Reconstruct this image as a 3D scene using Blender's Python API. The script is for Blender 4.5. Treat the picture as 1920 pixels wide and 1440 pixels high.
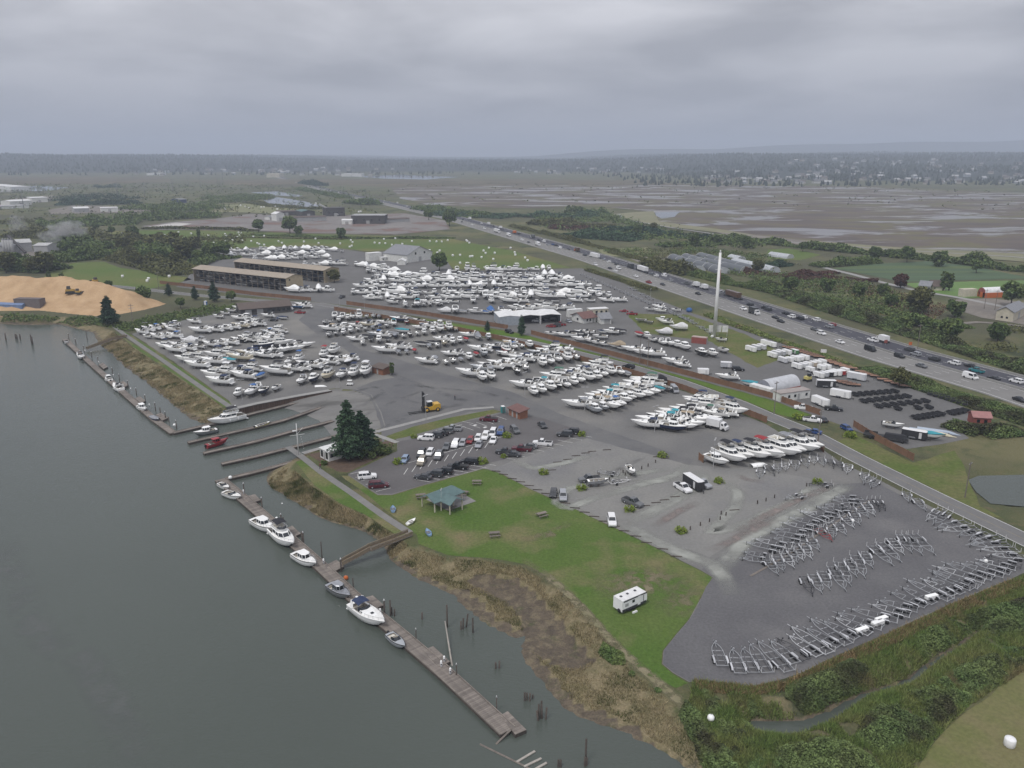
import bpy, bmesh, math, random
import numpy as np
from mathutils import Vector, noise
from mathutils.geometry import tessellate_polygon
R = math.radians
rng = random.Random(7)
nr = np.random.RandomState(11)
for o in list(bpy.data.objects): bpy.data.objects.remove(o)
scn = bpy.context.scene
COL = scn.collection

# ------------------------------------------------------------------ camera
CAM_H, FPX, PITCH = 80.0, 1478.0, R(16.2)          # drone height, focal length in photo pixels, tilt below the horizon
cd = bpy.data.cameras.new('camera'); cam = bpy.data.objects.new('camera', cd); COL.objects.link(cam)
cam.location = (0, 0, CAM_H); cam.rotation_euler = (R(90) - PITCH, 0, 0)
cd.sensor_width = 36.0; cd.lens = 36.0 * FPX / 1920.0; cd.clip_start = 1.0; cd.clip_end = 40000.0
scn.camera = cam
scn.render.resolution_x, scn.render.resolution_y = 1024, 768

def pix(px, py, z=0.0):
    """photo pixel -> the point where that line of sight meets height z (ground, water, roof...)"""
    u = (px - 960) / FPX; v = (720 - py) / FPX; c, s = math.cos(PITCH), math.sin(PITCH)
    t = (z - CAM_H) / (-s + v * c)
    return (u * t, (c + v * s) * t)
CROP = dict(A=(480, 560, 4), B=(960, 560, 4), C=(1440, 560, 4), D=(0, 560, 4), E=(0, 260, 4), F=(480, 260, 4), G=(960, 260, 4), H=(1440, 260, 4),
            P=(360, 860, 4), Q=(840, 860, 4), R=(1320, 860, 3.2), S=(600, 1080, 4), T=(960, 1080, 4), U=(1440, 1080, 4), Z=(0, 0, 1))
def at(crop, x, y, z=0.0):
    ox, oy, s = CROP[crop]
    return pix(ox + x / s, oy + y / s, z)
def ats(crop, pts, z=0.0): return [at(crop, x, y, z) for x, y in pts]

# ------------------------------------------------------------------ world, sun, exposure
SUN_EL, SUN_AZ = 58.0, 215.0
w = bpy.data.worlds.new('World'); scn.world = w; w.use_nodes = True
nt = w.node_tree; N = nt.nodes; LK = nt.links
for n in list(N): N.remove(n)
out = N.new('ShaderNodeOutputWorld'); bg = N.new('ShaderNodeBackground'); bg.inputs[1].default_value = 0.128
sky = N.new('ShaderNodeTexSky'); sky.sky_type = 'NISHITA'; sky.sun_disc = False
sky.sun_elevation = R(SUN_EL); sky.sun_rotation = R(SUN_AZ); sky.air_density = 1.0; sky.dust_density = 4.0
tc = N.new('ShaderNodeTexCoord'); sp = N.new('ShaderNodeSeparateXYZ'); LK.new(tc.outputs['Generated'], sp.inputs[0])
def wm(op, a, b):
    n = N.new('ShaderNodeMath'); n.operation = op
    for i, q in enumerate((a, b)):
        if isinstance(q, (int, float)): n.inputs[i].default_value = q
        else: LK.new(q, n.inputs[i])
    return n.outputs[0]
den = wm('ADD', wm('MAXIMUM', sp.outputs[2], 0.0), 0.16)              # cloud deck seen in perspective
cx, cy = wm('DIVIDE', sp.outputs[0], den), wm('DIVIDE', sp.outputs[1], den)
cb = N.new('ShaderNodeCombineXYZ'); LK.new(cx, cb.inputs[0]); LK.new(cy, cb.inputs[1])
n1 = N.new('ShaderNodeTexNoise'); n1.inputs['Scale'].default_value = 0.9; n1.inputs['Detail'].default_value = 5; n1.inputs['Roughness'].default_value = 0.5
n1.inputs['Distortion'].default_value = 0.25; LK.new(cb.outputs[0], n1.inputs['Vector'])
n2 = N.new('ShaderNodeTexNoise'); n2.inputs['Scale'].default_value = 0.55; n2.inputs['Detail'].default_value = 2; LK.new(cb.outputs[0], n2.inputs['Vector'])
cl = wm('ADD', wm('MULTIPLY', n1.outputs[0], 0.6), wm('MULTIPLY', n2.outputs[0], 0.4))
rp = N.new('ShaderNodeValToRGB'); LK.new(cl, rp.inputs[0])
rp.color_ramp.elements[0].position = 0.42; rp.color_ramp.elements[0].color = (3.05, 3.1, 3.42, 1)
rp.color_ramp.elements[1].position = 0.57; rp.color_ramp.elements[1].color = (5.4, 5.42, 5.78, 1)
# towards the horizon the cloud deck is seen through more air
hz = N.new('ShaderNodeMapRange'); LK.new(sp.outputs[2], hz.inputs[0]); hz.inputs[1].default_value = 0.0; hz.inputs[2].default_value = 0.16
mixh = N.new('ShaderNodeMix'); mixh.data_type = 'RGBA'; LK.new(hz.outputs[0], mixh.inputs['Factor'])
mixh.inputs['A'].default_value = (3.1, 3.3, 3.9, 1); LK.new(rp.outputs[0], mixh.inputs['B'])
mx = N.new('ShaderNodeMix'); mx.data_type = 'RGBA'; mx.inputs['Factor'].default_value = 0.94
LK.new(sky.outputs[0], mx.inputs['A']); LK.new(mixh.outputs['Result'], mx.inputs['B'])
# an overcast sky grows brighter towards the zenith
gr = N.new('ShaderNodeVectorMath'); gr.operation = 'SCALE'; LK.new(mx.outputs['Result'], gr.inputs[0]); LK.new(wm('ADD', wm('MULTIPLY', wm('MAXIMUM', sp.outputs[2], 0.0), 0.85), 0.80), gr.inputs['Scale'])
LK.new(gr.outputs[0], bg.inputs[0]); LK.new(bg.outputs[0], out.inputs[0])
sd = bpy.data.lights.new('sun', 'SUN'); sd.energy = 1.5; sd.angle = R(13); sd.color = (1.0, 0.975, 0.94)
sun = bpy.data.objects.new('sun', sd); COL.objects.link(sun); sun.location = (-60, -60, 200)
sun.rotation_euler = (R(90 - SUN_EL), 0, R(180 - SUN_AZ))
vs = scn.view_settings; vs.view_transform = 'Standard'; vs.look = 'None'; vs.exposure = 0.15; vs.gamma = 1.0

# ------------------------------------------------------------------ materials
MATS = {}
def mat(name, c1, c2=None, rough=0.7, metal=0.0, scale=3.0, detail=4, lo=0.35, hi=0.65, bump=0.0, bscale=None, rnd=0.0, fine=0.0, fscale=None,
        island=0.0, spec=0.4, c3=None, s3=0.1, lo3=.45, hi3=.6, trans=None, stretch=None):
    if name in MATS: return MATS[name]
    m = bpy.data.materials.new(name); m.use_nodes = True; t = m.node_tree; nn = t.nodes; lk = t.links; b = nn['Principled BSDF']
    b.inputs['Roughness'].default_value = rough; b.inputs['Metallic'].default_value = metal; b.inputs['Specular IOR Level'].default_value = spec
    c1 = (*c1, 1); c2 = (*(c2 or [x * 0.8 for x in c1[:3]]), 1)
    co = nn.new('ShaderNodeTexCoord'); vec = co.outputs['Object']
    if stretch:
        mp = nn.new('ShaderNodeMapping'); lk.new(vec, mp.inputs[0]); mp.inputs['Scale'].default_value = stretch[:3]
        if len(stretch) > 3: mp.inputs['Rotation'].default_value = (0, 0, stretch[3])
        vec = mp.outputs[0]
    def nz(sc, det=4, ro=0.55):
        q = nn.new('ShaderNodeTexNoise'); q.inputs['Scale'].default_value = sc; q.inputs['Detail'].default_value = det; q.inputs['Roughness'].default_value = ro
        lk.new(vec, q.inputs['Vector']); return q.outputs[0]
    def rmp(v, a, bb):
        q = nn.new('ShaderNodeMapRange'); lk.new(v, q.inputs[0]); q.inputs[1].default_value = a; q.inputs[2].default_value = bb; return q.outputs[0]
    def mixc(f, a, bb, bt='MIX'):
        q = nn.new('ShaderNodeMix'); q.data_type = 'RGBA'; q.blend_type = bt
        for nm, x in (('Factor', f), ('A', a), ('B', bb)):
            if isinstance(x, (int, float)): q.inputs[nm].default_value = x
            elif isinstance(x, tuple): q.inputs[nm].default_value = x
            else: lk.new(x, q.inputs[nm])
        return q.outputs['Result']
    col = mixc(rmp(nz(scale, detail), lo, hi), c1, c2)
    if c3: col = mixc(rmp(nz(s3, 5), lo3, hi3), col, (*c3, 1))
    val = None
    def vmul(v, amt):
        q = nn.new('ShaderNodeMapRange'); lk.new(v, q.inputs[0]); q.inputs[3].default_value = 1 - amt; q.inputs[4].default_value = 1 + amt; return q.outputs[0]
    fs = []
    if fine: fs.append(vmul(rmp(nz(fscale or scale * 12, 3, .7), .25, .75), fine))
    if rnd: fs.append(vmul(nn.new('ShaderNodeObjectInfo').outputs['Random'], rnd))
    if island: fs.append(vmul(nn.new('ShaderNodeNewGeometry').outputs['Random Per Island'], island))
    for f in fs:
        q = nn.new('ShaderNodeVectorMath'); q.operation = 'SCALE'; lk.new(col, q.inputs[0]); lk.new(f, q.inputs['Scale']); col = q.outputs[0]
    lk.new(col, b.inputs['Base Color'])
    if bump:
        q = nn.new('ShaderNodeBump'); q.inputs['Strength'].default_value = bump; q.inputs['Distance'].default_value = 0.25
        lk.new(nz(bscale or scale * 4, 4, .6), q.inputs['Height']); lk.new(q.outputs[0], b.inputs['Normal'])
    if trans:        # (attribute, noise scale, lo, hi): worn marks that let the surface below show through
        at_ = nn.new('ShaderNodeAttribute'); at_.attribute_name = trans[0]
        mu = nn.new('ShaderNodeMath'); mu.operation = 'MULTIPLY'; lk.new(at_.outputs['Fac'], mu.inputs[0]); lk.new(rmp(nz(trans[1], 5, .6), trans[2], trans[3]), mu.inputs[1])
        lk.new(mu.outputs[0], b.inputs['Alpha'])
    MATS[name] = m; return m
def paint(name, c, rough=0.35, metal=0.0, rnd=0.05, spec=.5):
    return mat(name, c, [x * .9 for x in c], rough=rough, metal=metal, scale=1.2, rnd=rnd, spec=spec)
def glass(name='dark_glass', c=(.012, .016, .02)): return mat(name, c, c, rough=.08, scale=1, spec=.7)

# ------------------------------------------------------------------ mesh builder
class MB:
    def __init__(s): s.v = []; s.f = []; s.m = []; s.sm = []
    def add(s, vs, fs, m=0, sm=False):
        k = len(s.v); s.v += [tuple(p) for p in vs]; s.f += [tuple(i + k for i in q) for q in fs]; s.m += [m] * len(fs); s.sm += [sm] * len(fs); return s
    def frust(s, lo, hi, m=0, cap=True, base=False):      # two rings of (x,y,z), same count, counter-clockwise from above
        n = len(lo); fs = [(i, (i + 1) % n, n + (i + 1) % n, n + i) for i in range(n)]
        if cap: fs.append(tuple(range(n, 2 * n)))
        if base: fs.append(tuple(reversed(range(n))))
        return s.add(list(lo) + list(hi), fs, m)
    def box(s, x, y, z, sx, sy, sz, rz=0.0, m=0, tx=1.0, ty=1.0):    # centre x,y; base z
        c, q = math.cos(rz), math.sin(rz)
        def ring(a, b, zz): return [(x + c * u - q * v, y + q * u + c * v, zz) for u, v in ((-a, -b), (a, -b), (a, b), (-a, b))]
        return s.frust(ring(sx / 2, sy / 2, z), ring(sx / 2 * tx, sy / 2 * ty, z + sz), m, base=True)
    def tube(s, p, q, r, n=6, m=0, r2=None, cap=True):
        p, q = Vector(p), Vector(q); d = q - p
        if d.length < 1e-6: return s
        d.normalize(); a = d.orthogonal().normalized(); b = d.cross(a); r2 = r if r2 is None else r2
        A = [p + (a * math.cos(2 * math.pi * i / n) + b * math.sin(2 * math.pi * i / n)) * r for i in range(n)]
        B = [q + (a * math.cos(2 * math.pi * i / n) + b * math.sin(2 * math.pi * i / n)) * r2 for i in range(n)]
        fs = [(i, (i + 1) % n, n + (i + 1) % n, n + i) for i in range(n)]
        if cap: fs += [tuple(range(n, 2 * n)), tuple(reversed(range(n)))]
        return s.add(A + B, fs, m, n > 7)
    def path(s, pts, r, n=5, m=0):
        for a, b in zip(pts, pts[1:]): s.tube(a, b, r, n, m)
        return s
    def bar(s, p, q, w, h, m=0):                          # square-section bar between two points, w across, h tall
        p, q = Vector(p), Vector(q); d = (q - p).normalized(); sd = Vector((0, 0, 1)).cross(d)
        sd = Vector((1, 0, 0)) if sd.length < 1e-4 else sd.normalized(); u = d.cross(sd)
        rg = lambda c: [c + sd * (a * w / 2) + u * (b * h / 2) for a, b in ((-1, -1), (1, -1), (1, 1), (-1, 1))]
        return s.add(rg(p) + rg(q), [(0, 1, 5, 4), (1, 2, 6, 5), (2, 3, 7, 6), (3, 0, 4, 7), (3, 2, 1, 0), (4, 5, 6, 7)], m)
    def loft(s, rings, m=0, sm=True, close=True, caps=True, mf=None):
        n = len(rings[0]); k = len(rings); V = [p for r in rings for p in r]; fs = []
        for j in range(k - 1):
            for i in range(n if close else n - 1):
                a, b = j * n + i, j * n + (i + 1) % n
                fs.append((a, b, b + n, a + n))
        s.add(V, fs, m, sm)
        if mf:
            base = len(s.m) - len(fs)
            w_ = n if close else n - 1
            for t in range(len(fs)): s.m[base + t] = mf(t % w_, t // w_)
        if caps and close: s.add(rings[0], [tuple(reversed(range(n)))], m); s.add(rings[-1], [tuple(range(n))], m)
        return s
    def sphere(s, c, r, n=8, k=6, m=0, sz=1.0):
        rings = []
        for j in range(1, k):
            a = math.pi * j / k
            rings.append([(c[0] + r * math.sin(a) * math.cos(2 * math.pi * i / n), c[1] + r * math.sin(a) * math.sin(2 * math.pi * i / n), c[2] - r * sz * math.cos(a)) for i in range(n)])
        return s.loft(rings, m)
    def pane(s, q, iu, iv, off=.012, m=0):                # a sheet inset in the quad q, a little proud of it
        a, b, c, d = [Vector(p) for p in q]; nrm = (b - a).cross(d - a).normalized() * off
        def P(u, v): return (a * (1 - u) + b * u) * (1 - v) + (d * (1 - u) + c * u) * v + nrm
        return s.add([P(iu, iv), P(1 - iu, iv), P(1 - iu, 1 - iv), P(iu, 1 - iv)], [(0, 1, 2, 3)], m)
    def mesh(s, name, mats):
        me = bpy.data.meshes.new(name); me.from_pydata(s.v, [], s.f)
        for m_ in (mats if isinstance(mats, (list, tuple)) else [mats]): me.materials.append(m_)
        me.polygons.foreach_set('material_index', s.m); me.polygons.foreach_set('use_smooth', s.sm); me.update(); return me
    def obj(s, name, mats, parent=None): return link(name, s.mesh(name, mats), parent)
def link(name, me, parent=None, loc=(0, 0, 0), rz=0.0):
    o = bpy.data.objects.new(name, me); COL.objects.link(o); o.location = loc; o.rotation_euler = (0, 0, rz)
    if parent: o.parent = parent
    return o
def tag(o, label=None, cat=None, group=None, kind=None):
    if label: o['label'] = label
    if cat: o['category'] = cat
    if group: o['group'] = group
    if kind: o['kind'] = kind
    return o
def thing(name, loc, rz, label, cat, group=None):
    o = bpy.data.objects.new(name, None); COL.objects.link(o); o.location = loc if len(loc) == 3 else (*loc, 0); o.rotation_euler = (0, 0, rz); o.empty_display_size = .5
    return tag(o, label, cat, group)
SMALL = ('canopy_frame', 'pillar')                        # bars too thin to pick apart in the photo
class Proto:                                              # parts of one kind of thing, shared as mesh data between its copies
    def __init__(s): s.p = []
    def part(s, name, mb, mats, under=None):
        s.p.append((name, mb.mesh(name, mats) if isinstance(mb, MB) else mb, under)); return len(s.p) - 1
def place(pr, name, loc, rz, label, cat, group=None, over=None, skip=(), sc=1.0, sz=None):
    r = thing(name, loc, rz, label, cat, group); r.scale = (sc, sc, sz or sc); made = []
    for nm, me, up in pr.p:
        if nm in skip: made.append(None); continue
        o = bpy.data.objects.new(nm, me); COL.objects.link(o); o.parent = made[up] if up is not None and made[up] else r
        if over and nm in over and me.materials:
            o.material_slots[0].link = 'OBJECT'; o.material_slots[0].material = over[nm]
        if nm in SMALL: o['kind'] = 'stuff'
        made.append(o)
    return r
def np_mesh(name, V, F, mats, parent=None, smooth=False):
    V = np.asarray(V, dtype=np.float32); F = np.asarray(F, dtype=np.int32); n, k = F.shape
    me = bpy.data.meshes.new(name); me.vertices.add(len(V)); me.vertices.foreach_set('co', V.ravel())
    me.loops.add(n * k); me.loops.foreach_set('vertex_index', F.ravel())
    me.polygons.add(n); me.polygons.foreach_set('loop_start', np.arange(0, n * k, k, dtype=np.int32)); me.polygons.foreach_set('loop_total', np.full(n, k, dtype=np.int32))
    if smooth: me.polygons.foreach_set('use_smooth', np.ones(n, dtype=bool))
    for m_ in (mats if isinstance(mats, (list, tuple)) else [mats]): me.materials.append(m_)
    me.update(calc_edges=True); me.validate(); return me
def ang(p, q): return math.atan2(q[1] - p[1], q[0] - p[0])
def lerp(a, b, t): return tuple(x + (y - x) * t for x, y in zip(a, b))
def along(pts, n=None, step=None):                        # evenly spaced (point, heading) along a polyline
    seg = [math.dist(a, b) for a, b in zip(pts, pts[1:])]; tot = sum(seg)
    if n is None: n = max(2, int(round(tot / step)) + 1)
    res = []
    for i in range(n):
        d = tot * i / max(1, n - 1); k = 0
        while k < len(seg) - 1 and d > seg[k]: d -= seg[k]; k += 1
        res.append((lerp(pts[k], pts[k + 1], d / seg[k] if seg[k] else 0), ang(pts[k], pts[k + 1])))
    return res
def structure(o): o['kind'] = 'structure'; return o
# ------------------------------------------------------------------ ground: one sheet from below the camera to the horizon
WL = -2.0                                                 # river level
WATERLINE = [(-400, 612)] + [(0, 608), (60, 610), (110, 608), (150, 618), (175, 624), (182, 642), (200, 657), (237, 692), (272, 715), (300, 740), (332, 767), (355, 786),
    (385, 795), (404, 793), (437, 780), (480, 769), (535, 758), (555, 766), (585, 780), (610, 790), (622, 802), (630, 815), (627, 828), (595, 840), (572, 850), (556, 858),
    (530, 869), (500, 890), (499, 902), (510, 916), (535, 931), (572, 953), (598, 970), (622, 980), (650, 986), (685, 996), (710, 1011), (725, 1030), (731, 1050), (755, 1068), (785, 1086),
    (810, 1098), (840, 1113), (850, 1119), (862, 1136), (887, 1158), (912, 1173), (950, 1196), (974, 1199), (968, 1212), (977, 1232), (1000, 1262), (1025, 1292), (1047, 1325),
    (1085, 1346), (1147, 1367), (1210, 1392), (1242, 1407), (1285, 1434), (1330, 1470)]
BANKTOP = [(-400, 590)] + [(0, 591), (60, 592), (120, 594), (170, 604), (213, 622), (250, 653), (330, 706), (426, 768), (437, 767), (480, 757), (560, 742), (627, 730), (662, 733), (690, 745),
    (706, 775), (714, 800), (700, 811), (670, 821), (640, 829), (600, 843), (577, 853), (562, 861), (545, 877), (585, 912), (635, 946), (685, 968), (735, 1001), (770, 1022),
    (840, 1047), (915, 1052), (980, 1064), (1027, 1092), (1077, 1132), (1115, 1174), (1152, 1217), (1185, 1262), (1225, 1290), (1260, 1320), (1285, 1370), (1322, 1420), (1360, 1475)]
wl = [pix(x, y, WL) for x, y in WATERLINE]; bt = [pix(x, y, 0) for x, y in BANKTOP]
FARW = [(-9000, 40), (-9000, 420)]
wpoly = np.array(wl + [(60, 40)] + FARW); bpoly = np.array(bt + [(64, 40)] + FARW)
MUD = [pix(x, y, WL) for x, y in [(872, 1088), (915, 1084), (965, 1092), (1000, 1114), (1030, 1149), (1058, 1178), (1085, 1210), (1122, 1248), (1085, 1262), (1035, 1252), (992, 1222), (970, 1205),
    (982, 1180), (958, 1140), (905, 1112), (880, 1100)]]
CREEK = [pix(x, y, WL) for x, y in [(1425, 1364), (1460, 1368), (1502, 1362), (1552, 1345), (1590, 1322), (1627, 1303), (1702, 1281), (1752, 1241), (1802, 1211), (1842, 1180)]]
CREEKW = [1.5, 1.6, 1.2, .9, .7, .45, .55, .4, .3, .0]
POND = [pix(x, y, -.5) for x, y in [(1815, 900), (1835, 892), (1920, 890), (2010, 892), (2030, 960), (1913, 949), (1857, 944), (1830, 922)]]
SWALL = [pix(x, y) for x, y in [(441, 767), (480, 758), (560, 743), (600, 736)]]
RAMP = [pix(x, y) for x, y in [(560, 744), (627, 731), (662, 733), (690, 745), (706, 775), (714, 800), (700, 811), (670, 821), (640, 829), (600, 825), (560, 780)]]
def inside(P, poly):
    poly = np.asarray(poly); x, y = P[:, 0], P[:, 1]; r = np.zeros(len(P), bool); j = len(poly) - 1
    for i in range(len(poly)):
        xi, yi = poly[i]; xj, yj = poly[j]
        c = ((yi > y) != (yj > y)) & (x < (xj - xi) * (y - yi) / ((yj - yi) or 1e-9) + xi); r ^= c; j = i
    return r
def dist(P, line, wid=None):
    d = np.full(len(P), 1e9)
    for k in range(len(line) - 1):
        a, b = np.array(line[k]), np.array(line[k + 1]); ab = b - a; t = np.clip(((P - a) @ ab) / (ab @ ab), 0, 1)
        q = np.linalg.norm(P - a - t[:, None] * ab, axis=1)
        if wid is not None: q = q - (wid[k] + (wid[k + 1] - wid[k]) * t)
        d = np.minimum(d, q)
    return d
def fbm(P, s, oct=4, seed=0):                             # cheap value noise on numpy points
    r = np.zeros(len(P)); a = 1.0; tot = 0
    for o in range(oct):
        q = P * s * 2 ** o + seed * 17.3 + o * 31.7; i = np.floor(q).astype(np.int64); f = q - i; f = f * f * (3 - 2 * f)
        h = lambda u, v: (np.abs(np.sin((u * 127.1 + v * 311.7 + seed * 7.7 + o * 3.1)) * 43758.5453) % 1.0)
        v = (h(i[:, 0], i[:, 1]) * (1 - f[:, 0]) + h(i[:, 0] + 1, i[:, 1]) * f[:, 0]) * (1 - f[:, 1]) + (h(i[:, 0], i[:, 1] + 1) * (1 - f[:, 0]) + h(i[:, 0] + 1, i[:, 1] + 1) * f[:, 0]) * f[:, 1]
        r += a * v; tot += a; a *= .5
    return r / tot
def geo(a, b, first, g):
    r = [a]; s = first
    while r[-1] < b: r.append(r[-1] + s); s *= g
    return r
def hill_z(P):
    x, y = P[:, 0], P[:, 1]; ss = lambda v, a, b: (lambda t: t * t * (3 - 2 * t))(np.clip((v - a) / (b - a), 0, 1))
    n = fbm(P, 1 / 900., 3, 5)
    z = 36 * ss(y, 3500, 5200) * (.75 + .5 * n)
    z += ss(x, 350, 1500) * ss(y - .15 * x, 1900, 3900) * (34 + 16 * n) + ss(x, 1400, 4000) * ss(y, 2200, 5000) * 14
    z += ss(-x, 900, 2600) * ss(y, 3300, 4700) * (26 + 22 * n)
    return np.where(y < 1500, 0, z)
def terrain(P):
    P = np.asarray(P, float); z = np.zeros(len(P)); near = (P[:, 1] < 700) & (P[:, 0] < 400)
    inb = near & inside(P, bpoly); inw = inb & inside(P, wpoly)
    idx = np.where(inb)[0]; Q = P[idx]; dt = dist(Q, bt); dw = dist(Q, wl); iw = inw[idx]
    zb = WL * (dt / (dt + dw + 1e-6)) ** .8 + np.minimum(dt, 1.5) * (fbm(Q, .35, 3, 2) - .5) * .35
    zw = WL - np.minimum(3.0, .05 + dw * .3); z[idx] = np.where(iw, zw, zb)
    im = inside(Q, MUD) & ~iw; zz = z[idx]; zz[im] = WL + .14 + (fbm(Q[im], .16, 4, 3) - .47) * .6; z[idx] = zz
    fr = (P[:, 1] < 260) & (P[:, 0] > 20)
    dc = np.full(len(P), 1e9); dc[fr] = dist(P[fr], CREEK, CREEKW); c = np.clip(dc / 2.6, 0, 1); z = np.minimum(z, np.where(dc < 2.6, -2.35 + 2.35 * c ** .6, 9))
    dp = np.full(len(P), 1e9); dp[fr] = np.where(inside(P[fr], POND), -1, dist(P[fr], POND + POND[:1])); z = np.where(dp < 2.5, np.minimum(z, np.where(dp < 0, -.9, -.7 + .7 * dp / 2.5)), z)
    nw = inb & (P[:, 1] > 235) & (P[:, 1] < 275); k = np.where(nw)[0]
    if len(k): dwl = dist(P[k], SWALL); z[k] = np.where(dwl < 4.5, np.minimum(z[k], -2.7), z[k])
    ir = inside(P, RAMP); z = np.where(ir, z - .3, z)
    return z + hill_z(P), dp, dc
gx = [-v for v in reversed(geo(260, 9000, 2, 1.16)[1:])] + list(np.arange(-260, 261, 1.6)) + geo(260, 9000, 2, 1.16)[1:]
gy = list(np.arange(50, 470, 1.6)) + geo(470, 14000, 2, 1.028)
X, Y = np.meshgrid(gx, gy); P = np.stack([X.ravel(), Y.ravel()], 1); Z, dpond, dcreek = terrain(P)
ny, nx = X.shape; I = np.arange(ny * nx).reshape(ny, nx); FQ = np.stack([I[:-1, :-1], I[:-1, 1:], I[1:, 1:], I[1:, :-1]], -1).reshape(-1, 4)

def ground_material():
    m = bpy.data.materials.new('ground_cover'); m.use_nodes = True; t = m.node_tree; nn = t.nodes; lk = t.links; b = nn['Principled BSDF']
    b.inputs['Roughness'].default_value = .9; b.inputs['Specular IOR Level'].default_value = .2; co = nn.new('ShaderNodeTexCoord')
    def nz(sc, det=5, ro=.6):
        q = nn.new('ShaderNodeTexNoise'); q.inputs['Scale'].default_value = sc; q.inputs['Detail'].default_value = det; q.inputs['Roughness'].default_value = ro; lk.new(co.outputs['Object'], q.inputs['Vector']); return q.outputs[0]
    def mr(v, a, bb, c=0, d=1):
        q = nn.new('ShaderNodeMapRange'); lk.new(v, q.inputs[0])
        for i, x in enumerate((a, bb, c, d)): q.inputs[1 + i].default_value = x
        return q.outputs[0]
    def mix(f, a, bb):
        q = nn.new('ShaderNodeMix'); q.data_type = 'RGBA'; lk.new(f, q.inputs['Factor'])
        for nm, x in (('A', a), ('B', bb)):
            if isinstance(x, tuple): q.inputs[nm].default_value = (*x, 1)
            else: lk.new(x, q.inputs[nm])
        return q.outputs['Result']
    def attr(n, noise_s, amp):
        a = nn.new('ShaderNodeAttribute'); a.attribute_name = n; q = nn.new('ShaderNodeMath'); q.operation = 'ADD'; lk.new(a.outputs['Fac'], q.inputs[0]); lk.new(mr(nz(noise_s), 0, 1, -amp, amp), q.inputs[1]); return mr(q.outputs[0], .4, .6)
    c = mix(mr(nz(.05), .38, .62), (.058, .078, .03), (.105, .108, .045))
    c = mix(mr(nz(.35), .5, .72), c, (.14, .115, .06)); c = mix(mr(nz(.022, 6, .65), .50, .60), c, (.135, .125, .062)); c = mix(mr(nz(.03, 6, .7), .54, .62), c, (.045, .055, .026))
    c = mix(mr(nz(.006, 4), .46, .6), c, (.075, .075, .042))
    dry = mix(mr(nz(.5), .35, .65), (.205, .168, .10), (.12, .108, .055)); dry = mix(mr(nz(2.2), .5, .8), dry, (.26, .21, .125))
    c = mix(attr('dry', .25, .5), c, dry)
    mud = mix(mr(nz(.5), .35, .65), (.125, .10, .072), (.08, .066, .05)); mud = mix(mr(nz(.3, 5), .56, .70), mud, (.075, .08, .038)); mud = mix(mr(nz(.45, 6, .7), .5, .62), mud, (.155, .128, .085))
    c = mix(attr('mud', .4, .3), c, mud)
    c = mix(attr('wood', .003, .2), c, (.02, .027, .018))
    f = nn.new('ShaderNodeVectorMath'); f.operation = 'SCALE'; lk.new(c, f.inputs[0]); lk.new(mr(nz(3.0, 4, .75), .25, .75, .65, 1.35), f.inputs['Scale'])
    lk.new(f.outputs[0], b.inputs['Base Color'])
    bp = nn.new('ShaderNodeBump'); bp.inputs['Strength'].default_value = .7; bp.inputs['Distance'].default_value = .3; lk.new(nz(2.5, 4, .7), bp.inputs['Height']); lk.new(bp.outputs[0], b.inputs['Normal'])
    return m
me = np_mesh('ground', np.column_stack([P, Z]), FQ, ground_material(), smooth=True)
def setattr_(me, n, v):
    a = me.attributes.new(n, 'FLOAT', 'POINT'); a.data.foreach_set('value', np.asarray(v, np.float32))
near = P[:, 1] < 700
inb = near & inside(P, bpoly); dbt = np.full(len(P), 0.); dbt[near] = dist(P[near], bt); dbt = np.where(inb, dbt, -dbt)
dry = np.clip(.5 + dbt * .12, 0, 1) * near; dry = np.where(inside(P, RAMP), 0, dry)
setattr_(me, 'dry', np.maximum(dry, np.where(dcreek < 4, .45, 0)))
mudd = np.zeros(len(P)); k = inb; mudd[k] = np.where(inside(P[k], MUD), .9, 0) * 1.0; mudd = np.maximum(mudd, np.where(Z < WL + .35, .9, 0) * (near))
mudd = np.maximum(mudd, np.where(dcreek < .6, .9, 0)); setattr_(me, 'mud', mudd)
hz_ = hill_z(P); setattr_(me, 'wood', np.clip(hz_ / 8, 0, 1))
structure(link('ground', me))

# ------------------------------------------------------------------ water
def water_mat(name, c, rough, bs, st):
    m = bpy.data.materials.new(name); m.use_nodes = True; t = m.node_tree; nn = t.nodes; lk = t.links; b = nn['Principled BSDF']
    co = nn.new('ShaderNodeTexCoord'); mp = nn.new('ShaderNodeMapping'); mp.inputs['Rotation'].default_value = (0, 0, R(35)); mp.inputs['Scale'].default_value = (1, 2.2, 1); lk.new(co.outputs['Object'], mp.inputs[0])
    q = nn.new('ShaderNodeTexNoise'); q.inputs['Scale'].default_value = bs; q.inputs['Detail'].default_value = 3; lk.new(mp.outputs[0], q.inputs['Vector'])
    bp = nn.new('ShaderNodeBump'); bp.inputs['Strength'].default_value = st; bp.inputs['Distance'].default_value = .12; lk.new(q.outputs[0], bp.inputs['Height']); lk.new(bp.outputs[0], b.inputs['Normal'])
    q2 = nn.new('ShaderNodeTexNoise'); q2.inputs['Scale'].default_value = .02; q2.inputs['Detail'].default_value = 4; lk.new(co.outputs['Object'], q2.inputs['Vector'])
    mx = nn.new('ShaderNodeMix'); mx.data_type = 'RGBA'; lk.new(q2.outputs[0], mx.inputs['Factor']); mx.inputs['A'].default_value = (*c, 1); mx.inputs['B'].default_value = (*[v * 1.25 for v in c], 1); lk.new(mx.outputs['Result'], b.inputs['Base Color'])
    b.inputs['Roughness'].default_value = rough; b.inputs['IOR'].default_value = 1.33; return m
WATER = water_mat('river_water', (.060, .070, .060), .13, 1.1, .6)
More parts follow.
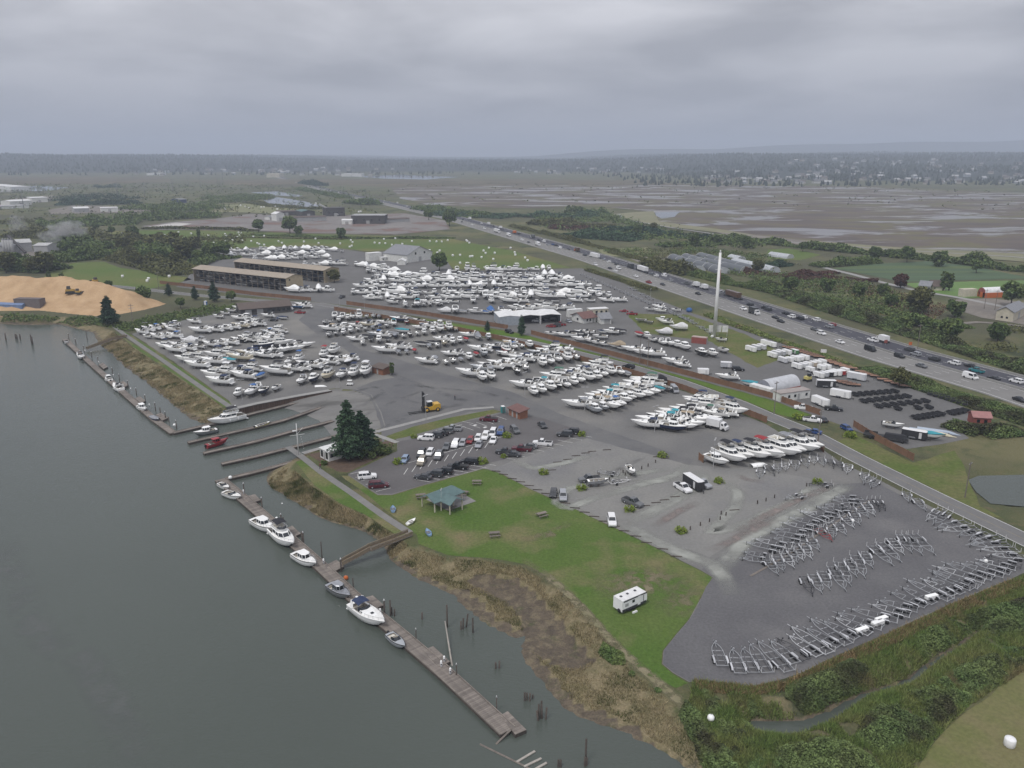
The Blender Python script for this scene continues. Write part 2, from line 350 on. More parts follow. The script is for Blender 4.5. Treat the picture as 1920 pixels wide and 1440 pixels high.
def quad(name, x0, y0, x1, y1, z, m): return structure(MB().add([(x0, y0, z), (x1, y0, z), (x1, y1, z), (x0, y1, z)], [(0, 1, 2, 3)]).obj(name, m))
quad('river_water', -9000, 45, 140, 470, WL, WATER)

# ------------------------------------------------------------------ flat sheets laid on the ground
def ragged(pts, step, amp, seed=0.0):
    res = []
    for a, b in zip(pts, pts[1:] + pts[:1]):
        L = math.dist(a, b); n = max(1, int(L / step)); nx_, ny_ = -(b[1] - a[1]) / (L or 1), (b[0] - a[0]) / (L or 1)
        for i in range(n):
            p = lerp(a, b, i / n); d = 0 if i == 0 else (noise.noise((p[0] / step * .6, p[1] / step * .6, seed)) * amp); res.append((p[0] + nx_ * d, p[1] + ny_ * d))
    return res
def sheet(name, pts, z, m, step=3.0, amp=0.5, hole=None):
    pts = ragged(pts, step, amp, len(name) * 1.7) if amp else list(pts)
    vs = [(x, y, z) for x, y in pts]; tr = tessellate_polygon([[Vector(v) for v in vs]])
    F = []
    for a, b, c in tr:
        n = (vs[b][0] - vs[a][0]) * (vs[c][1] - vs[a][1]) - (vs[b][1] - vs[a][1]) * (vs[c][0] - vs[a][0]); F.append((a, b, c) if n > 0 else (a, c, b))
    return structure(MB().add(vs, F).obj(name, m))
def band(name, pts, width, z, m, fade=False, parent=None, step=4.0):
    """a strip of the given width along a polyline; fade = worn edges (attribute read by the material)"""
    q = along(pts, step=step); n = len(q); cols = [(-.5, 0), (-.2, 1), (.2, 1), (.5, 0)] if fade else [(-.5, 1), (.5, 1)]; V = []; att = []
    for i, (p, _) in enumerate(q):
        a = q[max(0, i - 1)][0]; b = q[min(n - 1, i + 1)][0]; h = ang(a, b); w_ = width(i / (n - 1)) if callable(width) else width
        for c, f in cols: V.append((p[0] - math.sin(h) * c * w_, p[1] + math.cos(h) * c * w_, z)); att.append(f * (min(1, i / 3, (n - 1 - i) / 3) if fade else 1))
    k = len(cols); F = [(i * k + j + 1, i * k + j, (i + 1) * k + j, (i + 1) * k + j + 1) for i in range(n - 1) for j in range(k - 1)]
    F = [tuple(reversed(f)) for f in F] if False else F
    mb = MB().add(V, F); me = mb.mesh(name, m); 
    if fade: setattr_(me, 'fade', att)
    o = link(name, me, parent)
    return o if parent else structure(o)
ZP = lambda pts: [pix(x, y) for x, y in pts]
GRAVEL = mat('yard_gravel', (.172, .168, .16), (.138, .136, .133), rough=.95, scale=.06, detail=6, fine=.16, fscale=1.8, c3=(.205, .197, .18), s3=.035, lo3=.5, hi3=.68, spec=.15)
ASPH = mat('dark_asphalt', (.112, .111, .113), (.135, .134, .132), rough=.92, scale=.09, detail=6, fine=.10, fscale=1.2, spec=.2, c3=(.158, .154, .148), s3=.05, lo3=.53, hi3=.7)
PARK = mat('parking_asphalt', (.102, .096, .096), (.122, .116, .115), rough=.92, scale=.08, fine=.10, fscale=1.4, spec=.2)
TLOT = mat('blue_gravel', (.106, .104, .108), (.126, .124, .126), rough=.95, scale=.07, detail=6, fine=.2, fscale=2.0, spec=.15, c3=(.165, .16, .158), s3=.03, lo3=.54, hi3=.72)
LGRAV = mat('dusty_gravel', (.18, .178, .17), (.215, .21, .196), rough=.95, scale=.05, detail=6, fine=.15, fscale=1.5, spec=.15, c3=(.165, .163, .162), s3=.04, lo3=.5, hi3=.64)
LAWN = mat('lawn_grass', (.066, .116, .022), (.092, .128, .034), rough=.95, scale=.07, detail=6, fine=.3, fscale=1.6, c3=(.175, .145, .08), s3=.06, lo3=.50, hi3=.70, spec=.15, bump=.35, bscale=2.5)
FIELD = mat('mown_field', (.085, .128, .032), (.108, .135, .043), rough=.95, scale=.02, fine=.18, fscale=.5, spec=.1, c3=(.15, .14, .055), s3=.012, lo3=.5, hi3=.7)
CONC = mat('pale_concrete', (.30, .295, .28), (.25, .245, .235), rough=.9, scale=.6, fine=.12, spec=.2)
SANDY = mat('bare_sand', (.21, .19, .165), (.16, .145, .13), rough=.95, scale=.03, fine=.2, fscale=.4, spec=.1)
YARDTOP = [(247, 626), (275, 618), (300, 607), (345, 598), (420, 579), (500, 568), (560, 566), (590, 571), (612, 580), (650, 590), (720, 600), (860, 624), (940, 640), (997, 655), (1070, 673), (1180, 703), (1280, 733),
    (1350, 760), (1437, 796), (1480, 822), (1535, 838), (1575, 866), (1640, 896), (1700, 927), (1780, 968), (1866, 1016), (1915, 1043), (1960, 1062)]
YARDBOT = [(1920, 1074), (1860, 1100), (1788, 1130), (1632, 1201), (1545, 1240), (1470, 1273), (1413, 1286), (1370, 1286), (1320, 1277), (1292, 1279), (1262, 1262), (1242, 1245), (1244, 1220),
    (1268, 1190), (1292, 1162), (1315, 1120), (1337, 1083), (1315, 1070), (1210, 1017), (1080, 955), (990, 915), (940, 888), (915, 880), (905, 879), (840, 897), (735, 928), (708, 928), (652, 891), (745, 847),
    (745, 826), (716, 802), (708, 775), (692, 744), (662, 731), (627, 728), (560, 740), (480, 755), (437, 765), (430, 752), (330, 681)]
sheet('yard_pavement', ZP(YARDTOP + YARDBOT), .03, GRAVEL, 4, .5)
NYARD = [(650, 573), (955, 620), (995, 630), (1440, 748), (1537, 783), (1600, 806), (1700, 842), (1760, 834), (1817, 822), (1790, 800), (1850, 780), (1760, 745), (1705, 728), (1560, 675), (1470, 640), (1400, 622), (1300, 588), (1200, 548), (1140, 515), (1090, 503),
    (1000, 506), (850, 508), (835, 485), (760, 468), (690, 474), (650, 468), (605, 462), (500, 462), (412, 470), (378, 490), (352, 520), (330, 538), (480, 556), (590, 566)]
sheet('far_yard_pavement', ZP(NYARD), .03, mat('far_gravel', (.145, .142, .138), (.125, .123, .12), rough=.95, scale=.05, fine=.12, fscale=.9, spec=.15), 5, .8)
sheet('yard_aisle', ZP([(592, 572), (655, 578), (640, 600), (640, 630), (675, 655), (740, 672), (800, 690), (870, 712), (960, 735), (1060, 780), (1180, 822), (1300, 862), (1290, 878), (1180, 852), (1070, 820), (960, 772), (880, 772), (800, 800),
    (716, 830), (714, 800), (706, 772), (692, 742), (662, 731), (700, 715), (740, 708), (700, 690), (640, 650), (600, 630), (560, 600)]), .038, ASPH, 4, .6)
sheet('parking_lot', ZP([(652, 889), (745, 846), (746, 828), (782, 822), (865, 793), (950, 773), (1016, 784), (1102, 812), (960, 858), (917, 868), (905, 877), (838, 896), (735, 926), (709, 926)]), .046, PARK, 3, .25)
sheet('gravel_lot', ZP([(925, 880), (965, 862), (1100, 822), (1290, 872), (1420, 880), (1560, 905), (1500, 950), (1380, 1010), (1330, 1045), (1215, 1012), (1090, 955), (990, 912)]), .046, LGRAV, 4, 1.0)
sheet('trailer_lot', ZP([(1338, 1083), (1316, 1068), (1390, 1010), (1505, 952), (1570, 908), (1640, 903), (1700, 934), (1866, 1018), (1914, 1045), (1950, 1062), (1920, 1073), (1860, 1099), (1788, 1129), (1632, 1200), (1545, 1239), (1470, 1272), (1413, 1285), (1370, 1285), (1320, 1276), (1293, 1278), (1263, 1261), (1243, 1245), (1245, 1220), (1269, 1190), (1293, 1162), (1316, 1120)]), .054, TLOT, 4, .6)
sheet('lawn', ZP([(653, 892), (708, 929), (735, 929), (840, 898), (905, 880), (915, 881), (940, 889), (990, 916), (1080, 956), (1210, 1018), (1315, 1071), (1335, 1083), (1313, 1120), (1290, 1162), (1266, 1190), (1242, 1220), (1240, 1246), (1262, 1264), (1290, 1281), (1268, 1290), (1232, 1275),
    (1196, 1256), (1165, 1215), (1126, 1168), (1086, 1124), (1034, 1086), (985, 1058), (915, 1046), (840, 1041), (785, 1020), (782, 1003), (680, 922), (640, 892)]), .02, LAWN, 3, .5)
PATHM = mat('path_asphalt', (.20, .195, .185), (.165, .162, .158), rough=.95, scale=.3, fine=.1, spec=.15)
band('path', ZP([(540, 838), (568, 858), (600, 884), (660, 925), (720, 968), (768, 999)]), 1.9, .05, PATHM)
band('path', ZP([(213, 612), (235, 628), (300, 672), (380, 728), (436, 766)]), 2.0, .03, PATHM)
band('worn_track', ZP([(975, 1047), (1030, 1082), (1080, 1128), (1120, 1172), (1165, 1222), (1225, 1272), (1290, 1330), (1330, 1400), (1370, 1470)]), 2.6, .035, mat('worn_track', (.21, .18, .115), (.16, .15, .08), rough=.95, scale=.5, fine=.2, trans=('fade', .6, .35, .55)), True)
band('worn_grass', ZP([(965, 1018), (1000, 1008), (1040, 1000), (1070, 975)]), 3.5, .032, mat('worn_grass', (.22, .18, .115), (.17, .15, .09), rough=.95, scale=.5, fine=.2, trans=('fade', .45, .40, .58)), True)
band('worn_grass', ZP([(1100, 1090), (1180, 1100), (1240, 1085), (1300, 1110)]), 12, .034, MATS['worn_grass'], True)
band('worn_grass', ZP([(1230, 1150), (1290, 1130), (1320, 1095)]), 9, .033, MATS['worn_grass'], True)
# dusty wheel tracks across the gravel
DUST = mat('wheel_dust', (.32, .325, .295), (.28, .285, .26), rough=.95, scale=.2, fine=.1, trans=('fade', .12, .2, .62), spec=.1)
for i, (pts, w_) in enumerate([([(1290, 868), (1270, 890), (1200, 910), (1110, 935), (1062, 955), (1040, 940), (1070, 915), (1150, 893), (1255, 880)], 2.2), ([(1310, 880), (1320, 905), (1250, 945), (1170, 985)], 3.0), ([(1540, 905), (1480, 945), (1390, 985), (1330, 1000), (1380, 950), (1385, 925), (1360, 900)], 2.4),
        ([(1180, 900), (1220, 905), (1280, 895)], 2.), ([(960, 862), (1000, 880), (1060, 868), (1120, 850)], 2.2), ([(1345, 1075), (1400, 1010), (1500, 960), (1560, 925), (1600, 905)], 3.), ([(1380, 1120), (1340, 1060), (1260, 1030), (1160, 980)], 3.)]):
    band('wheel_tracks', ZP(pts), w_ * 1.7, .06 + .003 * i, DUST, True, step=2.5)
RUB = mat('tyre_rubber_marks', (.085, .085, .088), (.10, .10, .10), rough=.9, scale=.4, trans=('fade', .2, .45, 1.0), spec=.2)
for i, (pts, w_) in enumerate([([(560, 772), (620, 748), (690, 728), (760, 722), (900, 735), (1000, 760)], 1.6), ([(600, 790), (680, 760), (720, 735), (690, 720)], 1.2), ([(640, 800), (700, 770), (760, 745), (800, 730)], 1.3), ([(700, 810), (770, 780), (800, 760), (700, 735)], 1.2), ([(735, 790), (800, 770), (880, 755)], 2.5), ([(700, 690), (850, 745), (1000, 790)], 2.), ([(1110, 905), (1180, 870), (1230, 850)], 1.2)]):
    band('tyre_marks', ZP(pts), w_ * 1.9, .09 + .003 * i, RUB, True, step=2.5)
for i, pts in enumerate(([(1225, 990), (1262, 965), (1310, 940)], [(1375, 1005), (1430, 970), (1500, 935), (1560, 912)], [(1330, 1035), (1400, 1000), (1460, 970)], [(1370, 885), (1400, 900), (1440, 905)])): band('red_cinder_strip', ZP(pts), 3, .087 + .001 * i, mat('red_cinder', (.235, .195, .18), (.21, .19, .178), rough=.95, scale=.4, trans=('fade', .3, .3, .65), spec=.1), True, step=2.5)
band('foam_streak', [pix(x, y, WL) for x, y in [(10, 1010), (35, 1100), (70, 1190), (170, 1245), (220, 1340), (290, 1450)]], 7, WL + .03, mat('river_foam', (.16, .165, .16), (.12, .13, .125), rough=.6, scale=.3, trans=('fade', .25, .42, .95)), True)
sheet('lawn', ZP([(554, 866), (566, 863), (600, 889), (660, 930), (760, 1000), (752, 1008), (735, 998), (685, 965), (635, 942), (590, 910)]), .022, LAWN, 3, .4)
sheet('lawn', ZP([(228, 619), (246, 628), (330, 684), (430, 754), (452, 760), (438, 763), (380, 724), (300, 668)]), .022, LAWN, 3, .3)
sheet('lawn', ZP([(216, 622), (300, 678), (380, 733), (432, 769), (424, 766), (330, 703), (250, 650)]), .022, LAWN, 3, .3)
# slipway down into the basin
top = [(596, 735), (640, 727), (666, 728), (697, 740), (715, 773), (723, 799), (712, 812)]; bot = [(500, 772), (520, 780), (545, 792), (570, 803), (585, 815), (600, 828), (604, 838)]
rings = []
for i in range(13):
    t = i / 12; rings.append([(*lerp(pix(*a), pix(*b, -2.6), t), .07 - 2.7 * t ** 1.15) for a, b in zip(top, bot)])
structure(MB().loft(list(reversed(rings)), close=False).obj('boat_ramp', mat('ramp_concrete', (.185, .18, .168), (.145, .142, .136), rough=.9, scale=.12, detail=6, fine=.12, fscale=1.4, c3=(.095, .092, .085), s3=.1, lo3=.5, hi3=.65, stretch=(.35, 1.4, 1, R(-28)))))

# roads
ROADC = ZP([(130, 529), (250, 540), (360, 553), (480, 563), (600, 570), (640, 577), (730, 588), (800, 606), (870, 622), (985, 640), (1060, 657), (1172, 685), (1272, 715), (1385, 756), (1440, 780), (1515, 810), (1609, 860), (1760, 935), (1920, 1011), (2060, 1078)])
ROADM = mat('road_asphalt', (.165, .162, .158), (.14, .138, .136), rough=.92, scale=.2, fine=.1, fscale=2, spec=.2)
band('road', ROADC, 6.6, .056, ROADM)
WHITEP = mat('white_road_paint', (.62, .62, .60), (.45, .45, .43), rough=.8, scale=1.5, lo=.4, hi=.7); YELP = mat('yellow_road_paint', (.26, .21, .12), (.19, .17, .13), rough=.8, scale=1.5)
def offs(pts, d):
    r = []
    for i, p in enumerate(pts):
        h = ang(pts[max(0, i - 1)], pts[min(len(pts) - 1, i + 1)]); r.append((p[0] - math.sin(h) * d, p[1] + math.cos(h) * d))
    return r
ROADD = [p for p, _ in along(ROADC, step=6)]
for d in (-3.05, 3.05): band('edge_line', offs(ROADD, d), .16, .062, WHITEP)
band('centre_line', ROADD, .14, .062, YELP)
NF = ZP([(650, 571), (800, 592), (955, 617), (995, 627), (1120, 660), (1280, 702), (1440, 745), (1537, 780)])
sheet('grass_verge', ZP([(700, 585), (955, 622), (995, 631), (1280, 706), (1440, 749), (1520, 778)]) + offs(ZP([(1480, 790), (1440, 780), (1385, 756), (1272, 715), (1172, 685), (1060, 657), (985, 640), (870, 622), (800, 606), (730, 590)]), -4.0), .05, mat('verge_grass', (.075, .135, .02), (.095, .135, .03), rough=.95, scale=.1, fine=.25, fscale=1.2, spec=.1), 3, .3)
sheet('grass_verge', ZP([(1568, 828), (1600, 814), (1712, 868), (1790, 845), (1810, 880), (1838, 950), (1880, 972), (1850, 968), (1760, 922), (1650, 868)]), .045, mat('rough_grass', (.085, .115, .03), (.13, .125, .055), rough=.95, scale=.12, detail=6, fine=.3, fscale=1., spec=.1, bump=.3), 3, .6)
sheet('grass_patch', ZP([(1175, 588), (1290, 590), (1400, 628), (1480, 668), (1420, 690), (1330, 640), (1210, 625)]), .05, MATS['rough_grass'], 3, 1.0)
sheet('grass_bank', ZP([(720, 828), (760, 820), (868, 790), (942, 772), (925, 768), (850, 782), (775, 800), (725, 818)]), .06, MATS['rough_grass'], 3, .2)
sheet('bark_bed', ZP([(578, 852), (632, 884), (652, 886), (690, 868), (728, 848), (742, 826), (712, 824), (640, 838)]), .03, mat('bark_mulch', (.12, .085, .062), (.09, .065, .05), rough=.95, scale=.6, fine=.25, fscale=4, spec=.1), 2, .3)
band('pavement', ZP([(568, 850), (640, 829), (700, 814), (745, 830)]), 1.8, .075, CONC, step=2)
band('kerb', ZP([(700, 811), (745, 800), (800, 786), (870, 768), (926, 764)]), 1.9, .12, CONC, step=2)
# highway: pale concrete lanes this side, new dark asphalt on the far side
HC = [(196, 200), (181, 266), (160, 318), (134, 404), (100, 520), (66, 640), (0, 832), (-73, 1045), (-227, 1420), (-335, 1667), (-510, 2100), (-760, 2760), (-1010, 3400)]
band('highway', HC, 33, .08, mat('highway_concrete', (.205, .20, .19), (.175, .17, .163), rough=.9, scale=.05, fine=.1, fscale=.6, spec=.2, stretch=(.2, 1, 1, R(-18))), step=12)
HD = [p for p, _ in along(HC, step=14)]
band('highway_lanes', offs(HD, -8.2), 15.5, .12, mat('new_asphalt', (.058, .058, .07), (.075, .075, .085), rough=.9, scale=.05, fine=.08, fscale=.6, spec=.2), step=14)
for d in (-15.6, -.9, .6, 15.0): band('edge_line', offs(HD, d), .3, .15, WHITEP, step=14)
dash = MB()
for d in (-12, -8.3, -4.6, 4.3, 7.9, 11.5):
    q = along(offs(HD, d), step=12)
    for p, h in q[:110]: dash.box(p[0], p[1], .14, 3.2, .18, .012, h)
structure(dash.obj('lane_dashes', WHITEP))
for nm, d, hh in (('median_barrier', -.15, .85), ('verge_barrier', -16.4, .8)):
    q = along(offs(HD, d), step=14)[:70]; o = q[0][0]; t = thing(nm, (*o, .1), 0, 'low concrete barrier ' + ('between the two carriageways' if d > -1 else 'along far edge of highway'), 'barrier', 'highway barriers')
    for (a, _), (b, _) in zip(q, q[1:]): MB().bar((a[0] - o[0], a[1] - o[1], hh / 2), (b[0] - o[0], b[1] - o[1], hh / 2), .4, hh).obj('barrier_block', CONC, t)
# far fields, ponds and marsh
def fld(name, pts, z, m, amp=4, step=25): return sheet(name, ZP(pts), z, m, step, amp)
fld('field', [(77, 524), (100, 503), (140, 493), (195, 491), (225, 502), (350, 520), (360, 524), (307, 536), (275, 543), (155, 531)], .03, FIELD, 1, 8)
fld('field', [(345, 462), (358, 452), (480, 446), (640, 449), (850, 448), (885, 456), (960, 470), (1070, 502), (1000, 504), (850, 504), (832, 484), (760, 466), (690, 472), (650, 466), (605, 460), (420, 466)], .05, FIELD, 1, 8)
fld('field', [(195, 433), (330, 432), (480, 435), (640, 441), (840, 444), (850, 446), (640, 446), (480, 443), (355, 449), (200, 447)], .06, FIELD, 1, 10)
fld('field', [(388, 386), (470, 382), (560, 394), (552, 402), (470, 399), (395, 398)], .3, mat('pale_field', (.15, .16, .06), (.17, .16, .075), scale=.01, fine=.1, fscale=.1), 3)
fld('log_yard', [(265, 424), (320, 417), (400, 411), (470, 401), (560, 406), (760, 400), (835, 414), (845, 430), (740, 440), (560, 437), (440, 431), (300, 431)], .2, mat('log_yard', (.20, .185, .17), (.145, .13, .125), rough=.95, scale=.02, detail=6, fine=.2, fscale=.15, c3=(.15, .095, .075), s3=.02, lo3=.52, hi3=.6), 2, 15)
fld('sand_patch', [(266, 427), (330, 418), (360, 420), (330, 426), (290, 428)], .35, mat('pale_lime', (.5, .48, .45), (.4, .38, .35), scale=.05), 1, 10)
fld('sand_patch', [(95, 402), (240, 399), (312, 396), (300, 391), (250, 388), (140, 385), (90, 394)], .3, SANDY, 3)
fld('sand_patch', [(0, 378), (30, 372), (100, 366), (95, 378), (0, 388)], .3, SANDY, 3)
fld('mill_yard', [(-60, 500), (0, 470), (60, 470), (110, 462), (110, 478), (60, 488), (0, 500)], .1, SANDY, 1, 10)
fld('car_park', [(-60, 520), (0, 518), (40, 522), (45, 534), (0, 540), (-60, 545)], .06, PARK, 1, 8)
POOL = water_mat('pool_water', (.10, .105, .11), .06, .5, .1)
for q in ([(487, 371), (520, 370), (567, 377), (600, 385), (597, 391), (545, 386), (505, 383)], [(470, 361), (520, 359), (567, 367), (560, 369), (500, 366)], [(-100, 352), (0, 350), (80, 349), (130, 352), (90, 358), (0, 360), (-100, 362)], [(660, 331), (750, 328), (860, 332), (800, 337), (720, 335)], [(1228, 399), (1275, 398), (1265, 407), (1240, 410), (1230, 405)]):
    fld('pond', q, .35, POOL, 2)
sheet('pond', POND, -.5, WATER, 3, 0)
MARSH = bpy.data.materials.new('marsh'); MARSH.use_nodes = True
def marsh_nodes(m):
    t = m.node_tree; nn = t.nodes; lk = t.links; b = nn['Principled BSDF']; co = nn.new('ShaderNodeTexCoord'); mp = nn.new('ShaderNodeMapping'); mp.inputs['Scale'].default_value = (.5, 1.0, 1); mp.inputs['Rotation'].default_value = (0, 0, R(6)); lk.new(co.outputs['Object'], mp.inputs[0])
    def nz(s, d, r): q = nn.new('ShaderNodeTexNoise'); q.inputs['Scale'].default_value = s; q.inputs['Detail'].default_value = d; q.inputs['Roughness'].default_value = r; q.inputs['Distortion'].default_value = .6; lk.new(mp.outputs[0], q.inputs['Vector']); return q.outputs[0]
    def ramp(v, st):
        q = nn.new('ShaderNodeValToRGB'); lk.new(v, q.inputs[0]); e = q.color_ramp.elements
        while len(e) < len(st): e.new(.5)
        for el, (p, c) in zip(e, st): el.position = p; el.color = (*c, 1) if len(c) == 3 else c
        return q.outputs[0]
    land = ramp(nz(.02, 6, .6), [(.35, (.075, .06, .052)), (.5, (.105, .082, .066)), (.58, (.12, .11, .05)), (.7, (.07, .07, .035))])
    wet = ramp(nz(.013, 8, .64), [(.515, (0, 0, 0)), (.575, (.8, .8, .8))])
    mx = nn.new('ShaderNodeMix'); mx.data_type = 'RGBA'; lk.new(wet, mx.inputs['Factor']); lk.new(land, mx.inputs['A']); mx.inputs['B'].default_value = (.15, .145, .15, 1); lk.new(mx.outputs['Result'], b.inputs['Base Color'])
    rr = nn.new('ShaderNodeMapRange'); lk.new(wet, rr.inputs[0]); rr.inputs[3].default_value = .95; rr.inputs[4].default_value = .12; lk.new(rr.outputs[0], b.inputs['Roughness'])
    b.inputs['Specular IOR Level'].default_value = .4
marsh_nodes(MARSH)
fld('marsh', [(735, 352), (960, 348), (1500, 347), (1920, 362), (2300, 372), (2300, 520), (1920, 476), (1700, 466), (1440, 446), (1350, 432), (1235, 417), (1224, 397), (1110, 386), (960, 391), (800, 384), (748, 371)], .25, MARSH, 6)
REED = mat('reed_beds', (.14, .115, .068), (.10, .085, .055), rough=.95, scale=.004, detail=6, c3=(.075, .07, .04), s3=.012, lo3=.5, hi3=.62, spec=.1)
fld('reeds', [(330, 338), (560, 336), (960, 336), (1500, 341), (1700, 352), (1480, 349), (950, 350), (740, 351), (640, 347), (480, 350)], .2, REED, 6)
fld('reeds', [(-150, 334), (0, 332), (300, 332), (330, 340), (200, 345), (0, 348), (-150, 350)], .2, REED, 6)
fld('levee', [(1128, 405), (1180, 399), (1225, 396), (1236, 416), (1360, 432), (1440, 446), (1700, 466), (1920, 477), (2300, 524), (2300, 545), (1920, 492), (1700, 476), (1440, 458), (1385, 441), (1210, 421), (1172, 411)], .5, mat('levee_grass', (.19, .175, .095), (.15, .15, .075), scale=.02, fine=.15, fscale=.1), 2)
band('levee_track', ZP([(1160, 402), (1168, 412), (1260, 428), (1400, 449), (1560, 461), (1700, 471), (1920, 484), (2100, 505)]), 4.5, .7, CONC, step=20)
fld('field', [(1120, 468), (1215, 464), (1225, 470), (1205, 481), (1135, 481)], .1, MATS['pale_field'], 2)
fld('bare_field', [(1180, 484), (1320, 476), (1350, 490), (1290, 500), (1200, 493)], .15, SANDY, 2)
fld('field', [(1440, 468), (1480, 466), (1540, 478), (1500, 488), (1440, 486)], .1, FIELD, 2)
fld('bare_field', [(1340, 436), (1440, 444), (1560, 458), (1560, 463), (1420, 455)], .6, SANDY, 2)
CROP_ = mat('crop_rows', (.065, .105, .045), (.045, .075, .038), rough=.95, scale=.35, detail=1, stretch=(.02, 1, 1, R(-25)), fine=.15, fscale=.05, c3=(.12, .15, .03), s3=.012, lo3=.52, hi3=.62)
fld('crop_field', [(1560, 503), (1640, 495), (1740, 490), (1830, 500), (1935, 522), (1690, 529), (1640, 518)], .1, CROP_, 2)
fld('field', [(1692, 531), (1915, 526), (1990, 530), (1990, 556), (1875, 557), (1805, 559), (1732, 546)], .1, mat('young_crop', (.10, .185, .028), (.085, .15, .03), scale=.03, fine=.12, fscale=.3), 2)
fld('nursery_field', [(1462, 536), (1560, 530), (1640, 538), (1705, 550), (1790, 575), (1740, 606), (1640, 588), (1560, 570), (1480, 552)], .1, mat('nursery_rows', (.10, .11, .035), (.07, .085, .03), scale=.12, detail=5, fine=.25, fscale=.5, c3=(.19, .15, .04), s3=.035, lo3=.5, hi3=.62, stretch=(.4, 1.3, 1, R(-30))), 2, 8)
band('farm_track', ZP([(1545, 502), (1600, 515), (1655, 530), (1722, 546), (1802, 559), (1880, 575), (2000, 590)]), 5, .16, CONC, step=10)
fld('farm_yard', [(1780, 562), (1860, 560), (1990, 575), (1990, 620), (1900, 606), (1840, 596), (1790, 580)], .14, SANDY, 1.5, 8)
band('farm_track', ZP([(1740, 612), (1840, 604), (1920, 612), (2000, 625)]), 4, .2, SANDY, step=8)
fld('dry_field', [(1960, 1235), (1905, 1262), (1815, 1332), (1752, 1392), (1722, 1440), (1690, 1520), (2080, 1520), (2080, 1235)], .02, mat('dry_field', (.16, .145, .072), (.125, .135, .05), rough=.95, scale=.15, detail=6, fine=.2, fscale=1.5, spec=.1, bump=.3, bscale=3), .5, 3)
# ------------------------------------------------------------------ haze: the air over the estuary
hb = MB(); hb.box(0, 6400, -8, 22000, 16000, 330)
hm = bpy.data.materials.new('haze_air'); hm.use_nodes = True; hn = hm.node_tree
for n in list(hn.nodes): hn.nodes.remove(n)
ho = hn.nodes.new('ShaderNodeOutputMaterial'); hv = hn.nodes.new('ShaderNodeVolumePrincipled'); hv.inputs['Density'].default_value = HAZE = 1.75e-4
hv.inputs['Color'].default_value = (.76, .85, 1.0, 1); hv.inputs['Anisotropy'].default_value = 0.0; hn.links.new(hv.outputs[0], ho.inputs['Volume'])
tag(hb.obj('haze', hm), kind='stuff')

# ------------------------------------------------------------------ shared finishes
GEL = mat('white_gelcoat', (.84, .84, .82), (.78, .78, .76), rough=.3, scale=.6, rnd=.06, spec=.5); DECKM = mat('deck_gelcoat', (.81, .805, .775), (.72, .71, .68), rough=.5, scale=.8, rnd=.06)
BOTT = mat('bottom_paint', (.035, .037, .045), (.06, .055, .055), rough=.8, scale=1.5, rnd=.4); GLS = glass(); STEEL = mat('galvanised_steel', (.38, .39, .405), (.30, .31, .32), rough=.45, metal=.2, scale=3, rnd=.12)
BLACK = mat('black_rubber', (.02, .02, .021), (.03, .03, .03), rough=.85, scale=4); SEATM = mat('vinyl_seat', (.6, .57, .5), (.5, .47, .4), rough=.6, scale=2); COCK = mat('cockpit_sole', (.36, .34, .30), (.28, .26, .23), rough=.8, scale=2, rnd=.2)
ALU = mat('brushed_aluminium', (.45, .46, .48), (.36, .37, .39), rough=.4, metal=.7, scale=2, rnd=.1); WOODT = mat('weathered_timber', (.20, .175, .15), (.14, .12, .105), rough=.9, scale=2.5, fine=.2, rnd=.15); DKW = mat('creosote_timber', (.055, .045, .038), (.085, .07, .058), rough=.9, scale=2, fine=.2, rnd=.2)
CAN = {k: mat(k + '_canvas', c, [x * .75 for x in c], rough=.85, scale=1.5, rnd=.1) for k, c in dict(black=(.02, .02, .024), navy=(.025, .04, .09), blue=(.05, .14, .36), teal=(.05, .30, .36), grey=(.27, .28, .30), white=(.74, .74, .74), tan=(.38, .31, .22), red=(.32, .035, .04), green=(.07, .17, .12)).items()}
HULLC = {k: paint(k + '_hull', c, .3) for k, c in dict(navy=(.02, .03, .07), red=(.30, .02, .025), cream=(.62, .56, .42), grey=(.36, .38, .40), black=(.018, .018, .02), blue=(.06, .14, .30), green=(.05, .14, .10), yellow=(.50, .45, .10)).items()}
HULLC['white'] = GEL; HULLC['alu'] = ALU

# ------------------------------------------------------------------ boats (bow towards +x, keel on z = 0)
def hull_rings(L, B, D, n=11, tr=.9, bow=2.3):
    rg = []
    for i in range(n):
        t = i / (n - 1); w_ = B / 2 * (tr + (1 - tr) * min(1, t / .35)) * (1 - max(0, (t - .42) / .58) ** bow); w_ = max(w_, .03); sh = D * (.86 + .26 * t ** 2.2)
        ke = sh * .9 * max(0, (t - .62) / .38) ** 2.4; ch = .3 * D + (sh - .3 * D) * .55 * max(0, (t - .5) / .5) ** 2; x = (t - .5) * L; rk = .07 * L * t ** 3
        cw = w_ * (.86 - .3 * t ** 4); mz = (ch + sh) / 2; mw = (cw + w_) / 2 * (1.03 if t < .6 else .97)
        ch = max(ch, ke + .01); rg.append([(x + rk, w_, sh), (x + rk * .6, mw, mz), (x + rk * .3, cw, ch), (x, 0, ke), (x + rk * .3, -cw, ch), (x + rk * .6, -mw, mz), (x + rk, -w_, sh)])
    return rg
def cabring(x0, x1, w_, z, nose=.5, sh=.25): return [(x0, -w_, z), (x1 - sh * (x1 - x0), -w_, z), (x1, -w_ * nose, z), (x1, w_ * nose, z), (x1 - sh * (x1 - x0), w_, z), (x0, w_, z)]
BASE = .55                                                # keel blocks under boats ashore
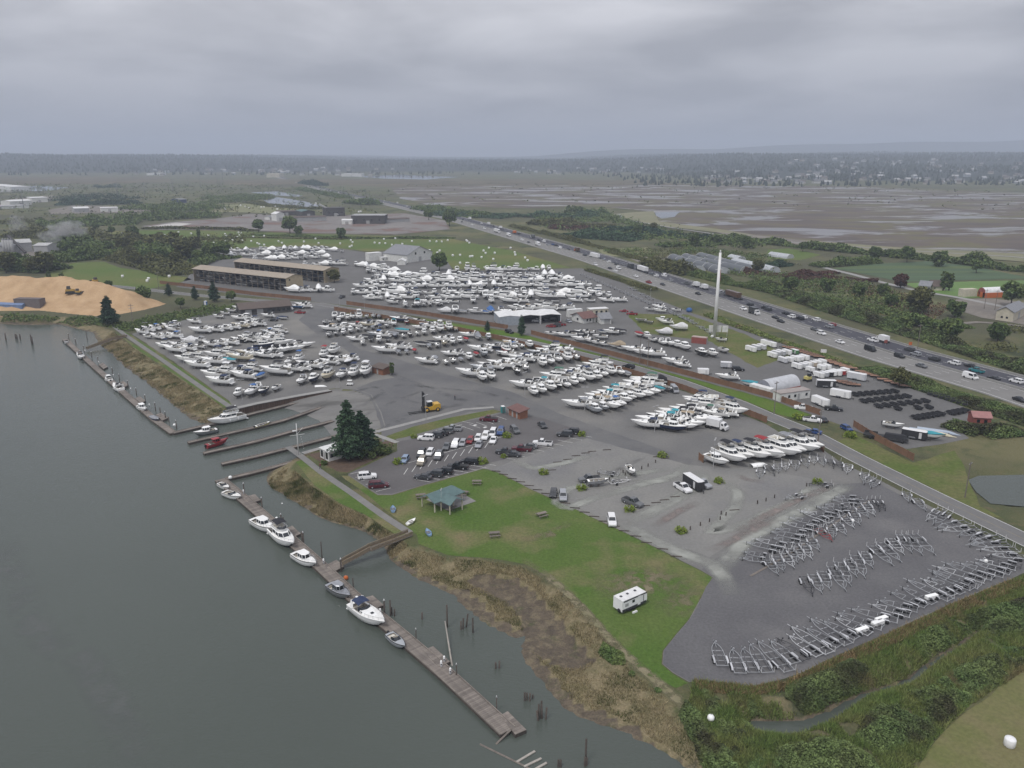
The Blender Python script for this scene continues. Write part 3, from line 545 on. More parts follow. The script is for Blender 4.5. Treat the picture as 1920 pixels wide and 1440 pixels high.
def boat(kind, L, ashore=True, rails=False):
    p = Proto(); B = L * (.365 if L < 8 else .35); D = .195 * L + .34; z0 = BASE if ashore else 0.0
    rg = [[(x, y, z + z0) for x, y, z in r] for r in hull_rings(L, B, D)]; n = len(rg)
    h = MB(); h.loft(rg, close=False, mf=lambda i, j: 1 if i in (2, 3) else 0); h.add(rg[0], [(0, 1, 2, 3, 4, 5, 6)])
    hi = p.part('hull', h, [GEL, BOTT]); r = MB()
    for s in (0, 6):
        for a, b in zip(rg, rg[1:]): r.bar(a[s], b[s], .07, .09)
    p.part('rub_rail', r, GEL if kind in 'ef' else BLACK, hi)
    c0, c1 = {'e': (1, 5), 'f': (0, 3), 'b': (1, 6), 'p': (1, 4), 's': (1, 8), 'c': (1, 6), 'k': (0, 4), 'y': (1, 4)}[kind]
    ins = .16 if L < 7 else .28; dk = MB(); ck = MB(); fl = {}
    def sher(i, k): x, y, z = rg[i][0]; return (x, max(y * .98 - k, .0), z + .01)
    for i in range(n - 1):
        a, b = sher(i, 0), sher(i + 1, 0)
        if c0 <= i < c1:
            c, d = sher(i, ins), sher(i + 1, ins); fz = z0 + .42 * D
            for s in (1, -1):
                q = [(v[0], v[1] * s, v[2]) for v in (a, b, d, c)]; dk.add(q, [(0, 1, 2, 3) if s < 0 else (3, 2, 1, 0)])
                w1 = [(c[0], c[1] * s, c[2]), (d[0], d[1] * s, d[2]), (d[0], d[1] * s, fz), (c[0], c[1] * s, fz)]; ck.add(w1, [(0, 1, 2, 3)])
            ck.add([(c[0], -c[1], fz), (d[0], -d[1], fz), (d[0], d[1], fz), (c[0], c[1], fz)], [(0, 1, 2, 3)])
            for q, e in ((i, c), (i + 1, d)):
                if q in (c0, c1): ck.add([(e[0], -e[1], e[2]), (e[0], e[1], e[2]), (e[0], e[1], fz), (e[0], -e[1], fz)], [(0, 1, 2, 3)])
        else:
            cr = .05 * B; m1, m2 = (a[0], 0, a[2] + cr * (1 if 0 < i else .5)), (b[0], 0, b[2] + cr * (i + 1 < n - 1))
            for s in (1, -1): dk.add([(a[0], a[1] * s, a[2]), (b[0], b[1] * s, b[2]), m2, m1], [(0, 1, 2, 3)])
    p.part('deck', dk, DECKM); p.part('cockpit', ck, COCK)
    S = rg[5][0][2]; X = lambda t: (t - .5) * L; W = B / 2
    def house(x0, x1, w_, za, zb, zc, rf=.35, rb=.1, nose=.5, over=.15):    # walls, window band, roof
        m = MB(); m.frust(cabring(x0, x1, w_, za, nose), cabring(x0 + .02, x1 - .03, w_ * .98, zb, nose), cap=False); ci = p.part('cabin', m, GEL)
        lo = cabring(x0 + .04, x1 - .06, w_ * .965, zb, nose); hi_ = cabring(x0 + rb, x1 - rf * (zc - zb) / .7, w_ * .86, zc, nose); g = MB(); g.frust(lo, hi_, cap=False)
        p.part('window', g, GLS, ci); rf_ = MB(); rf_.frust(cabring(x0 - over, x1 - rf * (zc - zb) / .7 + .08, w_ * .92, zc, nose), cabring(x0 - over + .1, x1 - rf * (zc - zb) / .7 - .1, w_ * .8, zc + .12, nose), base=True); p.part('roof', rf_, GEL, ci)
        pl = MB()
        for k in range(6): pl.bar(lo[k], hi_[k], .09, .09)
        for s in (1, 4): pl.bar(lerp(lo[s - 1 if s == 1 else 5], lo[s], .5), lerp(hi_[s - 1 if s == 1 else 5], hi_[s], .5), .08, .08)
        p.part('pillar', pl, GEL, ci); return ci
    def shield(x, w_, z, h_, m=GLS):
        g = MB(); g.add([(x - .9, -w_, z), (x, -w_ * .75, z), (x + .35, 0, z), (x, w_ * .75, z), (x - .9, w_, z), (x - 1.15, -w_ * .92, z + h_ * .9), (x - .4, -w_ * .68, z + h_), (x - .15, 0, z + h_), (x - .4, w_ * .68, z + h_), (x - 1.15, w_ * .92, z + h_ * .9)], [(i, i + 1, i + 6, i + 5) for i in range(4)]); p.part('windscreen', g, m)
    def canopy(x0, x1, w_, z, h_, post):
        c = MB(); rr = [[(x0 + (x1 - x0) * t, -w_ * k, z + h_ * (1 - (abs(k) ** 2.2)) + .12 * math.sin(math.pi * t)) for k in (-1, -.6, 0, .6, 1)] for t in (0, .33, .66, 1)]; c.loft(rr, close=False); p.part('canopy', c, CAN['navy'])
        if post:
            f = MB()
            for x in (x0 + .1, x1 - .1):
                for s in (-1, 1): f.tube((x * .7 + (x0 + x1) * .15, s * w_ * 1.02, post), (x, s * w_ * .98, z + .02), .03, 4)
            p.part('canopy_frame', f, STEEL)
    def seats(xs, y, z):
        for x in xs:
            for s in ((-1, 1) if y else (0,)): p.part('seat', MB().box(x, s * y, z, .55, .55, .4).box(x - .25, s * y, z + .35, .12, .55, .45), SEATM)
    def arch(x, w_, z, h_): p.part('radar_arch', MB().bar((x, -w_, z), (x - .45, -w_ * .8, z + h_), .45, .12).bar((x, w_, z), (x - .45, w_ * .8, z + h_), .45, .12).box(x - .5, 0, z + h_ - .06, .5, w_ * 1.66, .14), GEL)
    def outboard(y=0.0, m=None): p.part('outboard_motor', MB().box(-L / 2 - .3, y, z0 + .55 * D, .5, .38, .62, tx=.8, ty=.8).box(-L / 2 - .32, y, z0 + .05, .18, .12, .55 * D), m or BLACK)
    if kind == 'e':                                       # express cruiser
        t = MB(); rr = [cabring(X(.42), X(.84), W * .74, S + .0, .25, .75), cabring(X(.42), X(.80), W * .64, S + .34, .25, .75)]; t.frust(*rr); ti = p.part('trunk_cabin', t, GEL); hl = MB(); hl.box(X(.66), 0, S + .345, .6, .6, .05); p.part('hatch', hl, GLS, ti)
        for s in (1, 4): sw = MB().pane([rr[0][s - 1 if s == 1 else 4], rr[0][s if s == 1 else 5], rr[1][s if s == 1 else 5], rr[1][s - 1 if s == 1 else 4]], .2, .25); p.part('window', sw, GLS, ti)
        shield(X(.47), W * .8, S + .02, .75); arch(X(.2), W * .9, S, 1.15); seats((X(.36),), W * .42, z0 + .42 * D); p.part('seat', MB().box(X(.12), 0, z0 + .42 * D, .6, B * .66, .45), SEATM); canopy(X(.14), X(.4), W * .74, S + 1.2, .28, S)
        p.part('swim_platform', MB().box(-L / 2 - .3, 0, z0 + .28 * D, .7, B * .74, .1), GEL)
    elif kind == 'f':                                     # flybridge cruiser
        house(X(.28), X(.72), W * .8, S - .02, S + .38, S + 1.05, rf=.75, over=.7); fz = S + 1.17; t = MB(); lo, hi_ = cabring(X(.2), X(.56), W * .66, fz, .55), cabring(X(.19), X(.59), W * .72, fz + .6, .55); t.frust(lo, hi_, cap=False); inn = [(x * .97, y * .92, z) for x, y, z in hi_]
        t.add(hi_ + inn, [(i, (i + 1) % 6, 6 + (i + 1) % 6, 6 + i) for i in range(6)]); t.frust([(x, y, fz + .05) for x, y, z in inn], inn, cap=False); t.add([(x, y, fz + .05) for x, y, z in inn], [tuple(range(6))]); p.part('flybridge', t, GEL)
        seats((X(.4),), W * .3, fz + .1); p.part('seat', MB().box(X(.25), 0, fz + .06, .6, W, .42), SEATM); shield(X(.58), W * .62, fz + .6, .35); canopy(X(.22), X(.52), W * .66, fz + 1.5, .25, fz + .55)
        p.part('swim_platform', MB().box(-L / 2 - .35, 0, z0 + .26 * D, .8, B * .8, .1), GEL); fd = MB(); fd.box(X(.82), 0, S + .2, .65, .65, .06); p.part('hatch', fd, GLS)
    elif kind == 'b':                                     # open runabout
        shield(X(.58), W * .82, S, .55); seats((X(.4), ), W * .42, z0 + .42 * D); p.part('seat', MB().box(X(.17), 0, z0 + .42 * D, .6, B * .62, .45), SEATM); outboard(); p.part('console', MB().box(X(.53), -W * .45, z0 + .42 * D, .35, .6, .55), GEL)
    elif kind == 'p':                                     # pilothouse / hardtop
        t = MB(); t.frust(cabring(X(.6), X(.86), W * .66, S, .3, .7), cabring(X(.6), X(.83), W * .58, S + .3, .3, .7)); p.part('trunk_cabin', t, GEL); house(X(.36), X(.66), W * .76, S - .02, S + .38, S + 1.1, rf=.25, over=.5); outboard(.0, None); seats((X(.2),), W * .4, z0 + .42 * D)
    elif kind == 's':                                     # aluminium skiff
        for t_ in (.3, .55, .75): p.part('thwart', MB().box(X(t_), 0, z0 + .7 * D, .35, B * .8 * (1 if t_ < .7 else .75), .06), ALU)
        outboard()
    elif kind == 'c':                                     # runabout under a fitted cover
        rr = []
        for i in range(n):
            x, y, z = rg[i][0]; t_ = i / (n - 1); hh = (.25 + .5 * math.exp(-((t_ - .5) / .22) ** 2)) * min(1, (1 - t_) * 5) * .16 * L * .7 + .02; rr.append([(x, y * 1.03, z - .12), (x, y * 1.03, z + .03), (x, y * .5, z + hh * .75), (x, 0, z + hh), (x, -y * .5, z + hh * .75), (x, -y * 1.03, z + .03), (x, -y * 1.03, z - .12)])
        cv = MB(); cv.loft(rr, close=False); cv.add(rr[0], [(0, 1, 2, 3, 4, 5, 6)]); p.part('cover', cv, CAN['blue']); outboard()
    elif kind == 'k':                                     # cruiser wrapped for storage
        rr = []
        for i in range(n):
            x, y, z = rg[i][0]; t_ = i / (n - 1); hh = (1.9 * math.exp(-((t_ - .32) / .3) ** 2) + .15) * min(1, (1 - t_) * 4) + .02; rr.append([(x, y * 1.04, z - .25), (x, y * 1.02, z + .05), (x, y * .72, z + hh * .6), (x, y * .2, z + hh), (x, -y * .2, z + hh), (x, -y * .72, z + hh * .6), (x, -y * 1.02, z + .05), (x, -y * 1.04, z - .25)])
        cv = MB(); cv.loft(rr, close=False); cv.add(rr[0], [tuple(range(8))]); p.part('cover', cv, CAN['white'])
    elif kind == 'y':                                     # sailing yacht
        t = MB(); t.frust(cabring(X(.38), X(.72), W * .6, S, .4), cabring(X(.39), X(.7), W * .52, S + .4, .4)); ti = p.part('trunk_cabin', t, GEL); p.part('mast', MB().tube((X(.6), 0, S), (X(.6), 0, S + L * 1.25), .09, 6), ALU); p.part('boom', MB().tube((X(.6), 0, S + 1), (X(.2), 0, S + 1.1), .12, 6), CAN['blue'])
        p.part('keel', MB().box(X(.48), 0, z0 - .5, L * .25, .25, .6), BOTT)
    if rails:
        rl = MB(); tp = [(rg[i][0][0] - .05, rg[i][0][1] * .9, rg[i][0][2] + .55) for i in range(6, n)]; loop = tp + [(x, -y, z) for x, y, z in reversed(tp)]; rl.path(loop, .025, 4)
        for k, v in enumerate(loop): rl.tube((v[0], v[1], v[2] - .55), v, .02, 4)
        p.part('bow_rail', rl, STEEL)
        for t_ in (.25, .5): p.part('fender', MB().tube((X(t_), W * 1.08, z0 + .35 * D), (X(t_), W * 1.08, z0 + .75 * D), .14, 8), CAN['white'])
        if kind in 'ef': p.part('radar_dome', MB().sphere((X(.14) if kind == 'e' else X(.24), 0, S + (1.45 if kind == 'e' else 3.1)), .3, 8, 5, sz=.5), GEL)
    if ashore:
        for t_, s in ((.2, 1), (.2, -1), (.62, 1), (.62, -1)):
            i = int(t_ * (n - 1)); x, y, z = rg[i][2]; p.part('jack_stand', MB().tube((x, y * .9, z + .05), (x, y * 1.1, .05), .04, 4).bar((x - .3, y * 1.15, .04), (x + .3, y * 1.15, .04), .06, .06).box(x, y * .88, z - .02, .25, .25, .05), STEEL)
        for t_ in (.18, .55): p.part('keel_block', MB().box(X(t_), 0, 0, .35, .8, BASE + .02), WOODT)
    return p
BO = {}
for k, ls in dict(e=(7.2, 8.5, 9.8), f=(9.4, 11.4), b=(5.6, 6.5), p=(7, 8.5), s=(4.6, 5.6), c=(5.6, 6.8), k=(8.5, 10.5), y=(9.5,)).items(): BO[k] = [(L, boat(k, L)) for L in ls]
KNAME = dict(e='express_cruiser', f='flybridge_cruiser', b='runabout', p='pilothouse_boat', s='aluminium_skiff', c='covered_runabout', k='wrapped_cruiser', y='sailing_yacht')
KDESC = dict(e='express cruiser with a radar arch', f='flybridge cruiser', b='open runabout', p='hardtop pilothouse boat', s='aluminium skiff', c='runabout under a fitted cover', k='cruiser wrapped in a storage cover', y='sailing yacht with a bare mast')
def put_boat(k, xy, head, phrase, group, size=None, hull=None, canv=None, z=0.0, name=None, label=None):
    L, pr = BO[k][size if size is not None else rng.randrange(len(BO[k]))]
    hull = hull or ('alu' if k == 's' else rng.choices(['white', 'navy', 'cream', 'grey', 'red', 'blue', 'black'], [94, 2, 2, 2, 0, 1, 1])[0])
    canv = canv or rng.choices(list(CAN), {'e': [12, 12, 4, 2, 5, 62, 3, 0, 1], 'f': [12, 14, 3, 1, 5, 60, 4, 0, 1], 'c': [16, 14, 9, 4, 26, 20, 4, 3, 2], 'k': [2, 4, 8, 2, 10, 70, 3, 0, 1]}.get(k, [1] * 9))[0]
    skip = []
    if k == 'e' and canv == 'white': skip = ['canopy', 'canopy_frame']
    if k == 'f' and canv == 'white' and rng.random() < .6: skip = ['canopy', 'canopy_frame']
    cpart = '' if k in 'bpsy' or skip else (f' and {canv} canopy' if k in 'ef' else f' in {canv}')
    size_w = {'e': ('short ', '', 'long '), 'f': ('', 'big '), 'b': ('small ', ''), 'p': ('', 'long '), 's': ('', 'long '), 'c': ('small ', ''), 'k': ('', 'long '), 'y': ('',)}[k][[a[0] for a in BO[k]].index(L)]
    kd = KDESC[k]
    if k == 'e' and cpart: kd = 'express cruiser'; cpart = f' with {canv} canopy'
    if k == 'f' and cpart: cpart = f' with {canv} canopy'
    if k in 'ck': kd = {'c': 'covered runabout', 'k': 'wrapped cruiser'}[k]; cpart = f' under {canv} cover'
    lb = label or f"{size_w}{'' if k == 's' else {'alu': 'aluminium'}.get(hull, hull) + ' '}{kd}{cpart} {phrase}"
    over = {'hull': HULLC[hull], 'canopy': CAN[canv], 'cover': CAN[canv]}
    if hull in ('cream', 'grey'): over['cabin'] = over['deck'] = HULLC[hull]
    r = place(pr, name or KNAME[k], (xy[0], xy[1], z), head, lb, 'boat', group, over, skip, sc=rng.uniform(.86, 1.06)); return r

# ------------------------------------------------------------------ road vehicles (front towards +x)
def wheel_mesh(r, w_): return MB().tube((0, -w_ / 2, 0), (0, w_ / 2, 0), r, 12)
def vehicle(kind):
    p = Proto(); L, W, belt, H = dict(sedan=(4.75, 1.84, .92, 1.45), suv=(4.85, 1.95, 1.08, 1.80), hatch=(4.2, 1.78, .95, 1.52), pickup=(5.7, 1.98, 1.12, 1.88), van=(5.7, 2.02, 1.15, 2.25), minivan=(5.1, 1.98, 1.0, 1.76))[kind]
    a = L / 2; w_ = W / 2; b = MB(); nose = {'van': .95}.get(kind, .86)
    st = [(-a, .9, .42, belt * (.9 if kind in ('sedan', 'hatch') else .98)), (-a + .12, .97, .28, belt * (.97 if kind in ('sedan',) else 1)), (-a * .5, 1, .25, belt), (a * .3, 1, .25, belt), (a * .55, 1, .25, belt * .95), (a - .2, .95, .28, belt * nose), (a, .84, .42, belt * .72)]
    rg = [[(x, -w_ * k, zl), (x, -w_ * k * 1.0, (zl + zh) / 2), (x, -w_ * k * .93, zh), (x, w_ * k * .93, zh), (x, w_ * k, (zl + zh) / 2), (x, w_ * k, zl)] for x, k, zl, zh in st]; b.loft([list(reversed(r)) for r in rg], sm=False)
    g0, g1, t0, t1 = dict(sedan=(-a + .75, a * .42, -a + 1.35, a * .08), suv=(-a + .06, a * .44, -a + .35, a * .16), hatch=(-a + .06, a * .5, -a + .5, a * .18), pickup=(-a * .22, a * .48, -a * .12, a * .22), van=(-a + .05, a * .78, -a + .15, a * .5), minivan=(-a + .05, a * .62, -a + .35, a * .22))[kind]
    lo = [(g0, -w_ * .93, belt * .985), (g1, -w_ * .93, belt * .97), (g1, w_ * .93, belt * .97), (g0, w_ * .93, belt * .985)]; hi = [(t0, -w_ * .76, H - .04), (t1, -w_ * .76, H - .04), (t1, w_ * .76, H - .04), (t0, w_ * .76, H - .04)]
    b.frust(lo, hi, cap=False); b.frust(hi, [(x * .97 + .0, y * .88, H) for x, y, z in hi])
    if kind == 'pickup': b.box(-a * .62, 0, .5, a * .7, W * .02, .02)
    bi = p.part('body', b, paint('car_paint', (.5, .5, .5), .25, .0, .03, .6))
    p.part('windshield', MB().pane([lo[1], lo[2], hi[2], hi[1]], .06, .08), GLS); p.part('rear_window', MB().pane([lo[3], lo[0], hi[0], hi[3]], .1, .14 if kind != 'van' else .3), GLS)
    for q in ([lo[0], lo[1], hi[1], hi[0]], [lo[2], lo[3], hi[3], hi[2]]):
        sw = MB()
        L_ = 3 if kind in ('suv', 'minivan') else 2
        if kind == 'van': c1 = [Vector(v) for v in q]; k_ = (.55, .97) if q[0][0] < q[1][0] else (.03, .45); sw.pane([c1[0].lerp(c1[1], k_[0]), c1[0].lerp(c1[1], k_[1]), c1[3].lerp(c1[2], k_[1]), c1[3].lerp(c1[2], k_[0])], .04, .14)
        else:
            for k in range(L_): c1 = [Vector(v) for v in q]; sw.pane([c1[0].lerp(c1[1], k / L_), c1[0].lerp(c1[1], (k + 1) / L_), c1[3].lerp(c1[2], (k + 1) / L_), c1[3].lerp(c1[2], k / L_)], .05, .12)
        p.part('side_window', sw, GLS)
    if kind == 'pickup':
        bed = MB(); x0, x1 = -a + .15, -a * .26; z_ = belt + .012; bed.add([(x0, -w_ * .8, z_), (x1, -w_ * .8, z_), (x1, w_ * .8, z_), (x0, w_ * .8, z_)], [(0, 1, 2, 3)]); p.part('cargo_bed', bed, BLACK)
    rr = .36 if kind in ('suv', 'pickup', 'van') else .32; wm_ = wheel_mesh(rr, .24).mesh('wheel', BLACK); rm = MB().tube((0, -.125, 0), (0, .125, 0), rr * .6, 8).mesh('rim', ALU)
    for x in (-a * .62, a * .62):
        for s in (-1, 1):
            for nm, q in (('wheel', wm_), ('rim', rm)):
                mm = q.copy(); mm.transform(__import__('mathutils').Matrix.Translation((x, s * (w_ - .1), rr))); p.part(nm, mm, None, len(p.p) - 1 if nm == 'rim' else None)
    for s in (-1, 1):
        p.part('headlight', MB().box(a - .1, s * w_ * .66, belt * .62, .16, w_ * .34, .14), mat('lamp_glass', (.7, .7, .68), (.6, .6, .6), rough=.15, scale=1)); p.part('tail_light', MB().box(-a + .05, s * w_ * .78, belt * .72, .12, w_ * .2, .2), mat('red_lens', (.25, .01, .01), (.2, .01, .01), rough=.2, scale=1))
    return p
VEH = {k: vehicle(k) for k in ('sedan', 'suv', 'hatch', 'pickup', 'van', 'minivan')}
CARC = {k: paint(k + '_car_paint', c, .25, m_) for k, c, m_ in (('white', (.74, .74, .74), 0), ('black', (.012, .012, .014), 0), ('dark grey', (.05, .052, .056), .2), ('grey', (.14, .145, .15), .3), ('silver', (.38, .39, .41), .4), ('red', (.22, .012, .015), 0), ('maroon', (.085, .012, .02), 0), ('blue', (.03, .07, .2), .1), ('tan', (.27, .24, .19), .2), ('teal', (.02, .18, .2), 0), ('pale blue', (.25, .33, .45), .2), ('brown', (.1, .06, .04), 0), ('orange', (.55, .14, .02), 0))}
VCAT = dict(sedan='car', suv='car', hatch='car', pickup='pickup truck', van='van', minivan='car'); VD = dict(sedan='saloon car', suv='tall estate car', hatch='hatchback car', pickup='pickup truck', van='panel van', minivan='people carrier')
VN = dict(sedan='saloon_car', suv='tall_estate_car', hatch='hatchback_car', pickup='pickup_truck', van='panel_van', minivan='people_carrier')
def put_car(kind, col, xy, head, phrase, group, lite=False, z=.0):
    return place(VEH[kind], VN[kind], (xy[0], xy[1], z), head, f'{col} {VD[kind]} {phrase}', VCAT[kind], group, {'body': CARC[col]}, ('rim', 'headlight', 'tail_light') if lite else ())
def truck(cab, boxl, boxh, semi):
    p = Proto(); a = 2.0; b = MB(); b.frust([(0, -1.15, .5), (a, -1.15, .5), (a, 1.15, .5), (0, 1.15, .5)], [(0, -1.15, 1.5), (a, -1.12, 1.4), (a, 1.12, 1.4), (0, 1.15, 1.5)], base=True); lo = [(0, -1.12, 1.5), (1.5 if not semi else 1.7, -1.12, 1.45), (1.5 if not semi else 1.7, 1.12, 1.45), (0, 1.12, 1.5)]; hi = [(0, -1.0, cab), (1.0, -1.0, cab - .1), (1.0, 1.0, cab - .1), (0, 1.0, cab)]; b.frust(lo, hi); p.part('cab', b, paint('truck_paint', (.7, .7, .7), .3))
    p.part('windshield', MB().pane([lo[1], lo[2], hi[2], hi[1]], .08, .12), GLS)
    for q in ([lo[0], lo[1], hi[1], hi[0]], [lo[2], lo[3], hi[3], hi[2]]): p.part('side_window', MB().pane(q, .25, .2), GLS)
    p.part('cargo_box', MB().box(-.2 - boxl / 2, 0, 1.05, boxl, 2.45, boxh), paint('truck_box', (.75, .75, .74), .4)); p.part('chassis', MB().box(-boxl / 2 + .6, 0, .55, boxl + 2.4, .9, .35), BLACK)
    for x in ([1.1, -boxl * .75, -boxl * .75 - 1.2] + ([-1.2, -2.4] if semi else [])):
        for s in (-1, 1): p.part('wheel', MB().tube((x, s * .85, .5), (x, s * 1.2, .5), .5, 12), BLACK)
    return p
TRK = dict(box=truck(2.6, 5.2, 2.5, False), semi=truck(3.4, 13.5, 2.8, True), small=truck(2.5, 4.2, 2.2, False))
def put_truck(k, box, cab, xy, head, phrase, group): return place(TRK[k], dict(box='box_truck', semi='articulated_lorry', small='box_truck')[k], xy, head, f"{dict(box='box truck', semi='long articulated lorry', small='short box truck')[k]} with {box} body and {cab} cab {phrase}", 'truck', group, {'cargo_box': CARC[box], 'cab': CARC[cab]})

# ------------------------------------------------------------------ trailers (tongue towards +x, rear at -x)
def boat_trailer(L, W, axles, rails=True):
    p = Proto(); z = .58; h = L / 2; r = .052; f = MB(); w_ = W / 2 - .28
    for s in (-1, 1): f.path([(-h, s * w_, z), (h * .15, s * w_, z), (h * .45, s * w_ * .75, z), (h * .82, 0, z)], r, 5)
    f.tube((h * .4, 0, z), (h, 0, z - .05), r, 5); p.part('frame', f, STEEL)
    for t in (-.95, -.6, -.2, .15): p.part('cross_member', MB().tube((h * t, -w_, z - .04), (h * t, w_, z - .04), .055, 5), STEEL)
    for s in (-1, 1): p.part('bunk', MB().bar((-h * .95, s * .55, z + .18), (h * .1, s * .5, z + .24), .14, .08).tube((-h * .9, s * .5, z - .04), (-h * .9, s * .55, z + .18), .04, 4).tube((0, s * .5, z - .04), (0, s * .5, z + .2), .04, 4), mat('bunk_carpet', (.13, .13, .14), (.1, .1, .1), rough=.95))
    for s in (-1, 1):
        for k in range(axles): p.part('wheel', MB().tube((-h * .5 + k * .85 - (.4 if axles > 1 else 0), s * (W / 2 - .2), .36), (-h * .5 + k * .85 - (.4 if axles > 1 else 0), s * (W / 2 + .07), .36), .36, 10), BLACK)
        xl = -h * .5 - .5 - (.4 if axles > 1 else 0); xr = -h * .5 + .5 + (.45 if axles > 1 else 0); p.part('fender', MB().loft([[(xl, s * (W / 2 + .03), .45), (xl, s * (W / 2 - .27), .45)][::s], [(xl + .2, s * (W / 2 + .03), .74), (xl + .2, s * (W / 2 - .27), .74)][::s], [(xr - .2, s * (W / 2 + .03), .74), (xr - .2, s * (W / 2 - .27), .74)][::s], [(xr, s * (W / 2 + .03), .45), (xr, s * (W / 2 - .27), .45)][::s]], close=False, sm=False), mat('fender_zinc', (.55, .56, .57), (.45, .45, .47), rough=.4, metal=.15, rnd=.15))
        if rails: p.part('guide_post', MB().tube((-h * .97, s * (w_ + .1), z), (-h * .97, s * (w_ + .1), z + .95), .045, 5), CAN['white'])
    p.part('winch_post', MB().tube((h * .62, 0, z), (h * .56, 0, z + .75), .06, 5).box(h * .55, 0, z + .7, .25, .2, .14), STEEL); p.part('jack', MB().tube((h * .8, .12, .08), (h * .8, .12, z + .3), .05, 5).tube((h * .8, .05, .08), (h * .8, .2, .08), .09, 8), BLACK)
    return p
BTR = [boat_trailer(8.6, 2.5, 2), boat_trailer(7.2, 2.4, 2, False), boat_trailer(6.2, 2.3, 1), boat_trailer(9.6, 2.6, 2)]
BTD = ['long twin axle', 'twin axle', 'single axle', 'extra long twin axle']
ZINC = {'galvanised': STEEL, 'white': paint('trailer_white', (.7, .7, .7), .4), 'black': paint('trailer_black', (.03, .03, .033), .5), 'red': paint('trailer_red', (.32, .03, .03), .45), 'pale grey': mat('new_zinc', (.56, .57, .58), (.46, .47, .48), rough=.4, metal=.15, rnd=.1)}
def put_trailer(k, col, xy, head, phrase, group):
    o = {q: ZINC[col] for q in ('frame', 'cross_member', 'winch_post')}
    return place(BTR[k], 'boat_trailer', xy, head, f'{BTD[k]} {col} boat trailer {phrase}', 'trailer', group, o)
def cargo_trailer(L, H):
    p = Proto(); b = MB(); z = .5; rg = []
    b.frust([(-L / 2, -1.05, z), (L / 2, -1.05, z), (L / 2 + .35, 0, z), (L / 2, 1.05, z), (-L / 2, 1.05, z)], [(-L / 2, -1.05, z + H), (L / 2, -1.05, z + H), (L / 2 + .3, 0, z + H), (L / 2, 1.05, z + H), (-L / 2, 1.05, z + H)], base=True, cap=False); p.part('box_body', b, GEL)
    p.part('roof', MB().frust([(-L / 2 - .02, -1.07, z + H), (L / 2, -1.07, z + H), (L / 2 + .32, 0, z + H), (L / 2, 1.07, z + H), (-L / 2 - .02, 1.07, z + H)], [(-L / 2 + .1, -.9, z + H + .09), (L / 2 - .1, -.9, z + H + .09), (L / 2 + .15, 0, z + H + .09), (L / 2 - .1, .9, z + H + .09), (-L / 2 + .1, .9, z + H + .09)]), mat('trailer_roof', (.72, .72, .72), (.6, .6, .6), rough=.5))
    d = MB().pane([(-L / 2, 1.05, z), (-L / 2, -1.05, z), (-L / 2, -1.05, z + H), (-L / 2, 1.05, z + H)], .05, .05, .03); p.part('rear_door', d, mat('door_panel', (.6, .6, .6), (.55, .55, .55), rough=.45)); p.part('side_door', MB().box(L * .28, -1.06, z + .1, .75, .04, H * .8), MATS['door_panel'])
    for s in (-1, 1):
        p.part('fender', MB().box(-.3, s * 1.12, .55, 1.9, .22, .3, tx=.8), ALU)
        for x in (-.7, .15): p.part('wheel', MB().tube((x, s * .95, .32), (x, s * 1.18, .32), .32, 10), BLACK)
    p.part('tongue', MB().bar((L / 2, -.6, .45), (L / 2 + 1.4, 0, .45), .1, .1).bar((L / 2, .6, .45), (L / 2 + 1.4, 0, .45), .1, .1).tube((L / 2 + 1.2, 0, .0), (L / 2 + 1.2, 0, .7), .05, 5), BLACK); return p
CTR = [cargo_trailer(4.0, 1.9), cargo_trailer(5.2, 2.1), cargo_trailer(6.4, 2.2)]
def flat_trailer(L):
    p = Proto(); p.part('deck_frame', MB().box(0, 0, .52, L, 2.1, .12), BLACK); pk = mat('trailer_planks', (.34, .19, .125), (.27, .15, .10), rough=.85, scale=2, rnd=.15)
    for k in range(7): p.part('plank', MB().box(0, -.87 + k * .29, .645, L * .96, .27, .04), pk)
    for s in (-1, 1):
        p.part('side_rail', MB().bar((-L / 2, s * 1.02, .85), (L / 2, s * 1.02, .85), .06, .06).tube((-L / 2, s * 1.02, .6), (-L / 2, s * 1.02, .85), .04, 4).tube((L / 2, s * 1.02, .6), (L / 2, s * 1.02, .85), .04, 4), BLACK)
        for x in (-.5, .35): p.part('wheel', MB().tube((x, s * 1.08, .33), (x, s * 1.28, .33), .33, 10), BLACK)
    p.part('tongue', MB().bar((L / 2, -.6, .55), (L / 2 + 1.3, 0, .5), .1, .1).bar((L / 2, .6, .55), (L / 2 + 1.3, 0, .5), .1, .1).tube((L / 2 + 1.1, 0, .0), (L / 2 + 1.1, 0, .7), .05, 5), BLACK); return p
FTR = flat_trailer(5.0)
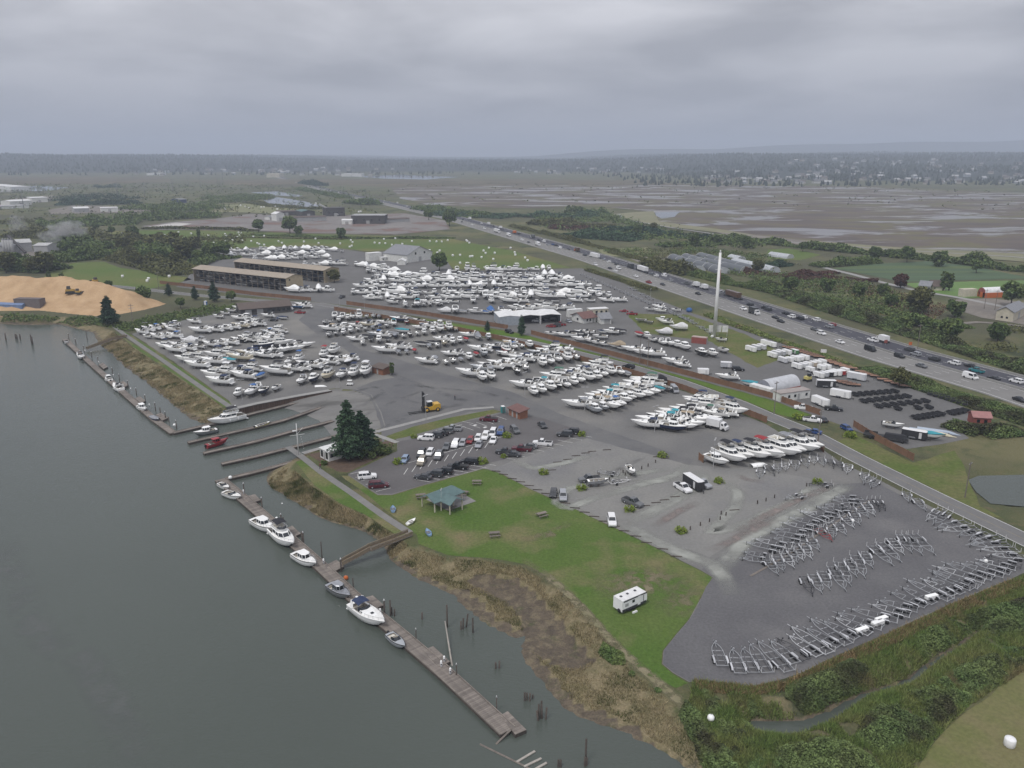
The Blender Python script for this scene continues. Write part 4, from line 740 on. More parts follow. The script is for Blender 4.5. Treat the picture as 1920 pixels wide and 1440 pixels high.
def dump_trailer():
    p = Proto(); bk = ZINC['black']
    lo = [(-2.1, -.95, .7), (2.1, -.95, .7), (2.1, .95, .7), (-2.1, .95, .7)]; hi = [(-2.15, -1.0, 1.5), (2.15, -1.0, 1.5), (2.15, 1.0, 1.5), (-2.15, 1.0, 1.5)]; inn = [(x * .96, y * .92, z) for x, y, z in hi]
    b = MB().frust(lo, hi, cap=False, base=True); b.add(hi + inn, [(i, (i + 1) % 4, 4 + (i + 1) % 4, 4 + i) for i in range(4)]); b.add(inn + [(x * .95, y * .9, .8) for x, y, z in lo], [(4 + i, 4 + (i + 1) % 4, (i + 1) % 4, i) for i in range(4)] + [(4, 5, 6, 7)]); p.part('tub', b, bk); p.part('chassis', MB().box(0, 0, .5, 4.2, 1.1, .18), bk)
    for s in (-1, 1):
        p.part('fender', MB().box(-.2, s * 1.12, .72, 1.9, .26, .06), bk)
        for x in (-.65, .25): p.part('wheel', MB().tube((x, s * 1.0, .35), (x, s * 1.22, .35), .35, 10), BLACK)
    p.part('tongue', MB().bar((2.1, -.5, .55), (3.5, 0, .5), .12, .12).bar((2.1, .5, .55), (3.5, 0, .5), .12, .12).tube((3.3, 0, .0), (3.3, 0, .8), .05, 5), bk); return p
DTR = dump_trailer()
# ------------------------------------------------------------------ boats ashore: each row as x,y,kind tokens in photo crops
CV = dict(b='black', n='navy', u='blue', t='teal', g='grey', w='white', a='tan', r='red', e='green')
NB = [0]
def row(crop, head, phrase, group, toks):
    for tk in toks.split():
        xy, k = tk.split('/'); x, y = map(float, xy.split(',')); kind = k[0]; size = None; cv = hl = None
        for ch in k[1:]:
            if ch.isdigit(): size = int(ch)
            elif ch.isupper(): hl = {'W': 'white', 'N': 'navy', 'R': 'red', 'C': 'cream', 'G': 'grey', 'B': 'black', 'U': 'blue', 'A': 'alu', 'Y': 'yellow'}[ch]
            else: cv = CV[ch]
        put_boat(kind, at(crop, x, y), R(head + rng.uniform(-4, 4)), phrase, group, size, hl, cv, z=.04); NB[0] += 1
gw = 'boats stored in the west yard'; gm = 'boats stored in the middle yard'; ge = 'boats stored in the east rows'; gn = 'boats stored beyond the road fence'; gs = 'boats for sale beyond the road fence'
row('D', 155, 'near the lone riverside fir', gw, '1062,270/e 1112,250/e1 1160,238/e0 1205,228/b 1255,222/e0 1312,208/p 1290,250/f0n 1105,300/b 1180,305/e1 1240,300/e0 1310,300/e1')
row('D', 168, 'on west yard below the brown shed', gw, '1455,190/e0 1500,262/e2 1610,255/e1 1680,243/e1 1740,235/e1 1805,225/e1 1862,214/e0 1790,165/e0 1850,160/p 1640,150/b 1690,125/b 1735,105/b 1785,85/e0 1905,205/f0')
row('D', 160, 'in path side of west yard', gw, '1235,378/f0n 1305,408/e2 1335,375/e1 1415,395/e0n 1420,345/k0 1500,378/b1 1495,330/e0 1580,365/e1 1650,355/e1 1725,350/e2 1790,330/e0 1850,325/f0 1890,318/e1')
row('D', 170, 'in west yard near the teal cover', gw, '1400,480/f0 1475,470/f0 1480,525/e2 1600,500/e2 1625,450/f0n 1700,425/f0 1720,485/c1t 1800,470/e2 1850,430/e1n 1905,440/e1')
row('D', 165, 'at river end of west yard', gw, '1600,598/f0 1690,580/f0 1650,650/e2 1830,610/e2n 1780,575/e1n 1885,550/f0')
row('D', -100, 'above the seawall corner', gw, '1790,740/p 1885,730/e1u')
row('A', -95, 'above the seawall', gw, '0,700/e0 55,722/b1N 150,695/b1 30,605/c1u')
row('A', 168, 'in west yard two rows above seawall', gw, '150,575/f1 262,555/e1b 325,548/e1b 400,530/e2 470,518/e1 552,498/e1b 620,485/e2 700,470/e1n 60,450/e1 120,445/e2')
row('A', 5, 'pointing at the middle aisle', gw, '40,430/e2 100,425/e2 185,415/e1 235,405/e1 292,398/e1 362,372/e2b 60,375/f0 130,358/e0 190,358/f0 262,352/e0')
row('A', -95, 'facing the slipway', gw, '340,645/e0 430,632/p1N 535,610/f0 640,602/e2n 732,592/f0 820,580/f1 510,450/f0r 580,422/f0 245,500/e0 320,480/f0 690,500/c1w')
row('A', 165, 'across the aisle from brown shed', gw, '20,210/e0 90,270/e0 160,262/f0 45,305/e1 145,295/e0 30,320/e1 110,330/e1')
row('F', 172, 'beside the brown shed', gw, '165,1300/e0 232,1290/e0 300,1278/e1 345,1262/e1 365,1275/e0 90,1345/e0 200,1360/c0n')
row('A', -85, 'in middle yard back row', gm, '515,195/b 560,192/b 620,178/p0 690,165/p0 725,160/e0 775,162/f0 830,152/b1 880,150/b1 922,152/c0 590,155/e0 645,160/e0')
row('A', 165, 'behind the long dark hulled cruiser', gm, '960,195/e0 1075,178/e2N 1222,185/b1')
row('A', -82, 'in middle yard second row', gm, '545,290/b 600,280/b0W 655,275/p0 710,262/p0 765,250/b1 820,245/b0 875,235/c0g 930,228/c0n 980,222/b1 1035,210/e0 1130,195/b1R')
row('A', 170, 'behind middle yard second row', gm, '545,248/e1 605,240/e0 660,232/p0 745,220/e0r 830,215/e0 875,210/e0')
row('A', -80, 'in middle yard third row', gm, '800,352/b1 860,325/c1b 922,335/p0 985,328/c0b 1042,300/c0g 1105,300/b0W 1155,290/b1 1210,282/b1 1262,275/p0 1325,265/p1 1385,255/f0 1450,245/f0 1500,250/c0a')
row('A', 172, 'behind middle yard third row', gm, '745,325/e1 830,305/c1b 900,290/e0 945,295/e1 1030,285/c0g 1095,262/c1t 1225,235/e0 1290,222/e1 1350,212/e0')
row('A', -78, 'in middle yard fourth row', gm, '1070,425/c0g 1130,420/c0g 1190,412/c0r 1300,380/c0g 1360,372/b1 1415,358/b1 1475,350/p0 1530,338/p0 1578,330/c0r 1668,312/k0g 1745,315/p0G')
row('A', 170, 'at aisle end of fourth row', gm, '965,412/e2 1055,388/e1 1110,385/e0 1240,362/c1b 1330,350/c1b 1385,325/e0 1430,322/e0 1595,295/e1')
row('A', -75, 'in middle yard fifth row', gm, '1345,480/c1g 1425,500/b0 1480,490/b1 1540,478/c0g 1600,465/p1 1655,440/c0r 1712,440/p1 1822,430/c0n 1880,415/f0R')
row('A', 168, 'at aisle end of fifth row', gm, '1275,495/e1 1450,435/e0 1500,430/e0 1680,405/e2 1785,385/e1')
row('A', -75, 'facing the yard aisle bend', gm, '1700,622/p1 1765,612/f0')
row('A', 166, 'in long white row beside aisle', gm, '1605,590/e2 1695,550/e2b 1760,535/e2 1835,525/e2 1905,512/e2')
row('B', -76, 'in sixth row facing trailers', gm, '38,572/b1B 103,545/b1 232,515/p1u 290,500/e1 350,482/e1 420,475/f0 487,465/b0 20,385/e0u 75,378/b1 135,372/p0')
row('B', 168, 'behind the sixth row', gm, '20,500/e2 70,480/e2 150,468/e2 205,440/e1 270,425/e2 310,405/f0 370,415/e2 -40,440/e1 -10,350/e0')
row('B', -72, 'in seventh row facing camera side aisle'.replace('camera side', 'the main'), ge, '165,728/p1n 222,715/p1 290,695/p1 345,680/b1 410,672/e0 465,655/p1n 515,635/e0 575,622/f0 635,615/p1b 690,590/e0 742,575/f0 815,578/e0 868,590/c0g')
row('B', 168, 'behind the seventh row', ge, '85,678/e2 150,662/e1 205,655/e1 265,650/e2 325,620/f1 395,605/e2 445,582/e1 505,565/e1 560,548/e1 620,532/f0 670,520/f0')
row('B', -64, 'in eighth row facing main aisle', ge, '622,860/p1 682,842/p0 745,832/e1a 800,815/e1u 842,785/p1u 887,765/p0 940,752/f0 1000,742/e1 1055,722/e1 1110,705/c0t 1165,700/s1')
row('B', 172, 'behind the eighth row', ge, '490,825/e2g 600,795/e1a 650,772/e1 690,755/e1t 745,748/f0t 790,725/f0 885,695/e2 950,680/e2 1015,670/f1 995,645/e2 1080,645/k0b')
row('B', -32, 'in ninth row beside box truck', ge, '1210,1000/p1 1300,985/e0 1345,970/e0 1260,945/e1 1330,930/e1a 1385,945/e1a 1435,930/e1 1490,925/b1')
row('B', 168, 'behind the ninth row', ge, '1010,975/e2n 1060,955/e2 1135,935/e2t 1175,908/e1t 1230,900/e2 1295,880/e1b 1335,855/f0 1430,830/f1 1440,870/e1e 1525,895/e1a 1590,890/e1 1395,800/f0 1470,815/f1')
row('B', -45, 'parked end of ninth row by fence', ge, '1655,870/f0n')
row('B', -58, 'in front row of large motor yachts', ge, '1530,1248/p1W 1628,1225/f1b 1705,1205/f0n 1805,1200/f1b 1890,1190/f1r')
row('C', -60, 'in front row of large motor yachts', ge, '20,1200/e2n 90,1180/f1w 150,1165/f1g 235,1148/f1b 312,1128/f0b')
row('B', 172, 'along sales yard fence', gs, '290,282/b0 340,285/b1 385,290/e0 435,290/b1 480,282/c1b 522,275/b1 562,272/b1 690,268/c1n 742,272/p0 792,265/c1b 520,328/e1 600,338/b1 645,352/b1 702,362/b1 662,308/b1W 785,378/k0a 832,392/c1b 912,410/e2 985,430/e1 1052,442/e2')
row('B', 165, 'on the sales yard grass', gs, '1215,500/e1 1272,520/e0 965,180/s1 1022,192/s0 1125,178/p0 1155,195/e0 1100,78/e0 1030,95/b0 1105,108/p0 1228,100/b0 1565,325/b0')
row('B', -70, 'in short sales yard row', gs, '958,290/c1r 1012,302/p0 1060,328/b1 1102,332/b1 1137,352/e0 1190,360/e0 1240,372/p1 1297,390/p1 1422,430/p1B 1502,438/p0 1590,410/b1')
row('B', 170, 'among scrap by the quonset', gs, '1612,615/e1 1785,665/c1t 1250,240/k0w 1140,275/k0w')
row('C', -35, 'on sales yard south lot', gs, '935,975/b1 1210,1058/c1t')
# boats behind the road fence: the nearest rows one by one, the farthest ones below as a mass
def auto_row(p, q, n, head, phrase, group, kinds='eeeeefpbbck', z=.04):
    for i in range(n):
        t = (i + rng.uniform(-.25, .25)) / max(1, n - 1); x, y = lerp(p, q, min(1, max(0, t))); hh = head if rng.random() < .85 else head - 250
        put_boat(rng.choice(kinds), pix(x, y), R(hh + rng.uniform(-8, 8)), phrase, group, z=z); NB[0] += 1
auto_row((760, 577), (830, 574), 7, -85, 'in short row by road fence', gn, 'bpeb'); auto_row((832, 588), (962, 590), 8, 170, 'left of the grey workshop'.replace('left of', 'beside'), gn)
auto_row((965, 583), (1060, 582), 6, 168, 'behind the open sided workshop', gn)
auto_row((735, 571), (1165, 567), 15, 168, 'in far rows behind workshop', gn)
print('boats placed', NB[0])
def mass(name, mats, jobs):                               # far boats too small and dense to pick apart: one mesh, hull / deck / cabin / glass
    V = []; F = []; M_ = []
    src = {}
    for k in ('e', 'f', 'b', 'k', 'p'):
        vs = []; fs = []; ms = []
        for nm, me_, up in BO[k][0][1].p:
            mi = {'hull': 0, 'deck': 0, 'trunk_cabin': 0, 'cabin': 0, 'roof': 0, 'flybridge': 0, 'cover': 0, 'radar_arch': 0, 'window': 1, 'windscreen': 1, 'cockpit': 2, 'canopy': 3}.get(nm)
            if mi is None: continue
            o = len(vs); vs += [tuple(v.co) for v in me_.vertices]
            for p in me_.polygons: fs.append([i + o for i in p.vertices]); ms.append(1 if nm == 'hull' and p.material_index == 1 else mi)
        src[k] = (np.array(vs), fs, ms)
    off = 0
    for k, (x, y), h, s in jobs:
        vs, fs, ms = src[k]; c, q = math.cos(h), math.sin(h); W_ = np.column_stack([(vs[:, 0] * c - vs[:, 1] * q) * s + x, (vs[:, 0] * q + vs[:, 1] * c) * s + y, vs[:, 2] * s + .04]); V += [tuple(v) for v in W_]; F += [[i + off for i in f] for f in fs]
        cv = rng.choice((0, 0, 0, 3, 3, 1)); M_ += [cv if m == 3 else m for m in ms]; off += len(vs)
    me_ = bpy.data.meshes.new(name); me_.from_pydata(V, [], F)
    for m in mats: me_.materials.append(m)
    me_.polygons.foreach_set('material_index', M_); me_.update(); return tag(link(name, me_), kind='stuff')
jobs = []
for p, q, n in (((848, 511), (1030, 508), 15), ((697, 521), (1045, 521), 30), ((685, 531), (1073, 529), 31), ((672, 541), (1105, 539), 32), ((662, 553), (1122, 553), 34), ((690, 563), (1142, 559), 26)):
    for i in range(n):
        t = min(1, max(0, (i + rng.uniform(-.3, .3)) / (n - 1))); jobs.append((rng.choice('eeefpbk'), pix(*lerp(p, q, t)), R(rng.choice((168, 168, 168, -85, -80)) + rng.uniform(-9, 9)), rng.uniform(1., 1.3)))
for p, q, n in (((430, 473), (600, 470), 16), ((430, 482), (600, 478), 16), ((480, 490), (610, 485), 12), ((560, 500), (640, 498), 8), ((610, 470), (640, 474), 3), ((670, 500), (730, 512), 7), ((715, 505), (760, 520), 7), ((690, 512), (735, 522), 6), ((550, 549), (617, 548), 8)):
    for i in range(n): jobs.append((rng.choice('eekkfpb'), pix(*lerp(p, q, (i + rng.uniform(-.3, .3)) / (n - 1))), R(rng.choice((165, 172, -85)) + rng.uniform(-9, 9)), rng.uniform(1., 1.25)))
tag(mass('stored_boats', [GEL, GLS, COCK, CAN['navy']], jobs), 'dense mass of white boats stored in the far yard', 'boats')
# ------------------------------------------------------------------ boats afloat
def afloat(k, L, bow, stern, label, name, hull='white', canv='navy', skip=(), cabin=None, rails=True, cat='boat'):
    b, s = pix(*bow, WL), pix(*stern, WL); h = ang(s, b); c = lerp(b, s, .5); ov = {'hull': HULLC[hull], 'canopy': CAN[canv], 'cover': CAN[canv]}
    if cabin: ov.update({q: HULLC[cabin] for q in ('cabin', 'deck', 'roof', 'trunk_cabin', 'pillar')})
    return place(boat(k, L, False, rails), name, (*c, WL - .12 * (.16 * L + .25) - .12), h, label, cat, 'boats moored at the docks', ov, skip)
afloat('e', 9.6, (713, 1178), (668, 1145), 'white express cruiser with navy canopy moored near broken dock end', 'express_cruiser', canv='navy')
afloat('f', 10.2, (550, 1033), (513, 1000), 'white flybridge cruiser with black canopy moored at lower dock', 'flybridge_cruiser', canv='black')
afloat('p', 8.6, (514, 1003), (477, 982), 'white hardtop boat moored astern of the flybridge cruiser', 'pilothouse_boat', skip=())
afloat('p', 7.6, (590, 1067), (555, 1046), 'white cabin boat moored between flybridge cruiser and gangway', 'pilothouse_boat')
afloat('p', 6.8, (655, 1128), (618, 1103), 'grey aluminium pilothouse boat moored at lower dock', 'pilothouse_boat', 'alu', cabin='alu')
afloat('b', 5.2, (757, 1220), (731, 1196), 'small grey workboat crowded with gear and outboards at dock', 'workboat', 'grey', rails=False, cabin='grey')
afloat('b', 5.0, (429, 921), (412, 911), 'small white runabout at the upstream end of lower dock', 'runabout', rails=False)
afloat('b', 6.4, (449, 939), (424, 929), 'white runabout with windscreen moored beside the small runabout', 'runabout', rails=True)
afloat('b', 5.0, (126, 651), (124, 638), 'small white open boat at tip of the upper dock', 'open_boat', rails=False)
afloat('e', 7.0, (160, 681), (146, 664), 'white sport boat with black interior moored by upper gangway', 'sport_boat', canv='black')
afloat('p', 6.0, (197, 708), (211, 720), 'white cuddy boat moored midway along the upper dock', 'cuddy_boat', canv='grey')
afloat('e', 8.0, (211, 724), (232, 738), 'white sport cruiser with black cockpit moored midway upper dock', 'sport_cruiser', canv='black')
afloat('p', 6.6, (276, 776), (259, 764), 'white cabin boat moored on downstream half of upper dock', 'cabin_boat')
afloat('c', 5.8, (299, 794), (283, 784), 'small boat under grey cover moored near upper dock corner', 'covered_boat', 'navy', 'grey', rails=False)
afloat('f', 11.2, (405, 797), (449, 787), 'large white motor yacht with flybridge berthed at launch basin', 'motor_yacht', canv='black')
afloat('p', 6.8, (369, 818), (403, 811), 'pale aluminium cabin boat berthed on the second finger pier', 'cabin_boat', 'alu', rails=False)
afloat('p', 6.6, (430, 829), (384, 842), 'bright red patrol boat berthed on the third finger pier', 'patrol_boat', 'red', cabin='red', rails=True)
afloat('s', 5.0, (505, 797), (480, 804), 'small yellow dinghy afloat between the finger piers', 'dinghy', 'yellow', rails=False)

# ------------------------------------------------------------------ boat trailers
def tr(rows, phrase, group, kinds=(0, 1, 1, 3), cols=('galvanised',) * 6 + ('pale grey', 'black', 'pale grey')):
    for wx, wy, tx, ty in rows:
        a, b = at('R', wx, wy), at('R', tx, ty); h = ang(a, b); k = rng.choice(kinds); L = [8.6, 7.2, 6.2, 9.6][k]; d = (math.cos(h), math.sin(h)); c = (a[0] + d[0] * L * .3, a[1] + d[1] * L * .3)
        put_trailer(k, rng.choice(cols), (*c, .055), h + R(rng.uniform(-3, 3)), phrase, group)
gt = 'empty boat trailers'
WX = [(100, 1230), (210, 1275), (285, 1270), (355, 1265), (470, 1255), (520, 1215), (575, 1200), (650, 1175), (705, 1150), (770, 1120), (815, 1100), (870, 1075), (950, 1050), (1010, 1015), (1100, 975), (1185, 945), (1230, 915), (1285, 885), (1340, 865), (1420, 840), (1460, 815), (1510, 805), (1555, 780), (1590, 765), (1620, 735), (1670, 715), (1740, 705), (1790, 690), (1820, 665), (1855, 650)]
TN = [(65, 1130), (165, 1165), (225, 1150), (285, 1140), (340, 1130), (405, 1120), (485, 1130), (515, 1080), (570, 1060), (615, 1040), (665, 995), (735, 1000), (785, 970), (865, 965), (885, 920), (1000, 890), (1100, 880), (1125, 820), (1210, 800), (1275, 770), (1330, 750), (1370, 740), (1410, 715), (1440, 715), (1480, 690), (1560, 680), (1590, 660), (1620, 640), (1660, 625), (1700, 610)]
tr([(a[0], a[1], b[0], b[1]) for a, b in zip(WX, TN)], 'in creek bank row', gt)
tr([(610, 745, 640, 820), (660, 732, 685, 785), (712, 712, 752, 790), (780, 690, 815, 745), (822, 662, 860, 740), (870, 640, 915, 715), (915, 620, 945, 685), (962, 590, 1000, 655), (1030, 560, 1080, 608), (1080, 540, 1120, 578), (1132, 512, 1185, 575), (1190, 492, 1225, 545), (1232, 492, 1270, 540), (1280, 490, 1310, 520)], 'in single middle row of lot', gt)
tr([(430, 555, 290, 525), (370, 600, 235, 575), (360, 625, 220, 612), (540, 512, 405, 490), (572, 490, 430, 460), (602, 465, 470, 440), (642, 432, 505, 405), (675, 405, 590, 385), (722, 380, 630, 345), (762, 352, 660, 342), (802, 340, 690, 305), (862, 318, 740, 310), (900, 272, 800, 265), (912, 250, 820, 245), (480, 535, 360, 510), (840, 300, 740, 290)], 'in back divider row', gt, (0, 1, 2))
tr([(392, 640, 430, 692), (442, 620, 470, 678), (492, 600, 525, 652), (522, 572, 552, 622), (562, 560, 585, 605), (602, 540, 625, 582), (642, 502, 680, 555), (762, 432, 775, 475), (802, 412, 840, 458), (850, 372, 890, 422), (895, 345, 925, 390), (932, 312, 972, 352), (972, 292, 1015, 345), (1010, 272, 1052, 322), (1042, 268, 1068, 300)], 'in front divider row', gt, (1, 2, 2))
tr([(695, 448, 748, 492)], 'against timber divider', gt, (2,), ('red',))
tr([(1410, 328, 1345, 375), (1445, 348, 1380, 395), (1540, 402, 1430, 420), (1592, 432, 1490, 440), (1632, 452, 1560, 467), (1682, 470, 1600, 500), (1742, 492, 1650, 512), (1782, 532, 1610, 530), (1832, 562, 1680, 560), (1880, 602, 1690, 590)], 'in row along the road fence', gt)
tr([(340, 85, 335, 102), (382, 62, 400, 82), (440, 52, 445, 85), (485, 42, 490, 75), (545, 32, 550, 68), (605, 22, 615, 50), (655, 5, 660, 40), (702, 15, 715, 45), (752, 25, 770, 55), (805, 35, 820, 60), (862, 55, 860, 85), (962, 105, 955, 135), (1000, 130, 970, 150), (1030, 150, 1010, 170), (1215, 225, 1225, 265), (1275, 265, 1300, 290)], 'in row behind yachts', gt, (1, 2, 2))
tr([(740, 170, 650, 165)], 'beside a clipped shrub', gt, (2,), ('black',)); tr([(575, 235, 495, 250)], 'carrying nothing on the dusty lot'.replace('carrying nothing', 'alone'), gt, (2,))
p_ = at('B', 812, 1385); put_trailer(2, 'white', (*p_, .06), R(20), 'on the dusty gravel lot', gt); p_ = at('B', 712, 1322); put_trailer(2, 'galvanised', (*p_, .06), R(160), 'beside dark pickup on dusty lot', gt)
p_ = at('B', 642, 1408); put_boat('s', p_, R(8), 'on the dusty gravel lot', 'loose boats on the gravel lot', 1, z=.06)
p_ = at('B', 890, 1322); put_boat('b', p_, R(-80), 'alone on the dusty gravel lot', 'loose boats on the gravel lot', 0, 'white', z=.06)

for i in range(26): put_trailer(2, 'galvanised', (*pix(*lerp((1095, 517), (1295, 603), (i + rng.uniform(-.2, .2)) / 25)), .05), R(-60 + rng.uniform(-8, 8)), 'in long row below highway verge', 'trailers below the highway verge')
for i in range(16): put_trailer(2, 'galvanised', (*pix(*lerp((1180, 540), (1330, 625), (i + rng.uniform(-.2, .2)) / 15)), .05), R(120 + rng.uniform(-8, 8)), 'in short row beside sales yard grass', 'trailers below the highway verge')
# ------------------------------------------------------------------ cars in the parking lot and yards
gp = 'cars in the visitor parking lot'
def cars(crop, group, rows):
    for x, y, k, c, h, ph in rows: xy = at(crop, x, y); put_car(k, c, xy, R(h), ph, group, z=.05)
cars('A', gp, [(1275, 1060, 'suv', 'white', 172, 'at end of upper parking bay'), (1340, 1040, 'suv', 'dark grey', 172, 'in upper parking bay'), (1385, 1025, 'sedan', 'black', 172, 'in upper parking bay'), (1422, 1008, 'suv', 'grey', 172, 'in upper parking bay'), (1475, 990, 'pickup', 'silver', 172, 'in upper parking bay'), (1745, 918, 'pickup', 'maroon', 168, 'by accessible parking bays'),
    (1116, 1222, 'hatch', 'pale blue', -98, 'at end of central bays'), (1241, 1180, 'suv', 'dark grey', -98, 'in central parking bays'), (1306, 1168, 'hatch', 'white', -98, 'in central parking bays'), (1243, 1238, 'suv', 'tan', -98, 'in central parking bays'), (1370, 1195, 'suv', 'grey', -98, 'in central parking bays'), (1430, 1122, 'sedan', 'grey', -98, 'in central parking bays'), (1495, 1108, 'suv', 'white', -98, 'in central parking bays'), (1551, 1098, 'hatch', 'silver', -98, 'in central parking bays'), (1606, 1078, 'hatch', 'red', -98, 'in central parking bays'), (1666, 1060, 'hatch', 'white', -98, 'near the reserved bays'), (1672, 1108, 'sedan', 'silver', -98, 'in central parking bays'), (1720, 1048, 'suv', 'white', -98, 'beside the white hatchback in bays'), (1776, 1022, 'minivan', 'white', -98, 'in central parking bays'), (1780, 1075, 'sedan', 'white', -98, 'in central parking bays'), (1835, 1012, 'suv', 'blue', -98, 'at shrub end of central bays'),
    (1255, 1352, 'sedan', 'dark grey', 168, 'in lower bays by lawn'), (1340, 1332, 'suv', 'dark grey', 168, 'in lower bays by lawn'), (1410, 1312, 'suv', 'black', 168, 'in lower bays by lawn'), (1512, 1275, 'pickup', 'black', 170, 'in lower bays by lawn'), (1602, 1238, 'minivan', 'black', 170, 'in lower bays by lawn'), (835, 1348, 'suv', 'white', 14, 'alone near the riverside path'), (920, 1415, 'minivan', 'maroon', 12, 'parked by lawn corner'),
    (1872, 1165, 'pickup', 'dark grey', 168, 'at the east parking bays'), (130, 168, 'sedan', 'black', 170, 'in front of brown shed'), (192, 152, 'sedan', 'blue', 170, 'in front of brown shed'), (330, 112, 'pickup', 'red', 170, 'near the brown shed')])
cars('B', gp, [(72, 1142, 'pickup', 'maroon', 170, 'in east parking bays'), (130, 1122, 'sedan', 'grey', 170, 'in east parking bays'), (228, 1098, 'pickup', 'white', 170, 'in east parking bays'), (395, 1032, 'suv', 'dark grey', 170, 'in east parking bays'), (445, 1012, 'suv', 'black', 168, 'next to clipped shrub in east bays'), (5, 1182, 'sedan', 'dark grey', 170, 'in east parking bays'), (22, 1002, 'suv', 'grey', -70, 'by the brick toilet block'), (228, 962, 'sedan', 'dark grey', -72, 'driving down the yard aisle')])
cars('Q', 'cars on the gravel lot', [(1060, 170, 'pickup', 'grey', 195, 'on dusty lot beside skiff trailer'), (790, 278, 'hatch', 'dark grey', 262, 'nosed up to the lawn'), (862, 300, 'suv', 'silver', 268, 'nosed up to the lawn'), (1228, 485, 'suv', 'white', 268, 'alone at lawn edge drive'), (1385, 345, 'pickup', 'grey', -48, 'by clipped shrub at lot edge'), (1760, 235, 'pickup', 'white', -65, 'beside the dark box trailer'), (1905, 205, 'pickup', 'silver', -60, 'behind the dark box trailer')])
cars('B', 'cars on the road and sales yard', [(1217, 698, 'van', 'silver', -85, 'parked by fence in eighth row'), (875, 520, 'suv', 'black', 140, 'driving on the fenced road'), (1695, 540, 'suv', 'black', -10, 'towing a small trailer in sales yard'), (292, 215, 'sedan', 'red', 170, 'outside the open workshop'), (330, 210, 'suv', 'dark grey', 170, 'outside the open workshop'), (362, 202, 'pickup', 'red', 170, 'outside the open workshop'), (425, 178, 'sedan', 'silver', -70, 'beside the red roofed house'), (838, 100, 'sedan', 'red', 170, 'behind the red roofed house'), (900, 122, 'pickup', 'red', 165, 'behind the red roofed house'), (185, 175, 'suv', 'white', 170, 'under the workshop canopy'), (240, 168, 'sedan', 'dark grey', 170, 'under the workshop canopy'), (300, 165, 'suv', 'black', 170, 'under the workshop canopy')])
cars('A', 'cars on the road and sales yard', [(1900, 258, 'suv', 'black', -50, 'driving past the road fence'), (645, -5, 'pickup', 'dark grey', 255, 'in aisle between the yards')])
cars('C', 'cars on the road and sales yard', [(340, 1010, 'sedan', 'blue', 150, 'driving at the yard gate'), (332, 922, 'pickup', 'white', -25, 'leaving the sales yard gate'), (262, 830, 'pickup', 'white', 165, 'inside fence by site office'), (490, 838, 'pickup', 'black', -20, 'towing red and white trailer'), (405, 918, 'sedan', 'dark grey', 100, 'beside the gate fence end'), (588, 985, 'hatch', 'blue', -75, 'parked by the gate hedge')])
p_ = at('B', 1568, 985); put_truck('small', 'white', 'white', (*p_, .05), R(-38), 'parked beside ninth row', 'trucks in the yard')
# enclosed and open trailers in the sales yard
gc = 'enclosed cargo trailers'
def put_cargo(crop, x, y, h, col='white', s=1, ph='in sales yard rows', z=.05):
    c = {'white': GEL, 'grey': paint('trailer_grey', (.42, .43, .45), .4), 'silver': paint('trailer_silver', (.55, .56, .58), .4), 'black': ZINC['black'], 'red': ZINC['red'], 'tan': paint('trailer_tan', (.5, .42, .33), .5), 'green': paint('trailer_green', (.08, .2, .08), .5)}[col]
    xy = at(crop, x, y); place(CTR[s], 'cargo_trailer', (*xy, z), R(h) , sc=.8 if ph == 'in sales yard rows' else 1., label= f"{('short ', '', 'long ')[s]}{col} enclosed cargo trailer {ph}", cat='trailer', group=gc, over={'box_body': c})
for x, y, c, s in [(30, 440, 'white', 1), (20, 360, 'white', 2), (60, 430, 'grey', 1), (95, 425, 'grey', 1), (140, 420, 'white', 1), (200, 415, 'green', 0), (110, 478, 'silver', 1), (160, 475, 'white', 0), (205, 470, 'white', 1), (235, 465, 'white', 0), (270, 460, 'white', 1), (215, 525, 'white', 1), (262, 520, 'silver', 0), (295, 512, 'white', 0), (335, 508, 'tan', 0), (370, 500, 'white', 0), (405, 492, 'white', 0), (315, 548, 'white', 0), (400, 535, 'white', 0), (440, 530, 'white', 0), (378, 592, 'white', 1), (420, 585, 'grey', 0), (455, 582, 'black', 0), (480, 578, 'white', 0), (510, 575, 'white', 1), (548, 572, 'red', 0), (575, 558, 'white', 0)]: put_cargo('C', x, y, -62 + rng.uniform(-4, 4), c, s)
for x, y, c, s in [(1790, 395, 'white', 2), (1830, 385, 'grey', 1), (1870, 380, 'silver', 1), (1905, 350, 'white', 2)]: put_cargo('B', x, y, -62, c, s)
put_cargo('C', 540, 742, -40, 'white', 2, 'alone on sales yard gravel'); put_cargo('C', 662, 610, -45, 'silver', 2, 'beside the flatbed trailers'); put_cargo('C', 390, 800, -70, 'white', 2, 'hitched to black pickup'); put_cargo('C', 1090, 1050, -35, 'black', 2, 'beside two long canoes hulls'.replace('two long canoes hulls', 'long upturned hulls')); put_cargo('C', 430, 665, -8, 'black', 2, 'with open sides near quonset'.replace('with open sides ', 'standing '))
put_cargo('Q', 1838, 215, -68, 'black', 2, 'between two pickups on dusty lot', .06); put_cargo('B', 1602, 520, -10, 'grey', 0, 'towed behind a black car'); put_cargo('B', 1430, 572, -5, 'white', 0, 'beside scrap near sales fence'); put_cargo('B', 225, 968, 108, 'white', 0, 'behind grey car in aisle') if False else None
gf = 'timber decked flatbed trailers'
def line_of(fn, crop, p, q, n, *a):
    for i in range(n): fn(crop, *lerp(p, q, i / max(1, n - 1)), *a)
def put_flat(crop, x, y, h, ph): xy = at(crop, x, y); place(FTR, 'flatbed_trailer', (*xy, .05), R(h + rng.uniform(-3, 3)), f'timber decked black flatbed trailer {ph}', 'trailer', gf)
